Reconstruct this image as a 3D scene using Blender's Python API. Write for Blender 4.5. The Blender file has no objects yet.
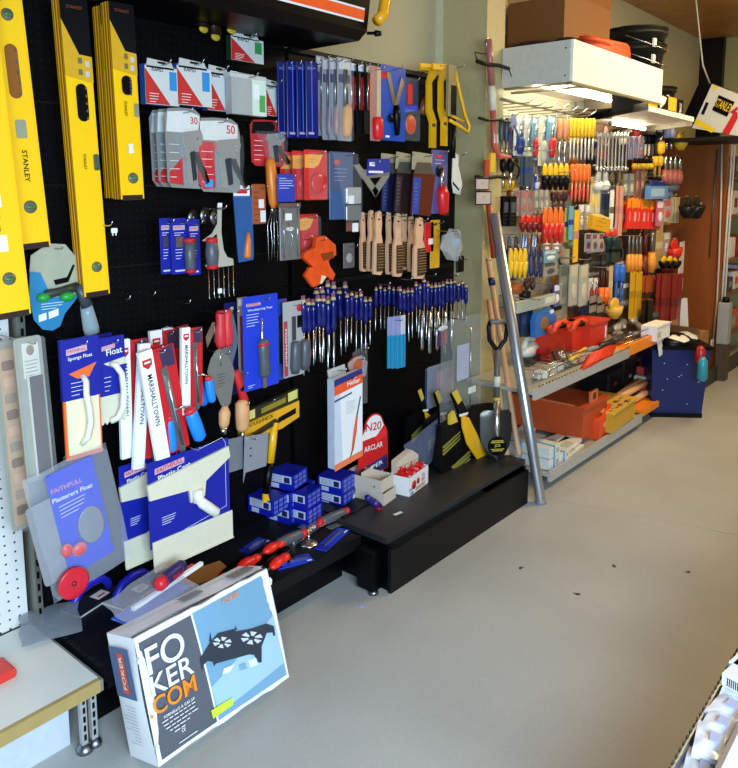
import bpy, math, random
from mathutils import Vector, Matrix
random.seed(7)
S = bpy.context.scene
C = S.collection
PI = math.pi
R = math.radians

# ------------------------------------------------------------------ camera, world, lights, exposure
F, CX, CY, EYE = 740.0, 369.0, 290.0, 1.55          # focal length in pixels, optical centre, eye height
PITCH = math.atan2(102, F)
_up = Vector((0, math.cos(PITCH), math.sin(PITCH)))
_ex = Vector((1000 - CX, CY - 188, -F)).normalized()
_fx = (_ex - _ex.dot(_up) * _up).normalized()
_fy = _up.cross(_fx)
M3 = Matrix((_fx, _fy, _up))                        # camera axes -> world axes (x down the aisle, y to the shelf wall)
cd = bpy.data.cameras.new('camera')
cam = bpy.data.objects.new('camera', cd); C.objects.link(cam)
cam.matrix_world = Matrix.Translation((0, 0, EYE)) @ M3.to_4x4()
cd.sensor_fit = 'HORIZONTAL'; cd.sensor_width = 36.0
cd.lens = F / 738 * 36
cd.shift_y = -(384 - CY) / 738.0
cd.clip_start = 0.02
S.camera = cam

W = bpy.data.worlds.new('world'); S.world = W; W.use_nodes = True
W.node_tree.nodes['Background'].inputs[0].default_value = (0.62, 0.82, 1.0, 1)
W.node_tree.nodes['Background'].inputs[1].default_value = 0.27

def area(name, loc, target, sx, sy, power, col):
    l = bpy.data.lights.new(name, 'AREA'); l.shape = 'RECTANGLE'; l.size = sx; l.size_y = sy
    l.energy = power; l.color = col
    o = bpy.data.objects.new(name, l); C.objects.link(o); o.location = loc
    o.rotation_euler = (Vector(target) - Vector(loc)).to_track_quat('-Z', 'Y').to_euler()
    return o
area('shop_window_light', (-0.1, -1.2, 1.55), (1.7, 0.75, -0.1), 2.2, 1.2, 180, (0.58, 0.78, 1.0)).data.spread = R(165)
area('aisle_lamp', (4.6, 0.75, 2.85), (4.6, 1.3, 0.0), 1.5, 0.14, 52, (1.0, 0.74, 0.38))
area('aisle_lamp', (6.6, 0.4, 2.85), (6.4, 1.0, 0.0), 1.2, 0.14, 16, (1.0, 0.68, 0.32))
area('ceiling_lamp', (1.9, -0.4, 2.85), (1.9, 0.6, 0.0), 1.5, 0.3, 5, (1.0, 0.90, 0.72))
S.view_settings.view_transform = 'Standard'; S.view_settings.look = 'None'
S.view_settings.gamma = 1; S.view_settings.use_curve_mapping = False
S.view_settings.exposure = 0.0

# ------------------------------------------------------------------ pixel <-> place helpers (real planes of the room)
EYEV = Vector((0, 0, EYE))
def ray(u, v): return M3 @ Vector((u - CX, CY - v, -F))
def onY(u, v, y): r = ray(u, v); return EYEV + r * (y / r.y)
def onX(u, v, x): r = ray(u, v); return EYEV + r * (x / r.x)
def onZ(u, v, z=0.0): r = ray(u, v); return EYEV + r * ((z - EYE) / r.z)
def rect(b, y):
    u0, v0, u1, v1 = b; um, vm = (u0 + u1) / 2, (v0 + v1) / 2
    xl, xr = onY(u0, vm, y).x, onY(u1, vm, y).x
    zt, zb = onY(um, v0, y).z, onY(um, v1, y).z
    return (xl + xr) / 2, zt, xr - xl, zt - zb

# ------------------------------------------------------------------ materials
def lin(h):
    h = h.lstrip('#'); o = []
    for i in (0, 2, 4):
        c = int(h[i:i+2], 16) / 255; o.append(c / 12.92 if c <= .04045 else ((c + .055) / 1.055) ** 2.4)
    return (*o, 1)
MC = {}
def mat(hexc, rough=.5, metal=0.0, var=.12, scale=30, bump=0.0, emit=0, alpha=None):
    key = (hexc, rough, metal, var, scale, bump, emit, alpha)
    if key in MC: return MC[key]
    m = bpy.data.materials.new('m' + hexc.strip('#')); m.use_nodes = True
    nt = m.node_tree; n = nt.nodes; l = nt.links; b = n['Principled BSDF']
    c = lin(hexc)
    b.inputs['Roughness'].default_value = rough; b.inputs['Metallic'].default_value = metal
    tc = n.new('ShaderNodeTexCoord'); nz = n.new('ShaderNodeTexNoise')
    nz.inputs['Scale'].default_value = scale; nz.inputs['Detail'].default_value = 3
    l.new(tc.outputs['Object'], nz.inputs['Vector'])
    mx = n.new('ShaderNodeMix'); mx.data_type = 'RGBA'
    mx.inputs[6].default_value = tuple(x * (1 - var) for x in c[:3]) + (1,)
    mx.inputs[7].default_value = tuple(min(1, x * (1 + var)) for x in c[:3]) + (1,)
    l.new(nz.outputs['Fac'], mx.inputs[0]); l.new(mx.outputs[2], b.inputs['Base Color'])
    if max(c[:3]) < .012: b.inputs['Specular IOR Level'].default_value = .22
    if bump:
        bp = n.new('ShaderNodeBump'); bp.inputs['Strength'].default_value = bump; bp.inputs['Distance'].default_value = .004
        l.new(nz.outputs['Fac'], bp.inputs['Height']); l.new(bp.outputs[0], b.inputs['Normal'])
    if emit:
        b.inputs['Emission Color'].default_value = c; b.inputs['Emission Strength'].default_value = emit
    if alpha is not None:
        tr = n.new('ShaderNodeBsdfTransparent'); ms = n.new('ShaderNodeMixShader')
        fr = n.new('ShaderNodeLayerWeight'); fr.inputs[0].default_value = .35
        ma = n.new('ShaderNodeMath'); ma.operation = 'MULTIPLY_ADD'; ma.use_clamp = True
        ma.inputs[1].default_value = .16; ma.inputs[2].default_value = alpha
        l.new(fr.outputs['Facing'], ma.inputs[0]); l.new(ma.outputs[0], ms.inputs[0])
        l.new(tr.outputs[0], ms.inputs[1]); l.new(b.outputs[0], ms.inputs[2])
        l.new(ms.outputs[0], n['Material Output'].inputs[0])
    MC[key] = m; return m
def pl(h): return mat(h, .38, 0, .05)              # moulded plastic
def pa(h): return mat(h, .6, 0, .05, 12)           # printed card
CLEAR = mat('#dfe6ee', .12, 0, .05, 20, .0, 0, .0)
FILM = mat('#cfd6e2', .14, 0, .1, 60, .35, 0, .15)
FOG = mat('#9aa2ac', .25, 0, .1, 40, .2, 0, .42)
STEEL = mat('#c9c9c6', .25, 1, .08, 40)
DSTEEL = mat('#8d9094', .32, 1, .12, 40)
CHROME = mat('#dcdcdc', .15, 1, .03, 20)
WIRE = mat('#b9bbbd', .25, 1, .05, 20)
BWIRE = pl('#15130f')
BLACK = pl('#020203'); CBLK = mat('#030304', .85, 0, .05, 12)
BASEB = mat('#0c0c0d', .5, 0, .25, 8, .05)
WHITE = pa('#e9e9e6'); YEL = mat('#ffc800', .42, 0, .03)
NAVY = mat('#0e1c92', .45, 0, .05, 12); BLUE = mat('#173ac4', .45, 0, .05, 12); RED = pa('#c8141c'); CREAM = pl('#d9d4b8')
WOOD = mat('#d9a06a', .55, 0, .22, 14)
GREEN = pl('#4f7d2e'); ORANGE = pl('#e8541c'); GREY = pl('#50545a')

def wave_wood(h1, h2, scale=1.5, rough=.4):
    m = bpy.data.materials.new('wood'); m.use_nodes = True; nt = m.node_tree; n = nt.nodes; l = nt.links
    tc = n.new('ShaderNodeTexCoord'); mp = n.new('ShaderNodeMapping'); mp.inputs['Scale'].default_value = (6, 6, .6)
    nz = n.new('ShaderNodeTexNoise'); nz.inputs['Scale'].default_value = scale; nz.inputs['Detail'].default_value = 6
    cr = n.new('ShaderNodeValToRGB'); cr.color_ramp.elements[0].color = lin(h1); cr.color_ramp.elements[1].color = lin(h2)
    cr.color_ramp.elements[0].position = .35; cr.color_ramp.elements[1].position = .65
    l.new(tc.outputs['Object'], mp.inputs[0]); l.new(mp.outputs[0], nz.inputs['Vector']); l.new(nz.outputs['Fac'], cr.inputs[0])
    l.new(cr.outputs[0], n['Principled BSDF'].inputs['Base Color']); n['Principled BSDF'].inputs['Roughness'].default_value = rough
    return m

def peg_mat(base, hole, pitch=.025, rad=.0032, rough=.5):
    """board colour with small punched holes on a square pitch (fine relief)"""
    m = bpy.data.materials.new('pegboard'); m.use_nodes = True; nt = m.node_tree; n = nt.nodes; l = nt.links
    tc = n.new('ShaderNodeTexCoord'); sp = n.new('ShaderNodeSeparateXYZ'); l.new(tc.outputs['Object'], sp.inputs[0])
    ds = []
    for a in ('X', 'Z'):
        q = n.new('ShaderNodeMath'); q.operation = 'PINGPONG'; q.inputs[1].default_value = pitch / 2
        l.new(sp.outputs[a], q.inputs[0]); p = n.new('ShaderNodeMath'); p.operation = 'POWER'; p.inputs[1].default_value = 2
        l.new(q.outputs[0], p.inputs[0]); ds.append(p)
    s = n.new('ShaderNodeMath'); s.operation = 'ADD'; l.new(ds[0].outputs[0], s.inputs[0]); l.new(ds[1].outputs[0], s.inputs[1])
    lt = n.new('ShaderNodeMath'); lt.operation = 'LESS_THAN'; lt.inputs[1].default_value = rad * rad; l.new(s.outputs[0], lt.inputs[0])
    mx = n.new('ShaderNodeMix'); mx.data_type = 'RGBA'; mx.inputs[6].default_value = lin(base); mx.inputs[7].default_value = lin(hole)
    l.new(lt.outputs[0], mx.inputs[0]); b = n['Principled BSDF']; l.new(mx.outputs[2], b.inputs['Base Color'])
    b.inputs['Roughness'].default_value = rough
    if lin(base)[0] < .01: b.inputs['Specular IOR Level'].default_value = .12
    return m

# ------------------------------------------------------------------ mesh builder
class G:
    def __init__(s): s.v = []; s.f = []; s.sm = []
    def add(s, vs, fs, sm=False):
        k = len(s.v); s.v += [tuple(p) for p in vs]; s.f += [tuple(i + k for i in f) for f in fs]; s.sm += [sm] * len(fs); return s
    def box(s, x0, x1, y0, y1, z0, z1):
        return s.add([(x, y, z) for z in (z0, z1) for y in (y0, y1) for x in (x0, x1)],
                     [(0, 2, 3, 1), (4, 5, 7, 6), (0, 1, 5, 4), (2, 6, 7, 3), (0, 4, 6, 2), (1, 3, 7, 5)])
    def prism(s, P, y0, y1):                                  # polygon in x,z pushed along y
        a = sum(P[i][0] * P[(i + 1) % len(P)][1] - P[(i + 1) % len(P)][0] * P[i][1] for i in range(len(P)))
        if a < 0: P = P[::-1]
        n = len(P)
        return s.add([(x, y0, z) for x, z in P] + [(x, y1, z) for x, z in P],
                     [tuple(range(n)), tuple(range(2 * n - 1, n - 1, -1))] + [(i, i + n, (i + 1) % n + n, (i + 1) % n) for i in range(n)])
    def rbox(s, x0, x1, y0, y1, z0, z1, r=.004, n=2):         # box with rounded upright corners, softened front rim
        r = min(r, abs(x1 - x0) * .49, abs(z1 - z0) * .49)
        def ring(d):
            P = []
            for cx, cz, a0 in ((x1 - r, z1 - r, 0), (x0 + r, z1 - r, 90), (x0 + r, z0 + r, 180), (x1 - r, z0 + r, 270)):
                for k in range(n + 1):
                    a = R(a0 + 90 * k / n); P.append((cx + (r - d) * math.cos(a), cz + (r - d) * math.sin(a)))
            return P
        d = min(r * .35, abs(y1 - y0) * .3); A = ring(d); B = ring(0); m = len(A)
        vs = [(x, y0, z) for x, z in A] + [(x, y0 + d, z) for x, z in B] + [(x, y1, z) for x, z in B]
        fs = [tuple(range(m)), tuple(range(3 * m - 1, 2 * m - 1, -1))]
        for q in (0, m):
            fs += [(q + i, q + i + m, q + (i + 1) % m + m, q + (i + 1) % m) for i in range(m)]
        return s.add(vs, fs)
    def rod(s, p, q, prof, n=8, fl=1.0):                      # lathe along p->q, prof [(t, radius)], fl flattens the y side
        p = Vector(p); q = Vector(q); d = (q - p); L = d.length; d = d / L
        a = Vector((0, 1, 0)) if abs(d.y) < .9 else Vector((1, 0, 0))
        e1 = d.cross(a).normalized(); e2 = d.cross(e1)
        vs = []; fs = []
        for t, r in prof:
            for k in range(n):
                w = 2 * PI * k / n; vs.append(p + d * (L * t) + e1 * (r * math.cos(w)) + e2 * (r * fl * math.sin(w)))
        for i in range(len(prof) - 1):
            for k in range(n): fs.append((i * n + k, (i + 1) * n + k, (i + 1) * n + (k + 1) % n, i * n + (k + 1) % n))
        fs.append(tuple(range(n))); fs.append(tuple(range((len(prof)) * n - 1, (len(prof) - 1) * n - 1, -1)))
        return s.add(vs, fs, True)
    def cyl(s, p, q, r, n=10): return s.rod(p, q, [(0, r), (1, r)], n)
    def tube(s, pts, r, n=6):
        pts = [Vector(p) for p in pts]; vs = []; fs = []; e1 = None
        for i, p in enumerate(pts):
            d = (pts[min(i + 1, len(pts) - 1)] - pts[max(i - 1, 0)]).normalized()
            if e1 is None:
                a = Vector((0, 0, 1)) if abs(d.z) < .9 else Vector((1, 0, 0)); e1 = d.cross(a).normalized()
            else: e1 = (e1 - d * e1.dot(d)).normalized()
            e2 = d.cross(e1)
            for k in range(n):
                w = 2 * PI * k / n; vs.append(p + e1 * r * math.cos(w) + e2 * r * math.sin(w))
        for i in range(len(pts) - 1):
            for k in range(n): fs.append((i * n + k, (i + 1) * n + k, (i + 1) * n + (k + 1) % n, i * n + (k + 1) % n))
        fs.append(tuple(range(n))); fs.append(tuple(range(len(pts) * n - 1, (len(pts) - 1) * n - 1, -1)))
        return s.add(vs, fs, True)
    def grid(s, nu, nv, fn, sm=True):
        vs = [fn(i / (nu - 1), j / (nv - 1)) for j in range(nv) for i in range(nu)]
        return s.add(vs, [(j * nu + i, j * nu + i + 1, (j + 1) * nu + i + 1, (j + 1) * nu + i) for j in range(nv - 1) for i in range(nu - 1)], sm)
    def ell(s, c, r, n=10, m=7):
        c = Vector(c); vs = []; fs = []
        for j in range(m + 1):
            t = PI * j / m
            for k in range(n):
                w = 2 * PI * k / n; vs.append((c.x + r[0] * math.sin(t) * math.cos(w), c.y + r[1] * math.sin(t) * math.sin(w), c.z + r[2] * math.cos(t)))
        for j in range(m):
            for k in range(n): fs.append((j * n + k, (j + 1) * n + k, (j + 1) * n + (k + 1) % n, j * n + (k + 1) % n))
        return s.add(vs, fs, True)
    def mesh(s, m, name='mesh'):
        me = bpy.data.meshes.new(name); me.from_pydata(s.v, [], s.f); me.polygons.foreach_set('use_smooth', s.sm)
        me.materials.append(m); me.update(); return me

def link(name, me, parent=None, loc=(0, 0, 0), rot=(0, 0, 0)):
    o = bpy.data.objects.new(name, me); C.objects.link(o); o.parent = parent; o.location = loc; o.rotation_euler = rot; return o
def part(name, g, m, parent, label=None, loc=(0, 0, 0), rot=(0, 0, 0), kind=None):
    o = link(name, g.mesh(m, name), parent, loc, rot)
    if label: o['label'] = label
    if kind: o['kind'] = kind
    return o
def tag(o, label, cat, group=None, kind=None):
    o['label'] = label; o['category'] = cat
    if group: o['group'] = group
    if kind: o['kind'] = kind
    return o
def thing(name, label, cat, loc=(0, 0, 0), rot=(0, 0, 0), group=None):
    return tag(link(name, None, None, loc, rot), label, cat, group)
def solo(name, g, m, label, cat, loc=(0, 0, 0), rot=(0, 0, 0), group=None):
    return tag(link(name, g.mesh(m, name), None, loc, rot), label, cat, group)
def struct(name, g, m, parent=None):
    o = link(name, g.mesh(m, name), parent)
    if parent is None: o['kind'] = 'structure'
    return o
KIDS = {}
def dup(root, loc, label, rot=None, group=None):
    r = root.copy(); C.objects.link(r); r.location = loc; r['label'] = label
    if rot is not None: r.rotation_euler = rot
    if group: r['group'] = group
    for ch in list(root.children):
        c = ch.copy(); C.objects.link(c); c.parent = r
        for g in ch.children:
            d = g.copy(); C.objects.link(d); d.parent = c
    return r

# flat lettering: font curves turned to mesh once per word
TC = {}
def text_mesh(s, m, fat=.012):
    k = (s, m.name, fat)
    if k not in TC:
        cu = bpy.data.curves.new('t', 'FONT'); cu.body = s; cu.size = 1; cu.resolution_u = 2 if len(s) > 4 else 5; cu.offset = fat
        cu.align_x = 'CENTER'; cu.align_y = 'CENTER'; cu.space_line = .85
        o = bpy.data.objects.new('t', cu); me = bpy.data.meshes.new_from_object(o)
        bpy.data.objects.remove(o); me.materials.clear(); me.materials.append(m)
        xs = [v.co.x for v in me.vertices]; ys = [v.co.y for v in me.vertices]
        TC[k] = (me, max(xs) - min(xs), max(ys) - min(ys))
    return TC[k]
def letter(parent, s, m, x, y, z, w, h=None, rot=0, fat=.012, base=(PI / 2, 0)):
    me, tw, th = text_mesh(s, m, fat)
    o = link('lettering', me, parent, (x, y, z)); sx = w / tw; sy = (h / th) if h else sx
    o.rotation_euler = (base[0], R(rot), base[1]); o.scale = (sx, sy, 1); return o

# ------------------------------------------------------------------ hanging goods described in fractions of their own width and height
def build(root, w, h, parts, k=.62):
    X = lambda a: a * w
    Z = lambda a: -a * h
    last = None
    for p in parts:
        t, nm, m = p[0], p[1], p[2]; a = p[3:]; par = root
        if nm.startswith('>'): nm = nm[1:]; par = last
        g = G()
        if t == 'B': x0, x1, z0, z1, y0, y1 = a[:6]; g.box(X(x0), X(x1), y0 * k, y1 * k, Z(z1), Z(z0))
        elif t == 'R': x0, x1, z0, z1, y0, y1 = a[:6]; g.rbox(X(x0), X(x1), y0 * k, y1 * k, Z(z1), Z(z0), a[6] if len(a) > 6 else .006)
        elif t == 'P': P, y0, y1 = a; g.prism([(X(x), Z(z)) for x, z in P], y0 * k, y1 * k)
        elif t == 'L':
            x0, z0, x1, z1, y, prof = a[:6]; n = 8; fl = a[6] if len(a) > 6 else .85; y *= k
            g.rod((X(x0), y, Z(z0)), (X(x1), y, Z(z1)), [(q, r * w) for q, r in prof], n, fl)
        elif t == 'U': g.tube([(X(x), y * k, Z(z)) for x, z, y in a[0]], a[1], 5)
        elif t == 'E': x, z, y, rx, ry, rz = a; g.ell((X(x), y * k, Z(z)), (rx * w, ry * .8, rz * h))
        elif t == 'N':
            x0, x1, z0, z1, n, y = a
            for i in range(n):
                zz = Z(z0 + (z1 - z0) * i / max(1, n - 1)); xe = x1 - (x1 - x0) * (.35 if i == n - 1 else .06 * (i % 3)); g.box(X(x0), X(xe), y * k, y * k + .0003, zz - .0012, zz + .0004)
        elif t == 'T':
            s, x, z, ww, y = a[:5]; rot = a[5] if len(a) > 5 else 0; hh = a[6] if len(a) > 6 else None
            letter(par, s, m, X(x), y * k - .0003, Z(z), ww * (h if abs(rot) == 90 else w), hh * h if hh and abs(rot) != 90 else (hh * w if hh else None), rot); continue
        o = part(nm, g, m, par)
        if par is root: last = o
PEG = 2.20
def hook(x, z, y0, label, wall=PEG, r=.0022, m=None):
    g = G(); d = wall - y0
    g.tube([(0, d, 0), (0, .02, 0), (0, .004, .003), (0, -.004, .014)], r, 5)
    o = solo('display_hook', g, m or WIRE, 'hook for ' + label, 'hook', (x, y0, z), (0, 0, 0), 'wire hooks on the pegboards')
    return o
LL = []
def item(name, cat, label, b, y, parts, rot=(0, 0, 0), group=None, hk=True, wall=PEG, sc=1, m=None):
    x, z, w, h = rect(b, y)
    r = thing(name, label, cat, (x, y, z), tuple(R(a) for a in rot), group)
    build(r, w, h, parts)
    if hk: hook(x, z - .016, y - .05, label, wall, m=m)
    r['_w'] = w; r['_h'] = h
    return r
GRIP = [(0, .05), (.04, .13), (.25, .16), (.5, .13), (.8, .155), (.95, .13), (1, .08)]
# ================================================================== THE SETTING
def concrete():
    m = bpy.data.materials.new('concrete'); m.use_nodes = True; nt = m.node_tree; n = nt.nodes; l = nt.links
    tc = n.new('ShaderNodeTexCoord'); b = n['Principled BSDF']
    a = n.new('ShaderNodeTexNoise'); a.inputs['Scale'].default_value = 1.6; a.inputs['Detail'].default_value = 8
    s = n.new('ShaderNodeTexNoise'); s.inputs['Scale'].default_value = 90; s.inputs['Detail'].default_value = 4
    l.new(tc.outputs['Object'], a.inputs['Vector']); l.new(tc.outputs['Object'], s.inputs['Vector'])
    cr = n.new('ShaderNodeValToRGB'); cr.color_ramp.elements[0].position = .3; cr.color_ramp.elements[1].position = .7
    cr.color_ramp.elements[0].color = lin('#acaca6'); cr.color_ramp.elements[1].color = lin('#bdbdb6')
    l.new(a.outputs['Fac'], cr.inputs[0])
    mx = n.new('ShaderNodeMix'); mx.data_type = 'RGBA'; mx.blend_type = 'MULTIPLY'; mx.inputs[0].default_value = .25
    l.new(cr.outputs[0], mx.inputs[6]); l.new(s.outputs['Color'], mx.inputs[7]); l.new(mx.outputs[2], b.inputs['Base Color'])
    ro = n.new('ShaderNodeMapRange'); ro.inputs[3].default_value = .32; ro.inputs[4].default_value = .55
    l.new(a.outputs['Fac'], ro.inputs[0]); l.new(ro.outputs[0], b.inputs['Roughness'])
    bp = n.new('ShaderNodeBump'); bp.inputs['Strength'].default_value = .06; bp.inputs['Distance'].default_value = .002
    l.new(s.outputs['Fac'], bp.inputs['Height']); l.new(bp.outputs[0], b.inputs['Normal'])
    return m
CONC = concrete()
WALLM = mat('#b8af88', .75, 0, .06, 5, .25)
g = G().box(-4, 8.2, -3, 2.43, -.12, -.006); fl = struct('floor', g, mat('#55524a', .8))
def jx(y): return 3.30 - (y - 1.59) * .217
for sgn in (0, 1):
    y0, y1 = -3, 2.43
    if sgn == 0: P = [(-4, y0), (jx(y0) - .0022, y0), (jx(y1) - .0022, y1), (-4, y1)]
    else: P = [(jx(y0) + .0022, y0), (8.2, y0), (8.2, y1), (jx(y1) + .0022, y1)]
    g = G(); g.add([(x, y, -.006) for x, y in P] + [(x, y, 0) for x, y in P],
                   [(3, 2, 1, 0), (4, 5, 6, 7), (0, 1, 5, 4), (1, 2, 6, 5), (2, 3, 7, 6), (3, 0, 4, 7)])
    struct('slab', g, CONC, fl)
struct('wall_left', G().box(-4, 7.8, 2.33, 2.43, 0, 2.97), WALLM)
struct('wall_far', G().box(7.8, 7.9, -3, 2.33, 0, 2.97), mat('#a89f62', .7, 0, .06, 4))
struct('wall_right', G().box(1.6, 7.8, -2.7, -2.6, 0, 2.97), mat('#b9b6a6', .8, 0, .05, 4))
struct('ceiling', G().box(-4, 7.9, -3, 2.43, 2.97, 3.05), wave_wood('#a87238', '#bd8848', .8, .4))
struct('dark_gap_strip', G().box(7.72, 7.8, 2.12, 2.33, 0, 2.97), pl('#14120e'))  # black strip, the darkness of a gap put into its colour
col = struct('column', G().box(3.35, 3.53, 2.05, 2.33, 0, 2.97), mat('#b9ab7a', .5, 0, .08, 40, .9))
struct('lit_strip', G().box(3.30, 3.35, 2.318, 2.33, 0, 2.97), mat('#c9c7a4', .6))  # paler strip, the lit edge beside the column put into its colour
def fixture(cls_, name, label, cat, parts):
    r = thing(name, label, cat)
    for nm, gg, mm in parts:
        part(nm, gg, mm, r)
    return r
# black pegboard gondola (two bays)
bb = thing('pegboard_bay', 'black pegboard bay with long low black deck, under the levels and trowels', 'display unit', (1.54, 2.2, 0), (0, 0, 0))
def ch(bay, nm, gg, mm, **k):
    o = part(nm, gg, mm, bay, **k); o.location = -Vector(bay.location); return o
PB = peg_mat('#050506', '#17171a')
ch(bb, 'pegboard', G().box(.985, 2.09, 2.2, 2.222, .2, 2.62), PB)
ch(bb, 'deck', G().box(.985, 2.07, 1.80, 2.2, .17, .20), mat('#131418', .5, 0, .3, 6, .05))
g = G()
for i in range(9): g.box(.985 + .001, .985 + .014, 1.84 + i * .04, 1.862 + i * .04, .2, .2025)
ch(bb, 'deck_slot', g, DSTEEL, kind='stuff')
ch(bb, 'kick_panel', G().box(.99, 2.07, 1.89, 1.905, 0, .17), BLACK)
ch(bb, 'deck_lip', G().box(.985, 2.07, 1.79, 1.80, .155, .203), BASEB)
g = G().rbox(.965, .985, 2.155, 2.22, 0, 2.62, .004)
ch(bb, 'upright', g, mat('#77766c', .4, .4))
g = G()
for i in range(60): g.box(.970, .978, 2.1535, 2.156, .24 + i * .04, .262 + i * .04)
ch(bb, 'upright_slot', g, BLACK, kind='stuff')
g = G().box(2.035, 2.085, 1.70, 1.78, .012, .17); ch(bb, 'support_post', g, BLACK)
g = G().rod((2.05, 1.71, 0), (2.05, 1.71, .014), [(0, .022), (1, .018)], 10).rod((2.075, 1.76, 0), (2.075, 1.76, .014), [(0, .022), (1, .018)], 10)
ch(bb, 'foot', g, DSTEEL)
b2 = thing('pegboard_bay', 'black pegboard bay on a solid black plinth, beside the pale column', 'display unit', (2.7, 2.2, 0))
ch(b2, 'pegboard', G().box(2.11, 3.31, 2.2, 2.222, .2, 2.10), PB)
ch(b2, 'top_rail', G().box(2.11, 3.31, 2.185, 2.2, 2.085, 2.105), BASEB)
ch(b2, 'deck', G().box(2.10, 3.20, 1.685, 2.2, .188, .213), mat('#232426', .5, 0, .3, 6, .05))
ch(b2, 'kick_panel', G().box(2.09, 3.18, 1.655, 1.67, .0, .172), BASEB)
ch(b2, 'end_panel', G().box(2.10, 2.115, 1.67, 2.2, 0, .188), BLACK)
ch(b2, 'end_panel', G().box(3.165, 3.18, 1.67, 2.2, 0, .188), BLACK)
for nm, bbx in (('mounting_rail', .985),):
    g = G()
    for z in (1.03, 1.29, 1.555, 1.80):
        g.box(1.0, 2.08, 2.192, 2.2, z, z + .006)
    ch(bb, 'rail', g, BASEB)
# canopy sign above the left bay, orange stripe edged in white
cn = thing('canopy', 'black display canopy with an orange and white stripe, hung above the left pegboard', 'canopy', (1.2, 2.0, 2.10))
ch(cn, 'fascia', G().add([(-.5, 1.86, 2.13), (2.19, 1.86, 2.13), (2.19, 1.90, 2.10), (-.5, 1.90, 2.10), (-.5, 1.80, 2.60), (2.2, 1.80, 2.60), (2.2, 1.92, 2.60), (-.5, 1.92, 2.60)],
   [(0, 1, 5, 4), (3, 2, 1, 0), (1, 2, 6, 5), (7, 3, 0, 4), (4, 5, 6, 7), (2, 3, 7, 6)]), BLACK)
ch(cn, 'soffit', G().box(-.5, 2.19, 1.90, 2.198, 2.10, 2.12), BLACK)
def fy(z): return 1.86 - (z - 2.13) * .06 / .47 - .0015
for nm, za, zb, mm, e in (('stripe_border', 2.158, 2.207, WHITE, 0), ('stripe', 2.165, 2.200, mat('#f2581a', .4), .001)):
    ch(cn, nm, G().add([(-.5, fy(za) - e, za), (2.165, fy(za) - e, za), (2.165, fy(zb) - e, zb), (-.5, fy(zb) - e, zb)], [(0, 1, 2, 3)]), mm)
p0 = onY(372, 32, 1.83); 
gy = G().tube([(2.225, 1.84, 2.17), (2.26, 1.84, 2.20), (2.275, 1.84, 2.26), (2.27, 1.85, 2.6)], .022, 10)
solo('yellow_tube', gy, mat('#f0a818', .25), 'yellow bent tube beside the end of the striped canopy', 'tube')
g = G().rod((2.215, 1.88, 2.13), (2.27, 1.86, 2.135), [(0, .006), (.6, .006), (.61, .012), (1, .010)], 8)
solo('bolt', g, BLACK, 'small black bolt under the yellow tube at the canopy end', 'bolt')

# white bay at far left: board, low bench
wb = thing('white_bench', 'low white shelf with a tan front edge at the left edge of the aisle', 'shelf', (.3, 1.8, 0))
ch(wb, 'shelf_top', G().box(-.6, .955, 1.79, 2.19, .196, .207), mat('#dcdcd2', .5, 0, .06, 6))
ch(wb, 'front_edge', G().rbox(-.6, .955, 1.775, 1.79, .170, .207, .003), mat('#ab9258', .5, 0, .1, 30))
ch(wb, 'side_bracket', G().box(.955, .962, 1.775, 2.19, .172, .206), mat('#8d8c83', .4, .3))
for x in (.905, .935): ch(wb, 'leg', G().rbox(x, x + .018, 1.80, 1.815, .02, .17, .003), mat('#b3b4ae', .4, .3))
g = G()
for i in range(5):
    for x in (.911, .939): g.box(x, x + .007, 1.7985, 1.80, .035 + i * .027, .052 + i * .027)
ch(wb, 'leg_slot', g, BLACK, kind='stuff')
ch(wb, 'foot', G().rod((.915, 1.807, 0), (.915, 1.807, .022), [(0, .024), (.4, .024), (1, .012)], 12).rod((.945, 1.807, 0), (.945, 1.807, .022), [(0, .02), (.4, .02), (1, .01)], 12), DSTEEL)
ch(wb, 'kick_panel', G().box(-.6, .9, 1.86, 1.87, 0, .17), mat('#c6ccd2', .5))
ch(wb, 'pegboard', G().box(-.6, .955, 2.2, 2.215, .207, 2.2), peg_mat('#e2e2dc', '#3a3a3a', .03, .0035))
p = onZ(6, 671, .207)
g = G().rbox(-.08, .08, -.05, .03, 0, .028, .01)
solo('red_tray', g, pl('#d8352c'), 'red plastic thing cut by the left edge of the photo, on the white shelf', 'tray', (p.x - .07, p.y, .2072))

# pale bay beyond the column and the orange bay after it
XG, XO, XE = 3.56, 4.72, 6.45
w2 = thing('shelving_bay', 'pale shelving bay with grey lipped shelves, just beyond the column', 'display unit', (4.1, 2.2, 0))
PW = peg_mat('#cfc8a8', '#77705a', .025, .003)
ch(w2, 'pegboard', G().box(XG, XO, 2.2, 2.215, .1, 2.20), PW)
LIP = mat('#b4b3ad', .4, .2)
for z, nm in ((.565, 'shelf'), (.085, 'shelf')):
    dz = 0
    x0 = 3.205 if z > .3 else 3.40
    ch(w2, nm, G().box(x0, XO - .3 * (z > .3), 1.66, 2.04, z - .02, z - .004).box(3.54, XO - .3 * (z > .3), 2.04, 2.2, z - .02, z - .004), mat('#a9a79c', .45))
    ch(w2, 'shelf_lip', G().box(x0, XO - .02 - .28 * (z > .3), 1.645, 1.66, z - .045, z + .012), LIP)
g = G()
for i in range(34): g.box(3.24 + i * .035, 3.255 + i * .035, 1.6435, 1.645, .582, .588)
ch(w2, 'lip_tooth', g, BLACK, kind='stuff')
o3 = thing('shelving_bay', 'dark shelving bay with bright orange shelf edges, farther down the aisle', 'display unit', (5.3, 2.2, 0))
ch(o3, 'pegboard', G().box(XO, XE, 2.2, 2.215, .1, 2.05), peg_mat('#6b5138', '#2a2018', .025, .003))
OR = mat('#f08a1c', .45, 0, .06, 8)
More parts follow.
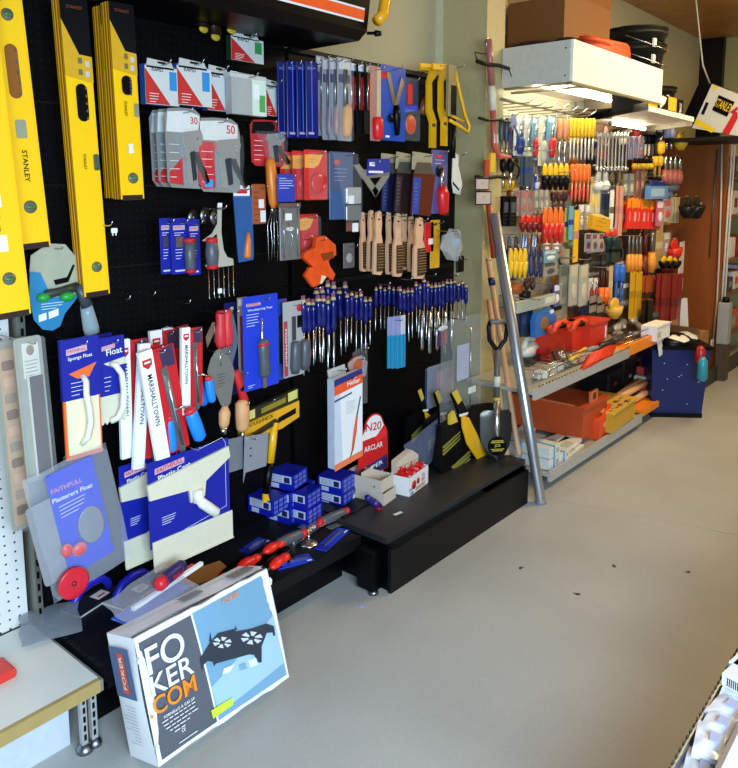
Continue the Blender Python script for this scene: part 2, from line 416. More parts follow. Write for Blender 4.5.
ch(o3, 'shelf', G().box(4.42, 5.03, 1.66, 2.2, .53, .55), OR)
ch(o3, 'shelf_lip', G().box(4.42, 5.03, 1.645, 1.66, .53, .60), OR)
ch(o3, 'shelf', G().box(4.72, 5.05, 1.66, 2.2, .09, .11), OR)
ch(o3, 'shelf_lip', G().box(4.72, 5.05, 1.645, 1.66, .075, .115), OR)
ch(o3, 'kick_panel', G().box(4.72, 5.05, 1.80, 1.82, 0, .09), BLACK)
# castor under the corner of the grey bottom shelf
g = G().cyl((4.60, 1.70, .02), (4.60, 1.73, .02), .02, 12).box(4.585, 4.615, 1.70, 1.74, .03, .045)
ch(w2, 'castor', g, mat('#4a2f2c', .5))
# canopies
c1 = thing('light_canopy', 'bright white box canopy above the pale bay, with stock lying on top', 'canopy', (4.1, 1.9, 2.08))
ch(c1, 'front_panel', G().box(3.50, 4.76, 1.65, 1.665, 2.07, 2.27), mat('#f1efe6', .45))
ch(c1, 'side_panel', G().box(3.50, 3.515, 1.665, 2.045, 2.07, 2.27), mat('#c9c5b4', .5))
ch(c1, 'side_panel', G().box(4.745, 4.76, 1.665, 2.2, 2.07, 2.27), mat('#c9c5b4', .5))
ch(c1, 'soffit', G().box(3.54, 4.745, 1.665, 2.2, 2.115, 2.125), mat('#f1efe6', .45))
for z in (2.232, 2.10): ch(c1, 'screw', G().cyl((3.498, 1.69, z), (3.503, 1.69, z), .004, 8), BLACK)
ch(c1, 'bottom_rail', G().box(3.50, 4.76, 1.652, 1.672, 2.058, 2.07), mat('#8d8a70', .4, .4))
for i, x in enumerate((3.66, 3.84)):
    ch(c1, 'lamp_rail', G().tube([(x, 1.68, 2.085), (x, 2.18, 2.085)], .008, 6), mat('#9b9a82', .35, .6))
tb = thing('fluorescent_tube', 'lit fluorescent tube under the white canopy', 'lamp', (4.1, 1.95, 2.095))
ch(tb, 'tube', G().cyl((3.60, 1.93, 2.098), (4.70, 1.93, 2.098), .013, 10), mat('#fff3d8', .4, 0, 0, 1, 0, 26))
for x in (3.57, 4.70): ch(tb, 'cap', G().cyl((x, 1.93, 2.098), (x + .03, 1.93, 2.098), .015, 10), STEEL)
c2 = thing('light_canopy', 'lower white shelf board with a dark front band above the orange bay', 'canopy', (5.1, 1.9, 2.0))
QB = [(4.40, 1.60), (5.28, 1.62), (5.70, 2.19), (4.90, 2.19)]
def slabg(P, z0, z1):
    n = len(P); return G().add([(x, y, z0) for x, y in P] + [(x, y, z1) for x, y in P], [tuple(range(n))[::-1], tuple(range(n, 2 * n))] + [(i, (i + 1) % n, (i + 1) % n + n, i + n) for i in range(n)])
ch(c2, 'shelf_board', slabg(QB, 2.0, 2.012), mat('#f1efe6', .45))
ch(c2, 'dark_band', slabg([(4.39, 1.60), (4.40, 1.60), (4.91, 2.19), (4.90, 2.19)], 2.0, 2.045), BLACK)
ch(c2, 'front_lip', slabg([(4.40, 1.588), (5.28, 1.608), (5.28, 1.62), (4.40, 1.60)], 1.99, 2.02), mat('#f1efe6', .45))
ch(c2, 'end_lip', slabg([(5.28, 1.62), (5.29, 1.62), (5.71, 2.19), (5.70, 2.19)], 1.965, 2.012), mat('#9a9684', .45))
rb = thing('hanging_rail', 'long grey rail high before the pale board, under the white canopy', 'rail', (3.9, 2.05, 2.0))
pa_, pb_ = onY(500, 99, 2.05), onY(577, 115, 2.05)
ch(rb, 'rail', G().tube([tuple(pa_), tuple(pb_)], .009, 6), mat('#8f8b70', .35, .6))
for i in range(7):
    q = pa_.lerp(pb_, (i + .6) / 7.4); ch(rb, 'rail_arm', G().tube([(q.x, 2.19, q.z - .02), (q.x, 1.92, q.z - .02), (q.x, 1.88, q.z + .005)], .0035, 5), WIRE)
tb = thing('fluorescent_tube', 'lit fluorescent tube under the lower canopy', 'lamp', (5.2, 1.95, 1.975))
ch(tb, 'tube', G().cyl((4.85, 2.0, 1.975), (5.45, 2.0, 1.975), .012, 10), mat('#ffe9bf', .4, 0, 0, 1, 0, 22))
ch(tb, 'cap', G().cyl((4.83, 2.0, 1.975), (4.85, 2.0, 1.975), .014, 10), STEEL)
pass
# brown end panel with steel pole, and the shelving beyond it
XP = 6.5
CABW = wave_wood('#7c3e0c', '#964f14', 1.2, .4)
ep = thing('end_panel', 'tall reddish-brown wooden end panel at the far end of the tool wall', 'cabinet', (XP, 2.0, 0))
yA, yB = XP / 3.24, XP / 3.83
ch(ep, 'panel', G().rbox(XP, XP + .03, yB, 2.2, 0.0, 1.93, .004), CABW)
ch(ep, 'edge_strip', G().tube([(XP - .012, yB + .09, .98), (XP - .012, yB + .085, 1.86)], .006, 6), mat('#6d6a62', .35, .6))
ch(ep, 'round_hook', G().ell((XP - .006, yA - .12, 1.42), (.006, .012, .012)), mat('#d9b8a0', .4))
fs = thing('far_shelving', 'red-backed shelving beyond the brown end panel', 'shelf', (7.1, 1.9, 0))
ch(fs, 'back_panel', G().box(6.56, 7.79, 2.25, 2.27, 0, 1.9), mat('#7c1712', .6))
for z in (.25, .62, .92, 1.3, 1.62): ch(fs, 'shelf', G().box(6.56, 7.79, 1.72, 2.25, z, z + .02), mat('#7a4624', .5))
for x in (6.60, 6.68): ch(fs, 'post', G().cyl((x, 1.70, .0), (x, 1.70, 1.9), .009, 8), mat('#cfc9bd', .4))
ch(fs, 'kick_panel', G().box(5.2, 7.79, 1.62, 1.64, 0, .12), mat('#2c2a22', .5))
# ================================================================== LEFT BAY: spirit levels
GLASS = mat('#7d8f7a', .15, 0, .1, 20); VIAL = mat('#3c7a4a', .2); DYEL = mat('#c98f00', .45); AMB = mat('#8a5206', .5)
def level(b, y, label, rot=0, side=.018, kind=1, name='spirit_level', lx=.3, lz=.5):
    x, z, w, h = rect(b, y)
    r = thing(name, label, 'level', (x, y, z), (0, R(rot), 0), 'yellow spirit levels on the pegboard')
    w *= .9
    g = G().box(-w / 2, w / 2, 0, .040, -h, 0)
    g.box(-w / 2, -w / 2 + .004, -.002, .042, -h, 0).box(w / 2 - .004, w / 2, -.002, .042, -h, 0)
    sd = part('side_channel', G().box(-w / 2 - .001, -w / 2, .006, .036, -h, 0), mat('#8a5a08', .5), r)  # profile groove, with the shade of that side put into its brown
    part('channel_rib', G().box(-w / 2 - .003, -w / 2 - .001, .012, .016, -h, 0).box(-w / 2 - .003, -w / 2 - .001, .026, .030, -h, 0), mat('#d89a08', .4), sd)
    part('body', g, YEL, r)
    part('end_cap', G().box(-w / 2 + .006, w / 2 - .003, -.001, .02, -h - .004, -h + .012), mat('#2a0d06', .5), r)
    def vial(zf, rad, sq=False, ang=0):
        g = G().rod((0.006, 0, -h * zf), (.006, -.004, -h * zf), [(0, rad * .9), (1, rad * .85)], 16)
        f = part('vial_holder', g, mat('#6f7060', .25, .2), r)
        part('vial', G().rod((.006 - rad * .6, -.005, -h * zf - rad * ang), (.006 + rad * .6, -.005, -h * zf + rad * ang), [(0, .002), (.1, .005), (.9, .005), (1, .002)], 8), VIAL, f)
    def slot(za, zb, m=BLACK, ww=.5):
        g = G().rbox(-w * ww / 2 + .004, w * ww / 2 + .004, -.003, 0, -h * zb, -h * za, w * ww / 2, 4)
        f = part('hand_hole', g, m, r)
        g = G()
        n = 5
        for i in range(n): g.box(w * ww / 2 - .004, w * ww / 2 + .001, -.0045, -.003, -h * (za + (zb - za) * (i + .5) / n) - .006, -h * (za + (zb - za) * (i + .5) / n) + .002)
        if kind: part('finger_rib', g, GREY, f)
    def sleeve(zs, peak):
        g = G().prism([(-w / 2 - .001, -h * zs * .28), (w * .05, -h * zs * .72), (w / 2 + .001, -h * zs * .74), (w / 2 + .001, -h * zs * 1.08), (-w / 2 - .001, -h * zs)], -.004, -.0025)
        part('yellow_sleeve', g, mat('#d9a514', .5), r)
        g = G().prism([(-w / 2 - .001, 0), (w / 2 + .001, 0), (w / 2 + .001, -h * zs * .74), (w * .05, -h * zs * .72), (-w / 2 - .001, -h * zs * .28)], -.004, -.0025)
        f = part('black_sleeve', g, CBLK, r)
        for k, (px, pz) in enumerate(((.06, .80), (.32, .84), (.05, .95), (.3, .97))):
            part('sleeve_picture', G().box(px * w - .006, px * w + .006, -.005, -.004, -h * zs * pz - .008, -h * zs * pz + .008), (mat('#6f6a4a'), mat('#c9c6b8'))[k % 2], f)
        letter(r, 'STANLEY', mat('#8c3a1c', .5), 0, -.0045, -h * zs * .12, w * .6)
    return r, w, h, vial, slot, sleeve
def vtext(r, s, x, z, size, wd, m=BLACK): letter(r, s, m, x, -.0035, z, wd, size, 90)
# front left, cut by the frame
r, w, h, vial, slot, sleeve = level((-10, -60, 35, 317), 1.93, 'longest yellow spirit level, frontmost, hanging at the left edge of the photo', 0)
r.rotation_euler = (0, R(-3.0), 0)
r.location.x -= .085
vial(.895, .019); slot(.33, .46, AMB, .28); 
part('price_sticker', G().box(-.012, .012, -.0032, -.002, -h * .82, -h * .775), WHITE, r)
part('white_sticker', G().box(-.012, .008, -.0032, -.002, -h * .70, -h * .667), WHITE, r)
part('square_vial', G().rbox(-.014, .006, -.004, -.002, -h * .55, -h * .49, .004), mat('#8f8f78', .3), r)
part('black_window', G().rbox(-.014, -.002, -.004, -.002, -h * .765, -h * .735, .002), BLACK, r)
vtext(r, 'STANLEY', -.002, -h * .72, .006, .02)
r, w, h, vial, slot, sleeve = level((10, -30, 50, 248), 2.02, 'yellow spirit level second from the left, with a tall oval hand hole', 0)
r.rotation_euler = (0, R(-3.4), 0); r.location.x -= .060
vial(.85, .02); vial(.17, .018); slot(.27, .46, AMB, .34)
part('square_vial', G().rbox(-.008, .02, -.004, -.002, -h * .60, -h * .535, .004), mat('#9a9a80', .3), r)
vtext(r, 'STANLEY', .006, -h * .70, .014, .085)
# shorter ones with black card sleeves
r, w, h, vial, slot, sleeve = level((77, 2, 106, 296), 2.05, 'yellow spirit level in a black card sleeve, reaching lowest of the three sleeved ones', 0)
r.rotation_euler = (0, R(-2.0), 0); r.location.x -= .036
vial(.9, .018); sleeve(.25, 0); slot(.275, .40, BLACK, .42)
part('edge_vial', G().rbox(w / 2 - .018, w / 2 - .001, -.004, -.002, -h * .565, -h * .51, .004), mat('#4d5a48', .3), r)
vtext(r, 'STANLEY', -.005, -h * .535, .009, .045)
r, w, h, vial, slot, sleeve = level((103, 8, 124, 198), 2.10, 'yellow spirit level half hidden, just left of the shortest sleeved one', 0)
r.rotation_euler = (0, R(-1.2), 0)
vial(.89, .017); sleeve(.33, 0); slot(.36, .46, BLACK, .42); vtext(r, 'STANLEY', .0, -h * .53, .008, .04)
r, w, h, vial, slot, sleeve = level((116, 5, 142, 199), 2.04, 'short yellow spirit level with white price tag, rightmost of the levels', 0)
r.rotation_euler = (0, R(-1.2), 0); r.location.x -= .015
vial(.89, .019); sleeve(.33, 0); slot(.36, .46, BLACK, .42)
part('edge_vial', G().rbox(w / 2 - .016, w / 2 - .001, -.004, -.002, -h * .57, -h * .50, .004), mat('#8f8f78', .3), r)
part('price_sticker', G().box(-.004, .012, -.0032, -.002, -h * .76, -h * .71), WHITE, r)
vtext(r, 'STANLEY', -.006, -h * .53, .009, .045)

# ================================================================== LEFT BAY: upper goods
TEALC = pa('#1f7fb0'); LGREY = pa('#b9bbb4'); SKY = pa('#2a9ad8')
# teal card with a caulking tool
item('caulking_tool_card', 'tool card', 'rounded teal card with a green and black sealant tool under two levels', (28, 243, 83, 330), 2.08, [
    ('P', 'backing_card', mat('#a7aa92', .6), [(-.42, .12), (-.1, .0), (.2, .02), (.42, .2), (.5, .45), (.34, .66), (-.42, .6), (-.46, .3)], -.003, 0),
    ('P', 'teal_card', TEALC, [(-.46, .30), (-.28, .32), (-.1, .62), (.40, .62), (.30, .70), (.12, .82), (.02, .96), (-.12, 1.0), (-.30, .97), (-.44, .85), (-.5, .6)], -.006, -.003),
    ('L', 'tool_body', pl('#2f3b30'), -.28, .58, .36, .52, -.018, [(0, .05), (.1, .09), (.5, .07), (1, .09)]),
    ('E', 'green_knob', pl('#1f9e3a'), -.28, .60, -.02, .12, .02, .055),
    ('E', 'green_knob', pl('#1f9e3a'), .15, .62, -.022, .14, .02, .06),
    ('L', 'neck', pl('#39434a'), .36, .5, .52, .76, -.02, [(0, .10), (.5, .09), (1, .12)]),
    ('P', 'white_sticker', WHITE, [(-.36, .80), (-.22, .78), (-.22, .86), (-.36, .88)], -.0075, -.006),
    ('P', 'white_sticker', WHITE, [(-.18, .78), (-.0, .75), (-.0, .83), (-.18, .86)], -.0075, -.006),
    ('P', 'black_tool_picture', BLACK, [(-.05, .42), (.2, .40), (.32, .26), (.36, .27), (.22, .46), (-.02, .48)], -.0045, -.003),
    ('N', 'fine_print', WHITE, -.3, .1, .68, .74, 3, -.0066)])
item('clear_nozzle', 'nozzle', 'pale translucent nozzle sleeve hanging below the teal tool card', (79, 304, 98, 334), 2.09, [
    ('L', 'sleeve', mat('#b8ccd4', .2, 0, .1, 20, 0, 0, .45), -.1, 0, .15, 1, -.0, [(0, .3), (.3, .36), (.8, .42), (1, .38)])], hk=False)
# carton boxes on the top hooks
def carton(b, y, label, side='#1a4fa0', dots=3, grn=False, depth=.05):
    blue = pa('#1b86c8') if not grn else pa('#2d8b46')
    return item('nail_carton', 'box', label, b, y, [
        ('B', 'carton', pa(side), -.48, .44, .12, 1, -.0, depth),
        ('B', 'front_panel', pa('#c9cbc6'), -.5, .5, .16, 1, -.004, 0),
        ('P', 'hang_tab', LGREY, [(-.42, 0), (.3, .04), (.38, .2), (-.46, .2)], -.004, -.001),
        ('P', '>red_corner', pa('#c02320'), [(-.5, .22), (.22, .99), (-.5, .99)], -.0055, -.004),
        ('B', '>blue_label', blue, .22, .44, .24, .66, -.0055, -.004),
        ('T', 'x', BLACK, 'RAPID', -.14, .235, .34, -.0056),
        ('N', '>fine_print', WHITE, -.4, -.12, .76, .94, 4, -.0062),
        ('B', '>hang_slot', BLACK, -.12, .12, .045, .09, -.0055, -.004)], group='hanging cartons on the top hooks')
carton((145, 60, 178, 105), 2.03, 'white, red and blue hanging carton, leftmost of the cartons beside the levels')
carton((177, 60, 211, 106), 2.03, 'white, red and blue hanging carton, second from the left, frontmost of its pair', depth=.10)
carton((207, 66, 231, 111), 2.06, 'narrow white, red and blue hanging carton, just left of the silver tin')
carton((265, 80, 280, 116), 2.10, 'white, red and blue hanging carton, half hidden right of the silver tin')
carton((231, 34, 263, 62), 2.14, 'green, red and white carton alone above the silver tin', '#0d3a16', grn=True)
item('clear_tub', 'box', 'pale grey see-through tub with a green label, beside the top cartons', (230, 73, 266, 115), 2.02, [
    ('B', 'tub', mat('#a9aba6', .25, 0, .08, 20), -.46, .12, .1, 1, 0, .05),
    ('B', 'label_panel', mat('#cfe0cf', .3), .1, .5, .12, 1, -.002, .05),
    ('B', '>green_patch', pa('#4d9c4a'), .3, .46, .5, .9, -.004, -.002),
    ('B', '>white_patch', WHITE, .14, .3, .25, .6, -.004, -.002),
    ('B', 'lid', mat('#c4c6c0', .25), -.5, .5, .04, .14, -.004, .054),
    ('U', 'rim', WIRE, [(-.5, .02, -.004), (.5, .04, -.004)], .0015)])
# three dim tags under the canopy
for i, (b, lab) in enumerate((((192, 4, 210, 34), 'dim black hanging tool with a yellow tip, leftmost of three under the canopy'),
        ((204, 10, 222, 42), 'dim black hanging tool with a yellow tip, lowest of three under the canopy'), ((220, 6, 238, 35), 'dim black hanging tool with a yellow tip, rightmost of three under the canopy'))):
    item('hanging_torch', 'tool', lab, b, 2.12, [
        ('L', 'body', pl('#1c0d08'), 0, 0, 0, .78, -.01, [(0, .3), (.5, .26), (1, .34)]),
        ('E', 'yellow_tip', pl('#b79a1c'), .05, .84, -.012, .26, .008, .13),
        ('B', 'label', pa('#5a1d10'), -.25, .25, .45, .6, -.022, -.02)], group='dim tools under the canopy')
# staple guns on shaped blister cards
def stapler(b, y, label, wide=False, alt=False, hk=True):
    sil = mat('#dededa', .22, .75, .1, 30)
    P = [(-.5, .12), (-.4, .02), (-.1, -.0), (.3, .0), (.45, .06), (.5, .2), (.48, .94), (.4, 1.0), (-.36, .98), (-.47, .9)]
    prt = [('P', 'backing_card', pa('#83847f') if not alt else pa('#b01f28'), P, -.003, 0),
        ('P', 'top_panel', pa('#d5d6d0') if not alt else CBLK, [(-.42, .06), (.1, .03), (.44, .08), (.44, .3), (-.46, .3)], -.0045, -.003),
        ('P', 'red_band', pa('#c3242a'), [(-.48, .32), (-.1, .32), (-.1, .93), (-.36, .95), (-.46, .88)] if wide else [(-.42, .93), (-.42, .80), (-.05, .6), (-.05, .95)], -.0045, -.003),
        ('P', 'gun_head', sil, [(-.08, .30), (.40, .26), (.46, .34), (.42, .46), (.36, .44), (.32, .54), (.02, .52), (-.1, .42)], -.024, -.006),
        ('P', 'magazine', sil, [(-.02, .50), (.12, .52), (.16, .94), (.02, .93)], -.022, -.006),
        ('P', 'grip_opening', BLACK, [(.08, .55), (.22, .52), (.26, .88), (.15, .90)], -.0245, -.0046),
        ('P', 'lever', DSTEEL, [(.24, .50), (.33, .5), (.40, .62), (.62, .90), (.56, .94), (.32, .68)], -.018, -.006),
        ('P', '>lever_grip', BLACK, [(.44, .70), (.50, .72), (.63, .90), (.58, .93)], -.02, -.0181),
        ('T', 'x', RED, '50' if wide else '30', .28, .15, .2, -.0048),
        ('E', '>rivet', DSTEEL, .3, .38, -.024, .03, .004, .02),
        ('N', 'fine_print', WHITE, -.4, -.14, .45, .85, 5, -.0052),
        ('P', 'blister', CLEAR, [(-.46, .26), (.5, .22), (.52, .5), (.44, .98), (-.1, .98), (-.2, .6)], -.03, -.0295)]
    if wide: prt.append(('B', 'blue_sticker', SKY, -.34, -.16, .82, .92, -.0055, -.0045))
    return item('staple_gun_pack', 'staple gun', label, b, y, prt, group='staple guns on blister cards', hk=hk)
stapler((150, 110, 187, 188), 2.10, 'silver staple gun on grey card, rearmost of the three packed together', hk=False)
stapler((156, 109, 194, 188), 2.06, 'silver staple gun on grey card, middle of the three packed together', hk=False)
stapler((165, 108, 202, 189), 2.02, 'silver staple gun on grey card, front one of the three packed together')
stapler((196, 118, 240, 193), 2.02, 'large silver staple gun on a red and white card, right of the three', True)
stapler((250, 120, 284, 167), 2.08, 'small silver staple gun on red and black card, above the orange handle', alt=True)

# ================================================================== LEFT BAY: middle row
def bluecard(b, y, label, tool='blade', hk=True, text='FAITHFULL', grp=None):
    prt = [('R', 'backing_card', NAVY, -.5, .5, 0, 1, -.003, 0, .003),
        ('P', 'logo_patch', pa('#c9b4bf'), [(-.36, .13), (.36, .13), (.36, .21), (-.36, .21)], -.0038, -.003),
        ('N', 'fine_print', WHITE, -.3, .3, .26, .30, 2, -.0036),
        ('N', 'fine_print', WHITE, -.25, .2, .56, .72, 4, -.0036),
        ('B', 'white_code', pa('#c9cbd8'), -.3, .3, .925, .955, -.004, -.003)]
    if text: prt.append(('T', 'x', pa('#b8202c'), text, 0, .17, .66, -.0042, 0, .05))
    if tool == 'blade': prt.append(('B', 'steel_blade', DSTEEL, -.2, .2, .33, .52, -.006, -.003))
    if tool == 'grip':
        prt += [('B', 'steel_blade', STEEL, -.2, .25, .33, .52, -.006, -.003),
                ('L', 'grip', GREY, .55, .42, .55, .95, -.018, [(0, .14), (.04, .3), (.5, .33), (.92, .3), (1, .2)]),
                ('L', 'red_collar', RED, .55, .36, .55, .44, -.018, [(0, .2), (.3, .34), (1, .3)]),
                ('L', 'red_collar', RED, .55, .93, .55, 1.0, -.018, [(0, .3), (.6, .33), (1, .2)])]
    return item('blue_tool_card', 'tool card', label, b, y, prt, group=grp or 'narrow blue tool cards', hk=hk)
bluecard((160, 218, 171, 274), 2.06, 'narrow blue tool card, leftmost of three in a row below the staple guns')
bluecard((171, 218, 187, 274), 2.05, 'blue tool card with red-ended grip, middle of three below the staple guns', 'grip')
bluecard((188, 219, 200, 275), 2.06, 'narrow blue tool card, rightmost of three, beside the tined scarifier')
for i, (u, v) in enumerate(((186, 236), (198, 234), (208, 236))):
    x, z, w, h = rect((u, v - 25, u + 14, v - 12), 2.10 - i * .02)
    g = G().rod((0, .003, 0), (0, -.003, 0), [(0, w / 2), (1, w / 2)], 14).rod((0, -.003, 0), (0, -.008, 0), [(0, w * .2), (1, w * .15)], 10)
    solo('steel_washer', g, DSTEEL, ('leftmost', 'middle', 'rightmost')[i] + ' of three small steel discs behind the blue cards', 'disc', (x, 2.10 - i * .02, z - h / 2), (0, 0, R(20)), 'small steel discs')
item('scarifier', 'hand tool', 'cream tined scarifier with a grey and red grip under the large staple gun', (202, 204, 233, 300), 2.0, [
    ('P', 'blade', mat('#b9b7a6', .4, .2, .1), [(.02, .0), (.16, .0), (.14, .14), (.12, .3), (.18, .48), (.30, .56), (.48, .58), (.5, .65), (-.36, .66), (-.42, .62), (.0, .60), (-.02, .3), (-.3, .38), (-.5, .37), (-.18, .30), (.0, .2)], -.004, 0),
    ('L', 'grip', GREY, -.26, .36, -.26, .64, -.02, [(0, .1), (.06, .15), (.5, .19), (.9, .16), (1, .1)]),
    ('L', 'red_collar', RED, -.26, .34, -.26, .39, -.02, [(0, .12), (.4, .17), (1, .16)]),
    ('L', 'red_collar', RED, -.26, .62, -.26, .665, -.02, [(0, .15), (.6, .17), (1, .1)])] +
    [('U', 'tine', STEEL, [(-.32 + i * .16, .65, -.002), (-.32 + i * .16, .96 - .02 * (i % 2), -.002), (-.32 + i * .16, .98, -.008)], .0016) for i in range(6)] +
    [('B', 'price_tag', WHITE, -.05, .08, .88, .93, -.006, -.004), ('B', 'hang_clip', WHITE, .03, .16, -.01, .03, -.006, -.002)])
item('bagged_brush', 'pouch', 'blue-tinted pouch holding an orange handled tool, right of the scarifier', (233, 185, 252, 262), 2.03, [
    ('R', 'header_card', WHITE, -.45, .4, 0, .16, -.004, 0),
    ('P', '>red_logo', RED, [(-.3, .05), (.25, .05), (.25, .11), (-.3, .11)], -.005, -.004),
    ('P', 'film', mat('#3f6fb0', .15, 0, .2, 60, .2, 0, .5), [(-.5, .14), (.45, .14), (.5, .9), (.46, .98), (-.3, 1.0), (-.36, .8)], -.012, -.004),
    ('L', 'handle', mat('#d9753a', .4), .2, .62, .1, .95, -.016, [(0, .06), (.4, .14), (.9, .18), (1, .14)]),
    ('B', 'dark_blade', CBLK, -.4, .4, .2, .42, -.003, .0)])
item('orange_brown_pack', 'pack', 'small brown and white packet between the blue pouch and the orange handle', (251, 184, 266, 224), 2.06, [
    ('R', 'packet', pa('#a5522a'), -.5, .4, 0, 1, -.014, 0),
    ('B', 'label', WHITE, -.1, .25, .38, .6, -.0155, -.014), ('B', 'label', WHITE, .0, .35, .66, .95, -.0155, -.014), ('N', 'fine_print', BLACK, -.4, -.1, .2, .9, 6, -.0146)])
item('scratch_brush', 'hand tool', 'orange handled tool with long steel wires, below the small staple gun', (263, 158, 282, 265), 2.04, [
    ('L', 'handle', mat('#e07a1c', .35), -.15, 0, .0, .46, -.01, [(0, .12), (.1, .22), (.5, .25), (.9, .2), (1, .12)]),
    ('E', 'steel_ferrule', STEEL, .0, .48, -.01, .16, .008, .02)] +
    [('U', 'wire', STEEL, [(-.1 + i * .06, .48, -.01), (-.35 + i * .17, .62, -.012), (-.32 + i * .16 + .05 * (i % 2), .8, -.01), (-.3 + i * .15, .97 - .02 * (i % 3), -.008)], .0014) for i in range(6)])
# ================================================================== LEFT BAY: trowel cards, floats, hanging bags
MBLUE = mat('#1688ee', .4); LRED = mat('#d02a34', .5)
def trowel(b, y, label, rot=0, n=0, hk=True):
    prt = [('R', 'backing_card', RED, -.1, .48, .02, .94, -.003, 0, .003),
        ('P', 'dark_picture', mat('#3b2a4a', .6), [(.06, .05), (.44, .02), (.44, .2), (.1, .2)], -.004, -.003),
        ('R', 'white_box', pa('#f2f2f0'), -.5, -.14, 0, 1.0, -.02, 0, .002),
        ('P', '>shield', RED, [(-.44, .07), (-.2, .07), (-.2, .12), (-.32, .155), (-.44, .12)], -.021, -.02),
        ('P', '>shield_field', WHITE, [(-.40, .088), (-.24, .088), (-.24, .105), (-.4, .105)], -.0216, -.021),
        ('T', 'x', BLACK, 'MARSHALLTOWN', -.32, .42, .44, -.0206, 90, .13),
        ('P', 'steel_blade', mat('#8d9399', .3, .8), [(.02, .2), (.2, .18), (.34, .96), (.18, 1.0)], -.008, -.004),
        ('L', 'blade_spine', STEEL, .12, .25, .26, .9, -.014, [(0, .03), (1, .03)]),
        ('U', 'tang', STEEL, [(.2, .58, -.014), (.34, .56, -.03), (.55, .60, -.045)], .004),
        ('L', 'grip', MBLUE, .50, .62, .66, .90, -.05, [(0, .14), (.1, .17), (.5, .18), (.9, .17), (1, .1)]),
        ('L', 'red_collar', LRED, .47, .585, .5, .63, -.05, [(0, .1), (.3, .15), (1, .15)])]
    return item('trowel_card', 'trowel', label, b, y, prt, (0, rot, 0), 'boxed trowels with bright blue grips', hk=hk)
trowel((150, 328, 182, 436), 2.10, 'red and white boxed trowel, rearmost, at the top left of the blue-gripped ones', 0)
trowel((163, 325, 190, 420), 2.12, 'red and white boxed trowel behind the row, nearest to the pointed brick trowel', -3)
trowel((181, 326, 204, 412), 1.96, 'red and white boxed trowel, rightmost, its blue grip beside the brick trowel', 2)
trowel((119, 337, 150, 455), 2.02, 'red and white boxed trowel, leftmost of the blue-gripped ones', 1)
trowel((140, 342, 170, 464), 1.99, 'red and white boxed trowel, second from the left, leaning a little', 6)
trowel((138, 346, 176, 466), 1.95, 'red and white boxed trowel, frontmost, tilted across the others', -8)
# white masonry floats on cards
def floatcard(b, y, label, orange, rot=0, hk=True, txt='Sponge Float'):
    base = mat('#ee6a28', .7, 0, .12, 40, .2) if orange else CREAM
    prt = [('R', 'float_board', base, -.5, .5, .02, 1, -.012, 0, .003),
        ('R', 'face_plate', mat('#e8dfb8', .5), -.44, .45, .3, .96, -.015, -.012, .003),
        ('R', 'card_sleeve', NAVY, -.52, .52, 0, .5, -.018, .004, .002),
        ('P', '>logo_patch', pa('#d3a9b6'), [(-.38, .08), (.18, .06), (.18, .11), (-.38, .13)], -.019, -.018),
        ('T', 'x', WHITE, txt, -.02, .155, .66, -.0192, -3),
        ('T', 'x', pa('#b8202c'), 'FAITHFULL', -.1, .095, .5, -.0195, -3),
        ('N', '>fine_print', WHITE, -.3, .04, .36, .46, 4, -.0188),
        ('P', '>cut_out', base, [(-.34, .28), (.42, .22), (.2, .33), (-.12, .33)], -.0186, -.018),
        ('U', 'handle', mat('#ece8d8', .35), [(.02, .31, -.02), (.04, .36, -.04), (.0, .46, -.05), (.06, .58, -.052), (.08, .7, -.052), (.0, .82, -.045), (-.1, .88, -.018)], .0095)]
    return item('plastering_float', 'float', label, b, y, prt, (0, rot, 0), 'carded plastering floats', hk=hk)
floatcard((62, 337, 99, 457), 1.97, 'orange sponge float with a cream curved handle, on a blue card', True)
item('plastering_float', 'float', 'blue-carded cream float, rearmost, showing behind the notched one', (84, 334, 112, 420), 2.12, [
    ('R', 'float_board', CREAM, -.5, .5, .1, 1, -.01, 0, .003), ('R', 'card_sleeve', NAVY, -.52, .52, 0, .6, -.013, .002, .002)], group='carded plastering floats', hk=False)
r = item('plastering_float', 'float', 'cream float with a thick bow handle and wavy edge, on blue card', (97, 336, 124, 424), 2.0, [
    ('P', 'float_board', CREAM, [(-.5, .5), (.5, .5), (.5, .96)] + [(.5 - i / 12, .99 if i % 2 else .955) for i in range(13)], -.012, 0),
    ('R', 'card_sleeve', NAVY, -.52, .52, 0, .66, -.016, .004, .002),
    ('P', '>cut_out', CREAM, [(-.3, .29), (.5, .25), (.5, .33), (.1, .34), (-.1, .33)], -.017, -.016),
    ('T', 'x', WHITE, 'Float', .1, .17, .6, -.0172, -4), ('P', '>logo_patch', pa('#c8949f'), [(-.35, .1), (.15, .08), (.15, .13), (-.35, .15)], -.017, -.016),
    ('N', '>fine_print', WHITE, -.3, -.05, .45, .6, 4, -.0168),
    ('U', 'handle', mat('#ece8d8', .35), [(-.05, .30, -.02), (.06, .32, -.04), (.22, .42, -.05), (.26, .6, -.052), (.22, .8, -.05), (.08, .92, -.035), (-.15, .95, -.018)], .0105)], group='carded plastering floats')
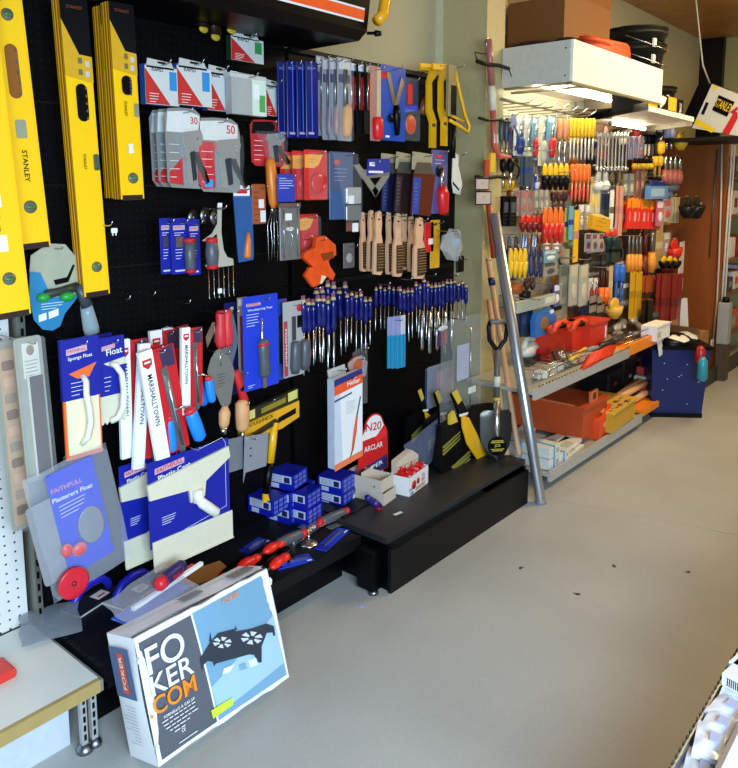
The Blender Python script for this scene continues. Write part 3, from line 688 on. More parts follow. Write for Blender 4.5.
# big speed skims on blue cards
def skim(b, y, label, rot=0, full=True, hk=True):
    prt = [('R', 'backing_card', NAVY, -.5, .48, .06, .8, -.004, 0, .004),
        ('P', 'cream_board', CREAM, [(-.48, .74), (.5, .74), (.5, 1), (-.47, 1)], -.010, -.004),
        ('P', '>board_rim', CREAM, [(-.48, .985), (.5, .985), (.5, 1), (-.47, 1)], -.016, -.01),
        ('P', 'upper_blade', CREAM, [(-.52, .24), (.46, .13), (.48, .23), (.16, .37), (.14, .50), (-.03, .52), (-.05, .40), (-.5, .37)], -.018, -.004),
        ('L', 'handle', mat('#ece8d8', .35), .02, .5, .25, .68, -.05, [(0, .04), (.15, .055), (.5, .055), (.9, .052), (1, .025)]),
        ('L', 'handle_neck', mat('#ece8d8', .35), .04, .42, .04, .52, -.03, [(0, .06), (1, .065)]),
        ('P', 'logo_patch', pa('#d0a0b0'), [(-.42, .125), (-.08, .1), (-.08, .15), (-.42, .175)], -.005, -.004),
        ('T', 'x', pa('#b8202c'), 'FAITHFULL', -.25, .137, .3, -.0055, -7),
        ('T', 'x', WHITE, 'Plastic Coat', -.2, .2, .38, -.0055, -7),
        ('N', 'fine_print', WHITE, -.36, -.2, .56, .62, 4, -.0048),
        ('U', 'print_line', WHITE, [(.08, .08, -.0045), (.4, .04, -.0045), (.44, .1, -.0045), (.44, .13, -.0045)], .0008),
        ('U', 'print_line', WHITE, [(.43, .25, -.0045), (.43, .68, -.0045), (-.4, .775, -.0045)], .0008)]
    return item('skimming_board', 'float', label, b, y, prt, (0, rot, 0), 'wide cream skimming boards on blue cards', hk=hk)
skim((120, 450, 182, 558), 2.02, 'wide cream board on blue card, half hidden behind the front one', 0, hk=False)
skim((148, 443, 231, 556), 1.94, 'wide cream board with T-shaped top and stub handle, frontmost on blue card', 0)
# abrasive belts in grey see-through cases
CASE = mat('#c4c6be', .2, 0, .1, 20, 0, 0, .10)
item('sanding_sheet_pack', 'pack', 'see-through case of tan sanding sheets, reaching lowest at the left edge', (-2, 338, 40, 530), 2.08, [
    ('R', 'tray', mat('#9b9b8c', .4), -.5, .5, 0, 1, -.004, 0, .01),
    ('R', 'sheet_strip', pa('#cfa57c'), -.42, -.02, .04, .97, -.012, -.004, .004)] +
    [('R', 'sample_patch', pa(('#8a5f4a', '#e0b08a', '#a98a70')[i % 3]), -.36, -.08, .1 + i * .085, .15 + i * .085, -.014, -.012, .006) for i in range(10)] +
    [('R', 'case', CASE, -.5, .5, 0, 1, -.03, -.029, .01)], (0, -2, 0))
item('sanding_sheet_pack', 'pack', 'see-through case holding one dark purple sanding belt under a white label', (17, 336, 45, 482), 2.0, [
    ('R', 'tray', mat('#a2a294', .4), -.5, .5, 0, 1, -.004, 0, .01),
    ('R', 'label', pa('#e5dfcf'), -.26, .34, .04, .28, -.012, -.004, .002),
    ('E', '>crest', pa('#9a7a62'), .03, .09, -.013, .14, .002, .035),
    ('N', '>fine_print', pa('#5a5248'), -.2, .26, .16, .26, 5, -.0128),
    ('R', 'belt', mat('#54414a', .8, 0, .15, 60, .3), -.1, .38, .27, .96, -.016, -.004, .002),
    ('B', 'belt_edge', pa('#d8d4c6'), -.2, -.12, .25, .96, -.02, -.004),
    ('R', 'case', CASE, -.5, .5, 0, 1, -.04, -.039, .01)], (0, -2, 0))
for i, (u, v) in enumerate(((62, 460), (70, 460))):
    x, z, w, h = rect((u, v, u + 6, v + 12), 2.1)
    hook(x, z, 2.1, ('left', 'right')[i] + ' prong of the empty twin hook below the sponge float', r=.002)
# crinkled plastic bags
def crinkle(w, h, d, seed, nu=15, nv=15, amp=.012, shape=None):
    rnd = random.Random(seed); ph = [(rnd.uniform(4, 13), rnd.uniform(4, 13), rnd.uniform(0, 6)) for _ in range(6)]
    def H(u, v): return sum(math.sin(a * u + b * v + c) for a, b, c in ph) / 6
    g = G()
    for s in (-1, 1):
        def fn(u, v, s=s):
            x = (u - .5) * w; z = -v * h
            if shape: x, z = shape(u, v, x, z)
            e = (math.sin(PI * u) * math.sin(PI * v)) ** .5 if 0 < u < 1 and 0 < v < 1 else 0
            return (x + amp * .6 * H(v, u), s * (d * e + amp * H(u, v) * e), z + amp * .6 * H(u + .3, v))
        g.grid(nu, nv, fn, True)
    return g
x, z, w, h = rect((9, 456, 107, 594), 2.0)
r = thing('bagged_float', 'clear crinkled bag with blue float card and red disc, at lower left', 'bag', (x, 1.95, z))
r.rotation_euler = (0, R(-10), 0)
part('film', crinkle(w * .88, h * .95, .03, 3), FILM, r)
build(r, w, h, [
    ('R', 'blue_card', BLUE, -.24, .26, .04, .82, -.012, -.008, .006),
    ('T', 'x', pa('#d88a96'), 'FAITHFULL', -.06, .17, .32, -.0135, 4),
    ('T', 'x', WHITE, 'Plasterers Float', -.02, .24, .42, -.0135, 4),
    ('N', 'fine_print', WHITE, -.18, .1, .29, .37, 4, -.0126),
    ('E', 'disc_window', mat('#8a8f98', .3, .3, .2), .09, .53, -.013, .15, .003, .14),
    ('R', 'grey_board', mat('#8b8d90', .5), -.48, -.16, .2, .8, -.006, 0, .01),
    ('E', 'red_cap', mat('#d85a5a', .4), -.22, .60, -.03, .06, .012, .05), ('E', 'red_cap', mat('#d85a5a', .4), -.1, .64, -.03, .08, .014, .05)])
# flat red disc face
part('disc_face', G().rod((-.26 * w, -.030, -.83 * h), (-.26 * w, -.040, -.83 * h), [(0, .046), (.9, .046), (1, .04)], 20), mat('#cf2030', .35), r)
part('disc_hub', G().rod((-.26 * w, -.040, -.83 * h), (-.26 * w, -.044, -.83 * h), [(0, .008), (1, .006)], 10), mat('#8f1320', .4), r)
# ---- middle / right of the left bay
item('locking_pliers', 'pliers', 'red-handled steel trimming tool hanging above the brick trowel', (203, 308, 230, 352), 2.0, [
    ('L', 'handle', LRED, .1, .06, .08, .92, -.012, [(0, .1), (.1, .16), (.4, .14), (.5, .18), (.9, .17), (1, .1)]),
    ('L', 'handle', LRED, .36, .06, .34, .92, -.012, [(0, .1), (.1, .16), (.4, .14), (.5, .18), (.9, .17), (1, .1)]),
    ('P', 'jaw', STEEL, [(-.45, .6), (-.2, .3), (-.1, .3), (-.1, .5), (-.4, .85)], -.01, -.004), ('P', 'jaw', DSTEEL, [(-.12, .4), (0, .4), (-.04, .8), (-.14, .76)], -.012, -.006)])
item('pointing_trowel', 'trowel', 'large bare diamond-shaped steel trowel, wooden handle down, under the red pliers', (205, 348, 236, 434), 1.98, [
    ('P', 'blade', mat('#8e8f88', .35, .5, .1, 20), [(.0, .0), (.14, .05), (.38, .2), (.46, .32), (.3, .66), (.16, .72), (-.02, .66), (-.34, .34), (-.42, .24), (-.3, .1), (-.14, .02)], -.004, 0),
    ('U', 'blade_rib', STEEL, [(.0, .04, -.006), (.0, .2, -.005)], .003),
    ('N', 'fine_print', BLACK, -.12, .14, .3, .44, 5, -.0046),
    ('L', 'handle', WOOD, .08, .68, .02, .93, -.01, [(0, .08), (.3, .17), (.8, .15), (1, .1)]),
    ('L', 'ferrule', STEEL, .02, .93, .0, 1, -.01, [(0, .1), (1, .09)])])
item('pointing_trowel', 'trowel', 'angled steel blade with white print behind the red pliers', (221, 308, 238, 365), 2.04, [
    ('P', 'blade', mat('#9aa0a8', .3, .6), [(.0, .0), (.2, .05), (.5, .6), (.1, 1), (-.5, .7), (-.1, .6)], -.004, 0), ('N', 'fine_print', BLACK, -.2, .2, .66, .8, 4, -.0046)])
item('navy_tool_card', 'tool card', 'narrow dark navy card behind the red-handled pliers', (225, 302, 240, 395), 2.12, [('R', 'backing_card', pa('#0a1560'), -.5, .5, 0, 1, -.003, 0, .003), ('B', 'white_code', WHITE, -.1, .1, .05, .08, -.004, -.003)], hk=False)
def chiselcard(b, y, label, rot=0):
    return item('chisel_card', 'tool card', label, b, y, [
        ('R', 'backing_card', BLUE, -.5, .5, 0, 1, -.003, 0, .004),
        ('P', 'logo_patch', pa('#d0a8b4'), [(-.4, .075), (.0, .075), (.0, .105), (-.4, .105)], -.004, -.003),
        ('T', 'x', pa('#b8202c'), 'FAITHFULL', -.2, .09, .36, -.0045),
        ('T', 'x', WHITE, 'Woodcarving Tool', -.02, .145, .7, -.0045, 0, .03),
        ('N', 'fine_print', WHITE, -.4, -.05, .19, .31, 5, -.0036),
        ('L', 'blade', STEEL, -.02, .24, .0, .48, -.014, [(0, .03), (.9, .035), (1, .05)]),
        ('L', 'grip', GREY, .0, .46, .04, .88, -.016, [(0, .06), (.06, .13), (.3, .15), (.6, .13), (.92, .15), (1, .1)]),
        ('L', 'red_inlay', RED, .045, .66, .05, .86, -.022, [(0, .05), (.5, .1), (1, .06)]),
        ('L', 'red_collar', RED, .0, .50, .01, .53, -.016, [(0, .13), (1, .15)]),
        ('B', 'steel_cap', STEEL, -.02, .08, .88, 1.0, -.02, -.01),
        ('N', 'fine_print', WHITE, -.4, -.2, .945, .965, 2, -.0036)], (0, rot, 0))
r = chiselcard((243, 295, 278, 388), 2.0, 'wide blue card with a grey and red gripped woodcarving tool')
item('side_tool_card', 'tool card', 'thin silver and red blister card just left of the wide blue card', (238, 297, 248, 388), 2.06, [('R', 'backing_card', mat('#a39a98', .4), -.5, .5, 0, 1, -.004, 0, .003), ('B', 'red_stripe', pa('#8c2a2a'), -.3, -.05, .2, .8, -.005, -.004), ('B', 'white_patch', WHITE, -.4, .3, .02, .09, -.005, -.004)], hk=False)
item('side_tool_card', 'tool card', 'blue blister card with bright steel blade, right edge of the wide blue card', (272, 299, 287, 380), 2.06, [('R', 'backing_card', pa('#28479c'), -.5, .5, 0, 1, -.004, 0, .003), ('B', 'steel_blade', STEEL, -.1, .12, .2, .8, -.008, -.004), ('B', 'red_patch', RED, .2, .5, .03, .12, -.005, -.004)], hk=False)
def gripcard(b, y, label, two=False):
    return item('knife_card', 'tool card', label, b, y, [
        ('R', 'backing_card', pa('#a6a5a4'), -.5, .5, 0, 1, -.003, 0, .003),
        ('B', 'red_strip', pa('#b8353c'), -.48, -.3, .25, .98, -.004, -.003),
        ('T', 'x', WHITE, 'FOOTPRINT', -.39, .6, .5, -.0046, 90, .08),
        ('E', 'red_badge', RED, .28, .10, -.003, .14, .002, .05),
        ('B', 'steel_blade', DSTEEL, -.1, .08, .2, .52, -.008, -.003), ('B', 'dark_blade', BLACK, .16, .4, .2, .36, -.008, -.003),
        ('L', 'grip', GREY, .0, .53, -.06, .96, -.02, [(0, .14), (.05, .2), (.4, .21), (.8, .22), (1, .14)], .8),
        ('L', 'red_inlay', RED, .12, .56, .06, .92, -.024, [(0, .04), (.5, .1), (1, .05)]),
        ('L', 'grip', GREY, .46, .53, .42, .94, -.02, [(0, .14), (.05, .2), (.4, .21), (.8, .22), (1, .14)], .8),
        ('L', 'red_inlay', RED, .60, .56, .56, .9, -.024, [(0, .04), (.5, .12), (1, .05)])])
gripcard((283, 301, 304, 376), 2.02, 'grey card with two grey and red grips, right of the wide blue card')
# hooks left empty
for u, v, l in ((130, 300, 'nothing, leftmost of the bare hooks above the boxed trowels'), (155, 296, 'nothing, second of the bare hooks above the boxed trowels'), (190, 304, 'nothing, third of the bare hooks above the boxed trowels'), (112, 226, 'a small white tag, beside the lone long level')):
    p = onY(u, v, 2.0); hook(p.x, p.z, 2.0, l, r=.0022)
p = onY(114, 228, 1.985)
g = G().rbox(-.01, .01, -.003, 0, -.015, 0, .003)
g.box(-.007, -.004, -.002, 0, -.022, -.014).box(.003, .006, -.002, 0, -.022, -.014)
solo('hook_tag', g, WHITE, 'small white clip on the bare hook beside the lone long level', 'tag', (p.x, 1.985, p.z))
item('brick_hammer', 'hammer', 'black and yellow carded hammer with a yellow shaft, above the blue boxes', (234, 396, 296, 500), 2.07, [
    ('P', 'header', pa('#26220e'), [(-.35, .08), (.5, .0), (.5, .12), (-.4, .18)], -.03, 0),
    ('P', '>header_patch', pa('#cfc76a'), [(-.38, .09), (-.22, .075), (-.22, .155), (-.4, .17)], -.031, -.03),
    ('P', '>header_patch', pa('#cfc76a'), [(.32, .02), (.48, .005), (.48, .09), (.32, .105)], -.031, -.03),
    ('P', '>header_band', pa('#8c7a20'), [(-.12, .09), (.28, .05), (.28, .10), (-.12, .14)], -.031, -.03),
    ('P', 'yellow_box', pa('#e0a318'), [(-.44, .2), (.5, .12), (.5, .28), (.2, .34), (-.1, .34), (-.44, .32)], -.035, 0),
    ('P', '>box_window', BLACK, [(.14, .225), (.44, .18), (.44, .235), (.14, .275)], -.036, -.035),
    ('T', 'x', BLACK, 'ROUGHNECK', -.14, .2, .4, -.0365, -5),
    ('N', '>fine_print', BLACK, -.36, -.1, .285, .32, 3, -.0358),
    ('P', 'hammer_head', mat('#3a3428', .4, .5), [(-.3, .29), (.08, .22), (.12, .26), (-.22, .31)], -.06, -.036),
    ('L', 'shaft', mat('#eab010', .35), .06, .25, -.02, .62, -.045, [(0, .05), (.5, .055), (1, .05)]),
    ('L', 'lower_shaft', BLACK, -.02, .62, -.1, .9, -.045, [(0, .048), (1, .05)]),
    ('P', 'yellow_tip', mat('#eab010', .35), [(-.12, .82), (-.06, .82), (-.08, .9), (-.05, .98), (-.15, .98), (-.15, .92)], -.05, -.04)])
item('taping_knife', 'scraper', 'wooden-handled brick chisel hanging just left of the yellow hammer card', (233, 399, 247, 440), 2.02, [
    ('L', 'handle', WOOD, 0, 0, 0, .75, -.02, [(0, .2), (.1, .42), (.5, .44), (.9, .4), (1, .3)]), ('L', 'ferrule', STEEL, 0, .75, 0, 1, -.02, [(0, .14), (1, .12)])])
item('corner_trowel', 'trowel', 'bent grey steel corner trowel blade below the yellow hammer card', (226, 433, 267, 480), 1.99, [
    ('P', 'blade', mat('#8b9098', .4, .5), [(-.5, .0), (-.1, .04), (-.12, .72), (-.48, .7)], -.003, 0),
    ('P', 'blade', mat('#a4a9b2', .4, .5), [(-.1, .04), (.5, .12), (.42, .82), (-.1, .8), (-.16, 1.0)], -.02, -.017),
    ('E', 'rivet', BLACK, .04, .32, -.021, .02, .002, .02), ('E', 'rivet', BLACK, .03, .48, -.021, .02, .002, .02)])
item('rasp_handle', 'tool', 'red and black grip hanging between the brick trowel and wide blue card', (231, 369, 246, 404), 2.02, [
    ('L', 'grip', RED, -.3, .0, .3, 1, -.014, [(0, .15), (.1, .24), (.5, .22), (.9, .26), (1, .2)]), ('L', 'black_inlay', BLACK, -.12, .3, .2, .8, -.019, [(0, .08), (.5, .2), (1, .1)])])
# ================================================================== LEFT BAY DECK (z = .20)
DK = .2002
def on(u, v, z=DK): return onZ(u, v, z)
# blue boxes
def bluebox(x, y, z, label, yaw=0):
    w, d, h = .112, .122, .066
    r = thing('blue_box', label, 'box', (x, y, z), (0, 0, R(yaw)), 'small blue boxes on the black deck')
    part('carton', G().box(0, w, 0, d, 0, h), mat('#101c9a', .35, 0, .06), r)
    part('label_panel', G().box(-.0012, 0, d * .06, d * .92, h * .42, h * .9), pa('#bfc6d6'), r)
    part('label_print', G().box(-.002, -.0012, d * .12, d * .34, h * .46, h * .82), pa('#1a2050'), r)
    gg = G()
    for i in range(4): gg.box(-.002, -.0012, d * .42, d * .85, h * (.5 + i * .1), h * (.52 + i * .1))
    part('fine_print', gg, pa('#4a5270'), r)
    part('barcode', G().box(-.0012, 0, d * .55, d * .85, h * .06, h * .34), pa('#b4b9cc'), r)
    gg = G()
    for i in range(3):
        for j in range(3): gg.box(w * (.12 + j * .28), w * (.32 + j * .28), -.001, 0, h * (.12 + i * .29), h * (.32 + i * .29))
    part('front_print', gg, pa('#5a66b8'), r)
    return r
qa, qb, qc = on(284, 521), on(307, 527), on(347, 508)
for (q, dx, dy, k, lab, yaw) in ((qb, 0, 0, 0, 'blue box, front bottom one of the pile on the deck', 10), (qb, 0, .002, 1, 'blue box with white label, front top one of the pile', 11),
       (qa, -.01, .01, 0, 'blue box, bottom left one of the pile', 9), (qa, -.01, .012, 1, 'blue box with white label, top left one of the pile', 8),
       (qc, -.03, .0, 0, 'blue box, bottom right one of the pile', 10), (qc, -.03, .0, 1, 'blue box with white label, top right one of the pile', 11),
       (qb, .02, .068, 1, 'blue box lying flush behind the front top one', 10)):
    r = bluebox(q.x + dx, min(q.y + dy, 2.07), DK + k * .067, lab, yaw)
    if k == 1 and dy > .1: r.location.z = DK + .067
bluebox(qb.x - .01, 2.075, DK + .134, 'blue box alone on the third layer, highest of the pile', 14)
bluebox(qb.x - .13, 2.07, DK + .067, 'blue box, rear left top one of the pile', 8)
bluebox(qb.x + .03, 2.055, DK, 'blue box, bottom one hidden behind the front pair', 6)

# hand tools lying in front of the boxes
def lay(name, cat, label, p, yaw, parts_, group=None):
    r = thing(name, label, cat, p, (0, 0, R(yaw)), group)
    for nm, gg, mm in parts_: part(nm, gg, mm, r)
    return r
def grip3(a, b, rad, m=GREY):
    return ('grip', G().rod(a, b, [(0, rad * .8), (.05, rad), (.4, rad * 1.12), (.9, rad), (1, rad * .7)], 10), m)
p = on(300, 545)
lay('finishing_trowel', 'trowel', 'steel finishing trowel lying upside down on the deck before the blue boxes', (p.x, p.y, DK), 10, [
    ('blade', G().box(-.06, .22, -.0, .05, .012, .016), STEEL), ('spine', G().box(-.02, .16, .02, .03, .016, .024), STEEL),
    ('hub', G().box(.04, .075, .012, .04, .024, .045), STEEL),
    grip3((-.10, .03, .04), (.02, -.0, .04), .018), ('red_collar', G().rod((.012, .0, .04), (.03, -.005, .04), [(0, .019), (1, .015)], 10), RED),
    ('red_inlay', G().rod((-.08, .022, .048), (-.02, .006, .05), [(0, .006), (.5, .011), (1, .006)], 8), RED),
    ('support', G().box(-.05, -.03, .0, .02, 0, .03).box(.1, .12, .01, .04, 0, .012), STEEL)])
p = on(338, 524)
lay('finishing_trowel', 'trowel', 'grey and red trowel grip with pointed steel blade, rear one before the blue boxes', (p.x, p.y + .01, DK), -6, [
    grip3((-.06, .02, .02), (.07, .02, .022), .018), ('red_collar', G().rod((.065, .02, .022), (.085, .02, .022), [(0, .019), (1, .013)], 10), RED), ('red_collar', G().rod((-.08, .02, .02), (-.06, .02, .02), [(0, .013), (1, .018)], 10), RED),
    ('blade', G().prism([(-.05, 0), (.06, .0), (.07, .004), (-.06, .004)], -.035, .0), STEEL)])
p = on(307, 543)
lay('dished_weight', 'tool', 'small round dished steel foot lying nearest the deck edge', (p.x, p.y - .01, DK), 0, [
    ('disc', G().rod((0, 0, 0), (0, 0, .012), [(0, .036), (.3, .034), (1, .012)], 18), STEEL), ('stem', G().cyl((0, 0, .012), (0, 0, .04), .005), STEEL)])
def flatcard(u, v, yaw, w, d, label, tilt=0):
    p = on(u, v); r = lay('blue_tool_card', 'tool card', label, (p.x, p.y, DK), yaw, [
        ('backing_card', G().box(-w / 2, w / 2, 0, d, 0.0, .004), BLUE), ('blade', G().box(-w * .35, w * .4, d * .45, d * .6, .004, .010), STEEL),
        ('white_print', G().box(w * .34, w * .46, d * .08, d * .2, .004, .0046), WHITE), ('dark_band', G().box(-w / 2, -w * .3, 0, d, .004, .0046), NAVY)], 'blue cards lying on the deck')
    return r
flatcard(338, 541, 14, .19, .05, 'blue card lying flat at the right end of the deck')
flatcard(295, 566, -22, .15, .06, 'blue card lying nearest the front edge of the deck')
flatcard(262, 548, 12, .12, .06, 'blue card lying behind the red and black clamps')
# small boxes at right end
def plainbox(name, label, p, yaw, w, d, h, m, extra=(), cat='box', group=None):
    r = thing(name, label, cat, p, (0, 0, R(yaw)), group); part('carton', G().rbox(0, w, 0, d, 0, h, .002, 1), m, r)
    for nm, gg, mm in extra: part(nm, gg, mm, r)
    return r
p = on(346, 507)
plainbox('small_carton', 'small dark-blue and white carton between the blue boxes and the white trays', (p.x, p.y, DK), 6, .085, .05, .062, pa('#7f8fa0'), [
    ('dark_top', G().box(.0, .085, -.001, 0, .045, .062), pa('#2b4a66')), ('label', G().box(.012, .03, -.001, 0, .012, .042), pa('#2c3550')), ('label', G().box(.05, .065, -.001, 0, .012, .035), WHITE)])
p = on(377, 512)
lay('gripped_handle', 'tool', 'blue-purple and red tool handle leaning on the white cardboard trays', (p.x, p.y, DK), -8, [
    ('grip', G().rod((-.055, .005, .082), (.0, .0, .03), [(0, .010), (.08, .013), (.5, .015), (1, .014)], 10), pl('#27206e')), ('red_band', G().rod((-.02, .0, .052), (.012, -.001, .02), [(0, .0152), (1, .0156)], 10), pl('#3b1c66')),
    ('red_end', G().rod((.0, .0, .030), (.018, -.002, .012), [(0, .015), (.8, .015), (1, .009)], 10), RED)])
# blue handled floats on the left of the deck
def bluefloat(u, v, yaw, label):
    p = on(u, v)
    return lay('hawk_float', 'float', label, (p.x, p.y, DK), yaw, [
        ('base', G().box(-.09, .09, -.045, .045, 0, .006), mat('#d8d8d4', .5)), ('rubber_pad', G().box(-.09, .09, -.045, .045, .006, .012), mat('#1a1c26', .6)),
        ('handle', G().tube([(-.075, 0, .010), (-.07, 0, .035), (-.045, 0, .058), (0, 0, .066), (.045, 0, .058), (.07, 0, .035), (.075, 0, .010)], .014, 10), pl('#1e22b4')),
        ('white_label', G().box(.0, .05, -.03, .01, .012, .0125), WHITE), ('red_label', G().box(.01, .04, -.02, -.012, .0125, .013), RED)], 'blue handled floats on the deck')
bluefloat(92, 601, 14, 'black float with a thick blue bow handle on the deck, left one of two')
bluefloat(133, 594, 14, 'black float with a thick blue bow handle on the deck, right one of two')
# clear bag at bench corner
p = onZ(50, 628, .209)
g = crinkle(.17, .16, .012, 9, 13, 13, .012); 
solo('clear_bag', g, FOG, 'crumpled clear bag lying over the corner of the white shelf', 'bag', (p.x + .03, p.y + .07, .240), (R(-83), 0, R(-22)))
# red things behind the white carton: bagged trowel, saw, cardboard, clamps
p = onY(166, 586, 1.80)
r = lay('bagged_trowel', 'bag', 'clear bag with a purple and red grip and blue panel, lying behind the white carton', (p.x, 1.80, p.z - .055), 12, [
    ('grip', G().rod((-.0, .02, .06), (.11, .03, .066), [(0, .016), (.1, .02), (.5, .022), (.9, .02), (1, .012)], 12), pl('#2a1f58')),
    ('red_collar', G().rod((-.02, .018, .058), (.012, .021, .06), [(0, .014), (.3, .021), (1, .0215)], 12), pl('#d0202c')),
    ('blade', G().box(-.14, .1, .0, .08, .0, .004), mat('#3a5fc8', .3)), ('red_blade', G().box(-.02, .19, .05, .07, .012, .02), RED), ('steel_edge', G().box(-.1, .2, .03, .042, .018, .03), WHITE)])
letter(r, 'MAX', RED, .055, -.0005, .064, .05, .016, 2)
o = part('film', crinkle(.26, .16, .012, 4, 13, 11, .014), FILM, r, loc=(-.03, .10, .055), rot=(R(-75), 0, 0))
p = on(203, 575)
g = G().box(-.09, .09, -.05, .05, 0, .004)
solo('brown_card', g, pa('#b0793f'), 'plain brown cardboard piece on the deck under the wide cream boards', 'cardboard', (p.x, p.y, DK), (0, 0, R(-12)))
def clamp(u, v, yaw, label, dz=0):
    p = on(u, v)
    r = lay('bar_clamp', 'clamp', label, (p.x, p.y, DK + dz), yaw, [
        ('bar', G().rbox(-.10, .10, -.006, .006, .010, .030, .003), BLACK), ('grip', G().rod((-.05, 0, .02), (.05, 0, .026), [(0, .014), (.2, .018), (.8, .018), (1, .012)], 10), BLACK),
        ('red_trigger', G().ell((-.055, -.012, .03), (.02, .012, .014)), mat('#e8281c', .35)), ('red_jaw', G().ell((.02, -.012, .034), (.03, .014, .012)).ell((.055, -.012, .03), (.018, .013, .01)), mat('#e8281c', .35)),
        ('foot_pad', G().box(.075, .1, -.012, .012, 0, .014), BLACK)], 'red and black bar clamps on the deck')
    r.scale = (1.5, 1.5, 1.35)
clamp(236, 578, 8, 'red and black bar clamp on the deck, nearest the wide cream boards')
clamp(262, 562, 8, 'red and black bar clamp on the deck, rear one')
clamp(268, 578, 16, 'red and black bar clamp on the deck, closest to the white carton top')

# ================================================================== THE WHITE STOVE CARTON leaning on the deck
fx = thing('stove_carton', 'worn white carton with a two burner stove picture, leaning against the black deck', 'box', (.987, 1.5578, 0), (0, 0, .0105))
FW, FH, FD, TH = .4754, .3399, .14, .2738
RM = Matrix.Rotation(-TH, 4, 'X')
def fpart(nm, g, m, parent=None, label=None):
    o = part(nm, g, m, fx if parent is None else parent, label)
    if parent is None: o.matrix_local = Matrix.Translation((0, 0, FD * math.sin(TH))) @ RM
    return o
rnd = random.Random(5)
def bulge(u, v): return .004 * math.sin(PI * u) * math.sin(PI * v) - .003 * math.sin(5 * u + 3 * v)
CART = mat('#eef0f0', .55, 0, .04, 20, .1)
g = G()
N = 14
jag = [rnd.uniform(-.003, .003) for _ in range(40)]
g.grid(N, N, lambda u, v: (u * FW, -bulge(u, v) * (1 if 0 < u < 1 else 0), v * FH + (jag[int(u * 13)] if v in (0, 1) else 0)))
g.grid(6, N, lambda u, v: (-(0 if u in (0, 1) else .004 * math.sin(PI * v)) - .014 * math.sin(PI * v) * u * .5, (1 - u) * FD, v * FH + (.0)) if True else None)
g.grid(6, N, lambda u, v: (FW + .003 * math.sin(PI * v), u * FD, v * FH))
g.grid(N, 6, lambda u, v: (u * FW, v * FD, FH + (jag[int(u * 13)] if v == 0 else 0) + (.003 * math.sin(9 * u) * math.sin(PI * v))))
g.grid(N, 6, lambda u, v: (u * FW, (1 - v) * FD, 0))
g.grid(4, 4, lambda u, v: ((1 - u) * FW, FD, v * FH))
body = fpart('carton_body', g, CART)
def sub(nm, g, m): return part(nm, g, m, body)
def fsurf(x0, x1, z0, z1, e, n=8):   # thin print that follows the slightly bulged face
    return G().grid(n, n, lambda u, v: (x0 + (x1 - x0) * u, -bulge((x0 + (x1 - x0) * u) / FW, (z0 + (z1 - z0) * v) / FH) - e, z0 + (z1 - z0) * v))
def quad(pts, e):
    (x0, z0), (x1, z1), (x2, z2), (x3, z3) = pts
    def fn(u, v):
        x = (x0 * (1 - u) + x1 * u) * (1 - v) + (x3 * (1 - u) + x2 * u) * v; z = (z0 * (1 - u) + z1 * u) * (1 - v) + (z3 * (1 - u) + z2 * u) * v
        return (x, -bulge(x / FW, z / FH) - e, z)
    return G().grid(9, 9, fn)
def fpt(u, v):   # photo pixel on the tilted front face -> face coordinates
    o = Vector((.987, 1.5578, FD * math.sin(TH))); Rm = (Matrix.Rotation(.0105, 3, 'Z') @ Matrix.Rotation(-TH, 3, 'X'))
    n = Rm @ Vector((0, 1, 0)); r = ray(u, v); t = (o - EYEV).dot(n) / r.dot(n); q = Rm.transposed() @ (EYEV + r * t - o); return (q.x, q.z)
sub('grey_panel', quad([(.012, .012), (.197, .012), (.177, FH - .014), (.010, FH - .016)], .0010), pa('#585a62'))
sub('photo_panel', quad([(.203, .012), (FW - .010, .012), (FW - .012, FH - .012), (.183, FH - .012)], .0010), mat('#74a0ba', .5, 0, .06, 4))
sub('tabletop_picture', quad([(.206, .03), (FW - .012, .05), (FW - .012, .2), (.196, .11)], .0018), mat('#a3c4da', .5, 0, .05, 6))
# picture of the stove (flat print)
STV = pa('#2c333c')
def pic(poly, e, m, nm='stove_picture'):
    return sub(nm, G().prism([fpt(u, v) for u, v in poly], -e - .0105, -e - .010), m)
pic([(200, 671.5), (198, 658), (208, 642), (216, 632.6), (232.5, 628.4), (234, 631), (249, 628.4), (264.6, 623.3), (272, 626), (273, 635), (271.4, 635.7), (270.5, 632), (264.6, 632.6), (259.5, 646), (259.5, 662), (256, 662), (252, 654.6), (247, 654), (214, 663), (212, 665.6), (210.5, 661.4), (205.4, 660.5), (201, 665)], 0, STV)
pic([(207, 641.5), (208, 632), (210, 641)], 0, STV); pic([(233, 629), (233.5, 625), (235, 630)], 0, STV)
for cx, cy, s in ((220, 642, 1.0), (249.4, 637.5, 1.15)):
    for k in range(6):
        a = k * PI / 3 + .4; b = a + .62; r0, r1 = 3.2 * s, 9.5 * s
        pic([(cx + r0 * math.cos(a), cy + r0 * .6 * math.sin(a)), (cx + r1 * math.cos(a), cy + r1 * .6 * math.sin(a)), (cx + r1 * math.cos(b), cy + r1 * .6 * math.sin(b)), (cx + r0 * math.cos(b), cy + r0 * .6 * math.sin(b))], .0008, pa('#c9ccd0'), 'burner_picture')
pic([(222, 668), (232, 664), (228, 671), (220, 674)], 0, WHITE, 'picture_highlight'); pic([(246, 660), (254, 657), (256, 664), (248, 667)], 0, pa('#d8e6f0'), 'picture_highlight')
pic([(237, 664), (243, 662), (245, 668), (238, 670)], 0, pa('#7f9fb8'), 'picture_highlight')
lx = lambda s, m, u, v, w, h, rot=0: letter(body, s, m, fpt(u, v)[0], -.0125, fpt(u, v)[1], w, h, rot)
SLAB = pa('#e3e4ea')
lx('FO', SLAB, 163, 653, .120, .072); lx('KER', SLAB, 169, 676, .135, .052); lx('.COM', pa('#ef8b1e'), 171, 696, .150, .046)
lx('FOKER', pa('#e98a4a'), 228, 598, .062, .016); lx('FORNELLO A GAS 2/F', SLAB, 177, 707, .10, .008)
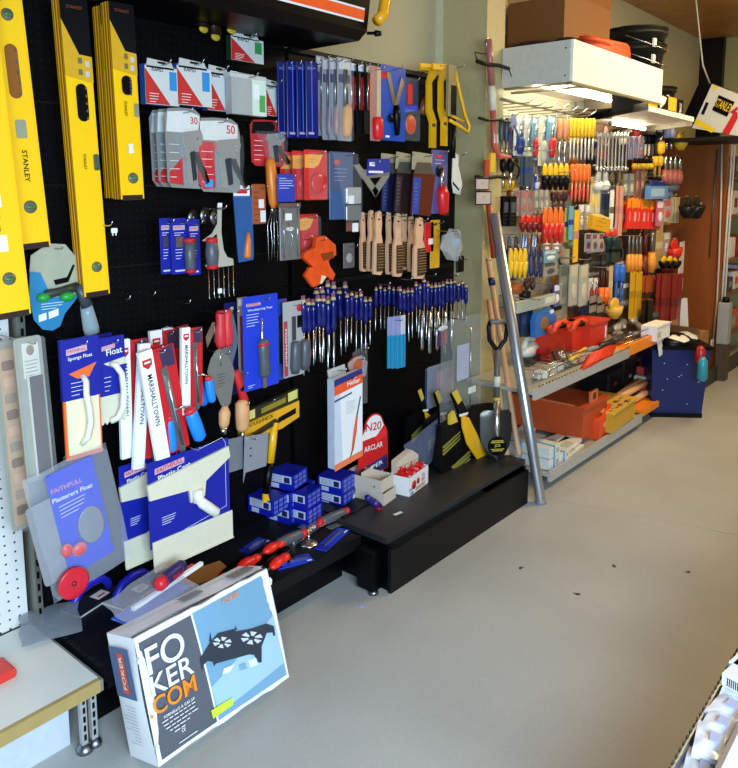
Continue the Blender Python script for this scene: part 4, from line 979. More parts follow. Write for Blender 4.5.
for i, ww in enumerate((.11, .1, .085, .06, .03)):
    q = fpt(177, 711 + i * 4.2); g = G()
    x = q[0] - ww / 2
    while x < q[0] + ww / 2: 
        l_ = rnd.uniform(.008, .02); g.box(x, x + l_, -.0125, -.012, q[1] - .0012, q[1] + .0012); x += l_ + .004
    sub('fine_print', g, SLAB)
lx('CE', SLAB, 181, 729, .012, .01)
q = fpt(186, 736); sub('fine_print', G().box(q[0] - .03, q[0] + .03, -.0125, -.012, q[1] - .001, q[1] + .0012), SLAB)
pic([(209, 710), (230, 697), (231, 704), (211, 718)], 0, mat('#cdf03a', .5), 'green_sticker')
g = G()
for i in range(2): g.box(.24, .27, -.0126, -.0122, .045 + i * .008, .0465 + i * .008)
# left side prints
sub('side_panel_print', G().box(-.0125, -.012, .022, FD - .02, FH * .52, FH * .92), pa('#4a6288'))
sub('side_badge', G().add([(-.0135, .05, FH * .56), (-.0135, .082, FH * .56), (-.0135, .082, FH * .88), (-.0135, .05, FH * .88)], [(0, 1, 2, 3)]), pa('#d8522a'))
me_, tw_, th_ = text_mesh('FOKER', WHITE)
o = link('lettering', me_, body, (-.0142, .066, FH * .72)); o.rotation_euler = (PI / 2, 0, 0); o.matrix_local = Matrix.Translation((-.0142, .066, FH * .72)) @ Matrix(((0, 0, -1, 0), (0, 1, 0, 0), (1, 0, 0, 0), (0, 0, 0, 1))) @ Matrix.Diagonal((.09 / tw_, .016 / th_, 1, 1))
g = G()
for i in range(12): g.box(-.0128, -.0122, .04, .04 + rnd.uniform(.03, .07), FH * .16 + i * .009, FH * .16 + i * .009 + .001)
sub('fine_print', g, pa('#9aa4ae'))
# top: print, tape tear, open seam
sub('seam_flap', G().grid(10, 3, lambda u, v: (.004 + u * (FW - .008), .012 + v * (FD * .5), FH + .004 + .0035 * math.sin(7 * u) * (1 - v) + .002)), CART)
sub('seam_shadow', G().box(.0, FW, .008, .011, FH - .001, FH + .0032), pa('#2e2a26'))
sub('grey_top_print', G().grid(6, 3, lambda u, v: (.20 + u * .07, .05 + v * .04, FH + .0115)), pa('#8a8f98'))
sub('brown_top_print', G().grid(6, 3, lambda u, v: (.37 + u * .085, .03 + v * .05, FH + .0115)), pa('#8f8580'))
for k, (x, z) in enumerate(((.0, .28), (.003, .05), (FW, .30))):
    sub('torn_edge', G().prism([(x - .006, z), (x + .002, z + .012), (x + .007, z + .002), (x + .001, z - .012)], -.006, .004), mat('#dcd6c8', .8, 0, .1, 40))
# ================================================================== RIGHT HALF OF THE BLACK WALL
def clampack(b, y, label, rot=0, hk=True, dark=False):
    return item('saw_pouch', 'pouch', label, b, y, [
        ('R', 'sleeve', mat('#0a1a6c' if not dark else '#2a3f74', .25, 0, .08), -.5, .5, 0, 1, -.012, 0, .004),
        ('P', '>sheen_seam', mat('#5d77d8', .2), [(-.08, .03), (-.02, .03), (0, .94), (-.06, .94)], -.0128, -.012),  # pale stripe, sheen of the glossy sleeve painted on as colour
        ('B', 'white_code', pa('#b7a2c4'), -.35, .1, .925, .955, -.0135, -.012),
        ('N', 'fine_print', pa('#8f9cd0'), -.4, .3, .08, .1, 2, -.0126)], (0, rot, 0), 'dark blue plastic sleeves', hk=hk)
for i, (u, y) in enumerate(((277, 2.08), (286, 2.04), (296, 2.02), (305, 2.0))):
    clampack((u, 62, u + 12, 138), y, 'tall glossy dark blue sleeve below the striped canopy, ' + ('leftmost of four', 'second from left of four', 'third from left of four', 'rightmost of four')[i])
def filepack(b, y, label, hc, woodh=False, n=2):
    return item('file_pack', 'pack', label, b, y, [
        ('R', 'tray', mat('#8e8f96', .4), -.5, .5, 0, 1, -.004, 0, .004),
        ('B', 'header_patch', pa('#c9c4c0'), -.4, .4, .02, .14, -.006, -.004), ('B', 'dark_band', pa('#2a2e58'), -.4, .4, .2, .3, -.006, -.004),
        ('L', 'blade', DSTEEL, .0, .14, .0, .6, -.012, [(0, .12), (1, .16)]),
        ('L', 'handle', hc, .08, .55, .02, .95, -.018, [(0, .12), (.15, .26), (.6, .3), (.9, .26), (1, .14)]),
        ('R', 'blister', CLEAR, -.5, .5, .1, 1, -.024, -.0235, .01)], group='files in silver packs')
filepack((316, 56, 324, 136), 2.08, 'dark silver file pack just right of the blue sleeves', pl('#6e5a5c'))
filepack((322, 58, 331, 140), 2.06, 'silver file pack with purple grip, second right of the blue sleeves', pl('#7a6070'))
filepack((329, 58, 339, 140), 2.04, 'bright silver file pack with pinkish grip, third right of the blue sleeves', pl('#a08078'))
filepack((337, 58, 351, 141), 2.02, 'silver file pack with a round wooden handle, fourth right of the blue sleeves', WOOD, True)
for i, u in enumerate((348, 356, 364)):
    item('screwdriver_bit_card', 'tool card', 'black and red card with white lettering, ' + ('left', 'middle', 'right')[i] + ' of three in the top row', (u, 62 + i, u + 10, 134), 2.08 - i * .02, [
        ('R', 'backing_card', pa('#0d0a0c'), -.5, .5, 0, 1, -.003, 0, .003), ('B', 'header_patch', WHITE, -.3, .3, .02, .12, -.004, -.003),
        ('B', 'red_panel', RED, -.1, .5, .2, .66, -.004, -.003), ('L', 'silver_blade', STEEL, -.25, .14, -.25, .66, -.01, [(0, .09), (1, .09)]),
        ('T', 'x', WHITE, 'SENATOR', .2, .45, .3, -.0046, 90, .12)], group='black and red cards in the top row')
item('red_handle_pack', 'tool card', 'pinkish clear pack with a bright red grip low down, top row', (370, 66, 380, 141), 2.0, [
    ('R', 'tray', mat('#b0746a', .4), -.5, .5, 0, 1, -.004, 0, .003), ('B', 'pale_side', mat('#c9b39a', .3), .1, .5, .02, .7, -.008, -.004),
    ('L', 'grip', mat('#e01f24', .3), .05, .68, .1, .98, -.016, [(0, .3), (.1, .42), (.9, .42), (1, .2)])])
item('shears_card', 'tool card', 'broad blue card with black snips, top row beside the yellow frames', (380, 66, 405, 141), 2.04, [
    ('R', 'backing_card', mat('#1c4aa8', .3), -.5, .5, 0, 1, -.004, 0, .004), ('B', 'red_patch', RED, -.48, -.2, .1, .18, -.0055, -.004),
    ('P', 'snip_blade', DSTEEL, [(-.3, .1), (-.15, .08), (.12, .55), (.02, .6)], -.01, -.004), ('P', 'snip_blade', STEEL, [(.3, .12), (.4, .2), (.1, .6), (.0, .52)], -.012, -.006),
    ('L', 'snip_grip', BLACK, .08, .52, .12, .92, -.014, [(0, .08), (.3, .13), (1, .07)]), ('E', 'black_knob', BLACK, -.1, .7, -.012, .14, .008, .06),
    ('B', 'white_code', WHITE, -.3, -.15, .93, .96, -.0055, -.004)])
item('pouched_tool', 'pouch', 'clear pouch with a red and blue label, just left of the yellow frames', (402, 78, 418, 141), 2.08, [
    ('R', 'tray', mat('#1c2a50', .4), -.5, .5, 0, .5, -.004, 0, .004), ('B', 'red_band', RED, -.2, .1, .1, .42, -.006, -.004), ('P', 'blue_tab', BLUE, [(-.5, .46), (.4, .42), (.4, .5), (-.4, .56)], -.01, -.004),
    ('E', 'orange_part', pl('#c8502a'), -.05, .74, -.014, .35, .012, .16), ('R', 'film', CLEAR, -.5, .5, .5, 1, -.022, -.0215, .012)])
item('brown_tool', 'tool', 'dark brown and orange gripped tool half hidden behind the yellow frames', (414, 84, 430, 144), 2.12, [
    ('L', 'grip', pl('#8a4a1c'), .3, .2, -.1, .5, -.01, [(0, .2), (.5, .24), (1, .16)]), ('R', 'black_card', CBLK, -.5, .5, .0, 1, -.003, 0, .003)])
# yellow frame saws
def sawframe(b, y, label, rot=0):
    return item('coping_frame', 'saw', label, b, y, [
        ('P', 'frame_bar', mat('#eeb416', .35), [(-.1, .0), (.3, .0), (.2, .12), (-.1, .2), (-.05, .52), (.25, .66), (.25, 1), (-.15, 1), (-.15, .7), (-.4, .56), (-.4, .2)], -.02, 0),
        ('P', 'upper_bar', mat('#eeb416', .35), [(-.9, .0), (.3, -.03), (.3, .05), (-.85, .08)], -.018, -.002),
        ('B', 'screw_head', STEEL, -.1, .15, .70, .74, -.024, -.02)], (0, rot, 0), 'yellow frames hanging beside the column')
sawframe((424, 66, 438, 148), 2.08, 'yellow plastic frame, leftmost of three beside the pale column')
sawframe((436, 66, 449, 146), 2.04, 'yellow plastic frame, middle of three beside the pale column')
item('coping_frame', 'saw', 'yellow plastic frame with looped handle, rightmost beside the pale column', (442, 64, 468, 150), 2.0, [
    ('U', 'loop_handle', mat('#eeb416', .3), [(-.3, .66, -.02), (.1, .72, -.02), (.42, .78, -.02), (.48, .70, -.02), (.3, .58, -.02), (.05, .30, -.02), (-.1, .1, -.02)], .009),
    ('U', 'inner_bar', mat('#eeb416', .3), [(-.3, .6, -.02), (.25, .66, -.02)], .007),
    ('R', 'clear_case', mat('#9a8a58', .25), -.38, -.1, .03, .62, -.03, -.004, .003), ('R', 'black_case', BLACK, -.3, -.1, .26, .6, -.032, -.03, .003),
    ('L', 'black_bar', BLACK, -.1, .72, -.1, 1.1, -.01, [(0, .07), (1, .06)])], group='yellow frames hanging beside the column')
item('white_knife', 'knife', 'white curved blade tool, farthest right against the pale column', (451, 152, 462, 195), 2.02, [
    ('P', 'blade', mat('#d9d9cf', .35), [(-.4, 0), (-.2, 0), (-.1, .05), (.1, .05), (.1, .3), (.5, .75), (.3, 1.0), (-.3, .95), (-.45, .7)], -.006, 0), ('P', 'notch', BLACK, [(-.4, .68), (.2, .86), (.15, .9), (-.4, .74)], -.0075, -.006)])
# second row: tape discs, squares, scrapers
def orangepack(b, y, label, hk=True):
    return item('cutting_disc_pack', 'pack', label, b, y, [
        ('R', 'backing_card', pa('#d0201c'), -.5, .5, 0, 1, -.004, 0, .004), ('P', 'yellow_corner', pa('#f0a43c'), [(-.48, .1), (.3, .08), (.1, .3), (-.1, .36), (-.48, .36)], -.0055, -.004),
        ('N', 'fine_print', RED, -.3, .0, .18, .24, 2, -.006),
        ('L', 'disc', mat('#e02a1e', .3), .15, .665, .16, .668, -.012, [(0, .3), (1, .3)]), ('E', 'hub', STEEL, .3, .66, -.024, .1, .008, .05),
        ('E', 'red_dome', mat('#cf1f1b', .3), .08, .66, -.008, .36, .014, .22),
        ('R', 'blister', CLEAR, -.44, .5, .05, .98, -.03, -.0295, .012)], group='orange and red packs in the second row', hk=hk)
orangepack((280, 152, 302, 199), 2.10, 'orange and red blister pack, rearmost of three side by side', False)
orangepack((292, 151, 313, 200), 2.06, 'orange and red blister pack, middle of three side by side', False)
orangepack((304, 150, 327, 200), 2.02, 'orange and red blister pack, front one with a round red dome')
orangepack((297, 214, 318, 258), 2.08, 'orange and red blister pack hanging lower, above the orange bag')
item('blue_label_card', 'tool card', 'dark blue label card with white lines at the left of the orange packs', (277, 174, 295, 202), 2.0, [
    ('R', 'backing_card', pa('#2336a8'), -.5, .5, 0, 1, -.004, 0, .003), ('N', 'fine_print', WHITE, -.4, .4, .15, .5, 5, -.0045)])
item('steel_parts_pack', 'pack', 'silvery grey pack of steel parts below the blue label card', (278, 203, 299, 260), 2.0, [
    ('R', 'tray', mat('#7e7c78', .35, .3, .3, 60), -.45, .5, .04, 1, -.01, 0, .004), ('R', 'header', mat('#6a5248', .5), -.5, .5, 0, .08, -.018, 0, .002),
    ('B', 'white_label', WHITE, -.2, .1, .18, .3, -.012, -.01), ('U', 'steel_strip', STEEL, [(-.3, .1, -.014), (-.3, .96, -.014)], .002), ('U', 'steel_strip', STEEL, [(.36, .1, -.014), (.36, .96, -.014)], .002),
    ('U', 'steel_strip', STEEL, [(-.1, .35, -.014), (.1, .6, -.016), (-.05, .9, -.014)], .003), ('E', 'white_part', pl('#c9c6bf'), 0, .45, -.012, .2, .006, .04)])
item('hanging_work_gloves', 'pouch', 'bright orange bag gathered in the middle, lower end opening pale', (300, 236, 333, 286), 2.0, [
    ('P', 'upper_lobe', mat('#e8501c', .35, 0, .3, 30, .5), [(-.1, .02), (.15, .0), (.48, .2), (.5, .4), (.25, .5), (.3, .62), (-.2, .6), (-.5, .4), (-.45, .3), (-.15, .22)], -.03, -.0),
    ('P', 'lower_lobe', mat('#e8501c', .35, 0, .3, 30, .5), [(-.3, .6), (.3, .6), (.48, .8), (.4, .92), (.2, .8), (.0, .96), (-.2, 1.0), (-.45, .75)], -.025, -.004),
    ('P', 'brown_window', mat('#8a3a14', .3, 0, .3, 30), [(.0, .35), (.4, .32), (.4, .46), (.1, .5)], -.032, -.03),
    ('P', 'pale_inside', mat('#d8c89a', .5), [(.05, .78), (.2, .82), (.05, .95), (.0, .95)], -.028, -.024)])
item('multitool_pack', 'pack', 'tall grey-blue clear pack with a silver tool, right of the red dome', (329, 152, 359, 222), 2.02, [
    ('R', 'backing_card', mat('#4a5878', .35), -.5, .28, .0, .62, -.004, 0, .004), ('E', 'logo_dot', pa('#b84a48'), -.25, .15, -.004, .12, .002, .04),
    ('N', 'fine_print', pa('#a9b3c8'), -.35, .1, .24, .4, 4, -.0046), ('R', 'lower_tray', mat('#3a5a8a', .35), -.5, -.0, .55, .96, -.006, 0, .004),
    ('R', 'silver_body', mat('#b8b7ac', .3, .3), .0, .5, .5, .74, -.022, -.004, .006), ('R', 'white_tag', WHITE, .05, .24, .62, .74, -.024, -.022, .002), ('R', 'silver_body', mat('#85867e', .3, .5), -.0, .5, .76, .98, -.02, -.004, .006),
    ('P', 'blister', CLEAR, [(-.5, .02), (.35, .02), (.5, .5), (.5, 1), (-.06, 1), (-.2, .6)], -.03, -.0295)])
item('small_white_tag_card', 'tag', 'small pinkish card with a white tag under the grey-blue pack', (346, 222, 358, 232), 2.05, [('R', 'card', pa('#7a4038'), -.5, 0, 0, .9, -.003, 0, .002), ('R', 'white_tag', WHITE, 0, .5, .1, 1, -.005, 0, .002)], hk=False)
item('speed_square', 'square', 'grey triangular roofing square with a blue label, pointing down', (351, 160, 389, 198), 2.02, [
    ('P', 'square_arm', mat('#9b9a90', .4, .4), [(-.45, .15), (-.3, .12), (.2, .82), (.12, .98)], -.006, 0), ('P', 'square_arm', mat('#9b9a90', .4, .4), [(.12, .98), (.02, .8), (.3, .42), (.5, .4)], -.006, 0),
    ('P', 'square_arm', mat('#86857c', .4, .4), [(-.38, .25), (.5, .25), (.5, .42), (-.24, .5)], -.005, 0),
    ('P', 'blue_label', pa('#1a2a90'), [(-.1, -.02), (.5, -.06), (.5, .3), (-.12, .42)], -.01, -.006), ('B', '>white_strip', WHITE, -.08, .3, .28, .34, -.012, -.01), ('B', '>white_mark', WHITE, -.06, .08, .06, .16, -.012, -.01)])
def scraper(b, y, label, hc, bc, rot=0):
    return item('paint_scraper', 'scraper', label, b, y, [
        ('R', 'header_card', mat('#a39a7c', .4), -.5, .4, 0, .28, -.004, 0, .003), ('P', 'steel_blade', mat('#7c7468', .3, .6), [(-.3, .16), (.3, .14), (.45, .34), (-.45, .36)], -.014, -.004),
        ('P', 'body', hc, [(-.45, .34), (.5, .32), (.35, 1.0), (-.5, .97)], -.018, -.002), ('P', 'side_band', bc, [(-.5, .4), (-.15, .4), (-.22, .97), (-.5, .97)], -.0195, -.018),
        ('N', 'fine_print', pa('#8f95b8'), -.42, -.28, .5, .85, 7, -.0202)], (0, rot, 0), 'blocks with steel blades in the second row')
scraper((381, 154, 398, 213), 2.08, 'steel bladed block with a dark navy body, leftmost of three', pl('#0f1530'), pa('#1c2a60'), 2)
scraper((396, 153, 412, 214), 2.05, 'steel bladed block with a dark brown body, middle of three', pl('#2c1a18'), pa('#3c2a30'), 5)
scraper((412, 153, 434, 216), 2.01, 'steel bladed block with a reddish brown body on blue card, rightmost of three', pl('#5e2214'), pa('#1f3f9a'), 3)
item('red_chisel_pack', 'tool card', 'lavender card with a bright red handle beside the white curved blade', (431, 150, 447, 216), 2.02, [
    ('R', 'backing_card', pa('#55508c'), -.5, .5, 0, .96, -.004, 0, .004), ('E', 'red_logo', pa('#c23a4c'), -.05, .1, -.004, .22, .002, .03), ('N', 'fine_print', WHITE, -.3, .3, .15, .2, 2, -.0048),
    ('E', 'black_hole', BLACK, -.02, .32, -.008, .26, .008, .09), ('L', 'steel_neck', STEEL, .08, .3, .05, .56, -.014, [(0, .09), (1, .12)]), ('L', 'red_handle', mat('#d81f20', .3), .06, .55, .16, .98, -.018, [(0, .2), (.3, .28), (.9, .22), (1, .1)]),
    ('R', 'dark_side', pl('#4a0f12'), .3, .6, .7, 1, -.01, 0, .003)])
# nine wire brushes with wooden handles
BR = [(358, 212, 366, 272, 2.12), (366, 210, 375, 272, 2.08), (372, 211, 384, 275, 2.04), (384, 212, 392, 275, 2.1), (391, 213, 403, 277, 2.06), (398, 213, 409, 270, 2.12), (406, 216, 415, 272, 2.09), (411, 217, 426, 279, 2.02)]
ordn = ('leftmost', 'second from left', 'third from left', 'fourth from left', 'fifth from left', 'sixth from left', 'seventh from left', 'rightmost and frontmost')
for i, (u0, v0, u1, v1, y) in enumerate(BR):
    r = item('wire_brush', 'brush', 'pale wooden wire brush, ' + ordn[i] + ' in the row of brushes', (u0, v0, u1, v1), y, [
        ('P', 'handle', mat('#dfae86', .5, 0, .12, 20), [(-.18, .02), (0, 0), (.18, .02), (.24, .2), (.2, .36), (.3, .46), (.34, .56), (.34, .96), (.2, 1), (-.34, .98), (-.4, .92), (-.36, .5), (-.22, .38), (-.28, .2)], -.012, .006),
        ('P', 'bristle_field', mat('#4a2f1a', .8, 0, .3, 80, .4), [(-.16, .5), (.32, .5), (.32, .94), (-.16, .94)], -.022, -.012),
        ('E', 'hang_hole', BLACK, .0, .13, -.012, .1, .002, .014)], (0, (i % 3 - 1) * 1.5, 0), 'wooden wire brushes in the middle row')
    w, h = r['_w'], r['_h']; g = G()
    for k in range(9):
        zz = -h * (.53 + .044 * k); g.box(-w * .15, w * .33, -.020, -.0135, zz, zz + .0022)
    part('bristle_row', g, mat('#c29a58', .4, .5), r)
for i, (b, m_, l) in enumerate((((424, 222, 433, 252), mat('#d8221e', .4), 'small red tool tip with white tag right of the brushes'), ((430, 220, 439, 268), mat('#e0a81c', .4), 'yellow flat tool right of the brushes'))):
    item('flat_tool', 'tool', l, b, 2.08, [('R', 'body', m_, -.5, .5, 0, 1, -.008, 0, .004), ('B', 'price_tag', WHITE, -.1, .4, .55, .75, -.0095, -.008)] if i == 0 else [('R', 'body', m_, -.5, .5, 0, 1, -.008, 0, .004), ('E', 'hang_hole', BLACK, 0, .08, -.008, .14, .002, .02)])
item('spray_nozzle_pack', 'pack', 'clear bag with a teal part, right of the brushes by the column', (437, 228, 460, 262), 2.0, [
    ('P', 'grey_part', mat('#8d8f88', .35), [(-.3, .2), (.1, .1), (.3, .6), (.2, .95), (-.1, .7), (-.4, .6)], -.014, 0), ('P', 'teal_part', pa('#6aa6b8'), [(.0, .3), (.4, .35), (.35, .55), (.05, .5)], -.018, -.014),
    ('P', 'black_clip', BLACK, [(.3, .1), (.5, .3), (.45, .34), (.2, .2)], -.016, -.004), ('P', 'film', FILM, [(-.5, .5), (-.1, 0), (.4, .1), (.5, .6), (.3, 1), (-.2, .9)], -.024, -.0235)])
item('black_grip', 'tool', 'black rubber grip hanging beneath the clear bag beside the column', (456, 256, 463, 272), 2.0, [('R', 'grip', BLACK, -.5, .5, 0, 1, -.012, 0, .006), ('E', 'hang_hole', DSTEEL, 0, .12, -.012, .14, .002, .05)])
item('small_clear_pack', 'pack', 'small grey clear pack just left of the brushes', (343, 243, 354, 268), 2.1, [('R', 'tray', mat('#5e5c5a', .35), -.5, .5, 0, 1, -.006, 0, .003), ('E', 'grey_part', mat('#9b9a96', .3), 0, .6, -.008, .3, .006, .2)])
# navy screwdrivers on long hooks
SDN = mat('#0c1462', .2, 0, .15, 30)
def screwdriver(x, y, z, hl, sl, label, k=1.0, thin=False, yaw=0, cap=True, group='navy screwdrivers on long hooks'):
    if not BASESD:
        r = thing('screwdriver', label, 'screwdriver', (x, y, z), (0, 0, 0), group)
        part('handle', G().rod((0, 0, 0), (0, 0, -.085), [(0, .006), (.04, .010), (.25, .0125), (.5, .011), (.8, .0125), (.93, .010), (1, .006)], 10), SDN, r)
        part('shaft', G().rod((0, 0, -.085), (0, 0, -.20), [(0, .0035), (.9, .003), (1, .0035)], 6), STEEL, r)
        part('collar', G().rod((0, 0, .004), (0, 0, -.004), [(0, .008), (1, .011)], 8), mat('#b8ab6c', .4), r)
        part('label_tag', G().rbox(-.009, .009, -.002, 0, .002, .014, .002), pa('#8a4a68'), r)
        BASESD.append(r); return r
    r = dup(BASESD[0], (x, y, z), label, (0, R(yaw), 0), group); return r
BASESD = []
SDROW = []
def sdrow(u0, u1, v, y, n, hl, name, dy=0.0, dv=0):
    for i in range(n):
        t = i / max(1, n - 1); u = u0 + (u1 - u0) * t; yy = y + dy * (i % 3)
        p = onY(u, v + dv * t, yy)
        who = ('leftmost', 'rightmost')[i == n - 1] if i in (0, n - 1) else 'number %d from the left' % (i + 1)
        r = screwdriver(p.x, yy, p.z + random.uniform(-.02, .02), 0, 0, 'navy screwdriver, ' + who + ' in ' + name, yaw=random.uniform(-3, 3))
        r.scale = (hl, hl, hl)
ordw = ('second', 'third', 'fourth', 'fifth', 'sixth', 'seventh', 'eighth', 'ninth')
def sdrow(u0, u1, v, y, n, hl, name, dy=0.0, dv=0):
    for i in range(n):
        t = i / max(1, n - 1); u = u0 + (u1 - u0) * t; yy = y + dy * (i % 3)
        p = onY(u, v + dv * t, yy)
        who = 'leftmost' if i == 0 else 'rightmost' if i == n - 1 else ordw[i - 1] + ' from left'
        r = screwdriver(p.x, yy, p.z + random.uniform(-.02, .02), 0, 0, 'navy screwdriver, ' + who + ' in the ' + name, yaw=random.uniform(-2.5, 2.5))
        r.scale = (hl * .9, hl * .9, hl * random.uniform(1.0, 1.28))
sdrow(303, 333, 299, 2.02, 7, 1.25, 'bunch left of the drill bit box', .012)
sdrow(316, 345, 288, 2.12, 6, 1.35, 'rear bunch left of the drill bit box', .012)
sdrow(347, 370, 297, 2.05, 6, 1.0, 'bunch just above the drill bit box', .014)
sdrow(376, 398, 291, 2.08, 6, .8, 'bunch above the cyan handled chisels', .014)
sdrow(400, 420, 288, 2.04, 6, 1.0, 'bunch right of the cyan handled chisels', .014)
sdrow(424, 443, 284, 2.05, 6, 1.05, 'bunch below the row of brushes', .014)
sdrow(447, 466, 284, 2.05, 6, 1.0, 'bunch nearest the pale column', .012)
for i, (u, v) in enumerate(((318, 290), (358, 292), (388, 285), (410, 280), (434, 276), (456, 276))):
    p = onY(u, v, 2.0); hook(p.x, p.z, 1.99, ('first', 'second', 'third', 'fourth', 'fifth', 'sixth')[i] + ' screwdriver bunch from the left', r=.0028)
# the rack bar that carries them
p = onY(330, 283, 2.1); p2 = onY(466, 272, 2.1)
g = G()
g.box(p.x, p2.x, 2.185, 2.198, p.z - .02, p.z)
o = solo('rack_bar', g, BASEB, 'long black slotted bar behind the screwdriver bunches', 'rack')
p = onY(388, 318, 2.02)
for i in range(4):
    item('cyan_chisel', 'chisel', 'cyan handled tool with pale top, ' + ('leftmost', 'second', 'third', 'rightmost')[i] + ' of four small ones', (387 + i * 4.4, 317 - i * .6, 391.4 + i * 4.4, 368 - (i == 3) * 1), 2.02 - i * .004, [
        ('R', 'pale_top', mat('#8f96c0' if i < 3 else '#c3c6d4', .4), -.48, .48, 0, .36, -.008, 0, .002), ('R', 'cyan_body', mat('#1d8fb8', .3), -.48, .48, .36, 1, -.010, 0, .002),
        ('B', 'groove', mat('#0f6a94', .3), -.06, .06, .4, .98, -.0115, -.010)], group='cyan handled tools', hk=(i == 1))
# long drill bit carton and its neighbours
item('drill_bit_carton', 'box', 'tall white and orange carton of long drill bits hanging over the deck', (331, 374, 359, 463), 1.96, [
    ('P', 'carton', mat('#c4ccd8', .45), [(-.5, .02), (.5, 0), (.5, .97), (-.5, 1)], -.03, .03),
    ('P', 'front_panel', pa('#e2e4e2'), [(-.3, .08), (.5, .04), (.5, .96), (-.22, .99)], -.031, -.03),
    ('P', 'navy_band', pa('#222a70'), [(-.5, .02), (.5, -.03), (.5, .04), (-.5, .09)], -.032, -.03),
    ('P', 'orange_band', pa('#e35424'), [(-.5, .09), (.5, .03), (.5, .13), (-.5, .19)], -.0335, -.032),
    ('P', 'orange_foot', pa('#e8774a'), [(-.5, .95), (.5, .90), (.5, .97), (-.5, 1.02)], -.0335, -.030),
    ('T', 'x', WHITE, 'Heller', .16, .095, .46, -.0345, -3, .05),
    ('L', 'drill_picture', pa('#2c3034'), .42, .28, .28, .5, -.032, [(0, .018), (1, .02)]),
    ('L', 'drill_picture', pa('#d9522c'), .28, .5, .12, .86, -.032, [(0, .03), (.4, .05), (1, .03)]),
    ('L', 'drill_picture', pa('#2c3034'), .12, .86, .02, .95, -.032, [(0, .02), (1, .012)]),
    ('P', 'logo_print', pa('#3c4a58'), [(-.5, .24), (.1, .2), (.12, .215), (-.5, .26)], -.0335, -.032), ('N', 'fine_print', pa('#8a949c'), -.1, .25, .3, .42, 6, -.0325)])
item('clear_hanger_pack', 'pack', 'pale clear pack top standing above the tall drill bit carton', (327, 366, 346, 382), 2.0, [('P', 'pack', mat('#b8bab0', .3), [(-.5, .1), (.4, 0), (.5, .9), (-.4, 1)], -.006, 0), ('N', 'fine_print', GREY, -.3, .3, .3, .6, 3, -.0066)])
item('orange_bit_pack', 'pack', 'orange-brown coiled part in clear wrap behind the drill bit carton', (345, 355, 365, 378), 2.03, [
    ('E', 'orange_part', pl('#b05a3a'), 0, .4, -.01, .45, .015, .35), ('P', 'film', FILM, [(-.5, .2), (.2, 0), (.5, .4), (.4, 1), (-.3, .9)], -.025, -.0245), ('E', 'white_shine', mat('#d8d4cf', .3), .2, .7, -.02, .12, .004, .08)])
item('sheet_metal_angle', 'tool', 'grey steel angle hanging behind the drill bit carton', (352, 345, 367, 405), 2.08, [
    ('P', 'arm', mat('#6f7274', .4, .6), [(.2, 0), (.5, 0), (.5, 1), (.2, 1)], -.004, 0), ('P', 'arm', mat('#6f7274', .4, .6), [(-.5, .1), (.5, 0), (.5, .12), (-.5, .2)], -.006, -.002)])
item('small_rag_card', 'tag', 'small red, white and purple tagged roll by the hanging clear bag', (437, 326, 447, 345), 1.98, [('R', 'body', pl('#5c1c50'), -.4, .4, .1, 1, -.01, 0, .003), ('E', 'white_top', WHITE, 0, .12, -.008, .5, .008, .14), ('B', 'red_stripe', RED, .1, .4, .3, .95, -.012, -.01)])
# row of thin steel rods at right
for i in range(5):
    u = 420 + i * 7.5
    item('steel_rod', 'bit', 'thin steel rod hanging low, ' + ('leftmost', 'second from left', 'middle', 'second from right', 'rightmost')[i] + ' of five under the screwdrivers', (u, 312, u + 3, 352 + 4 * (i % 2)), 2.1, [
        ('L', 'rod', STEEL, 0, 0, 0, 1, -.002, [(0, .6), (.9, .5), (1, .1)]), ('E', 'eye', STEEL, 0, 0, -.002, .9, .002, .03)], group='thin steel rods', hk=False)
# large clear bag with white stick by the column
x, z, w, h = rect((440, 318, 482, 424), 1.92)
r = thing('hanging_clear_bag', 'large clear bag holding a white rod, in front of the pale column', 'bag', (x, 1.92, z))
part('film', crinkle(w * .98, h, .03, 21, 13, 19, .012), mat('#a9b0ae', .12, 0, .2, 30, .3, 0, .11), r)
build(r, w, h, [('U', 'rod', STEEL, [(.2, .1, 0), (.22, .9, 0)], .003), ('R', 'white_card', mat('#b4b8cf', .4), -.12, .16, .25, .58, -.004, 0, .004), ('R', 'white_patch', WHITE, .16, .34, .68, .74, -.006, 0, .003), ('R', 'cream_end', mat('#cfc79a', .5), .1, .34, .86, .93, -.008, 0, .003)])
hook(x, z - .01, 1.9, 'large clear bag by the column')
item('blue_red_pouch', 'pouch', 'dim blue and red clear pouch hanging above the black saw holsters', (425, 363, 452, 404), 2.06, [
    ('R', 'blue_panel', mat('#24345e', .3), -.5, .0, .05, .9, -.006, 0, .004), ('R', 'red_panel', mat('#8a1c24', .35), .05, .45, .2, .85, -.008, 0, .004), ('R', 'pink_can', mat('#a06a6a', .35), -.12, .08, .2, .6, -.014, -.004, .004), ('R', 'film', FILM, -.5, .5, 0, 1, -.02, -.0195, .01)])
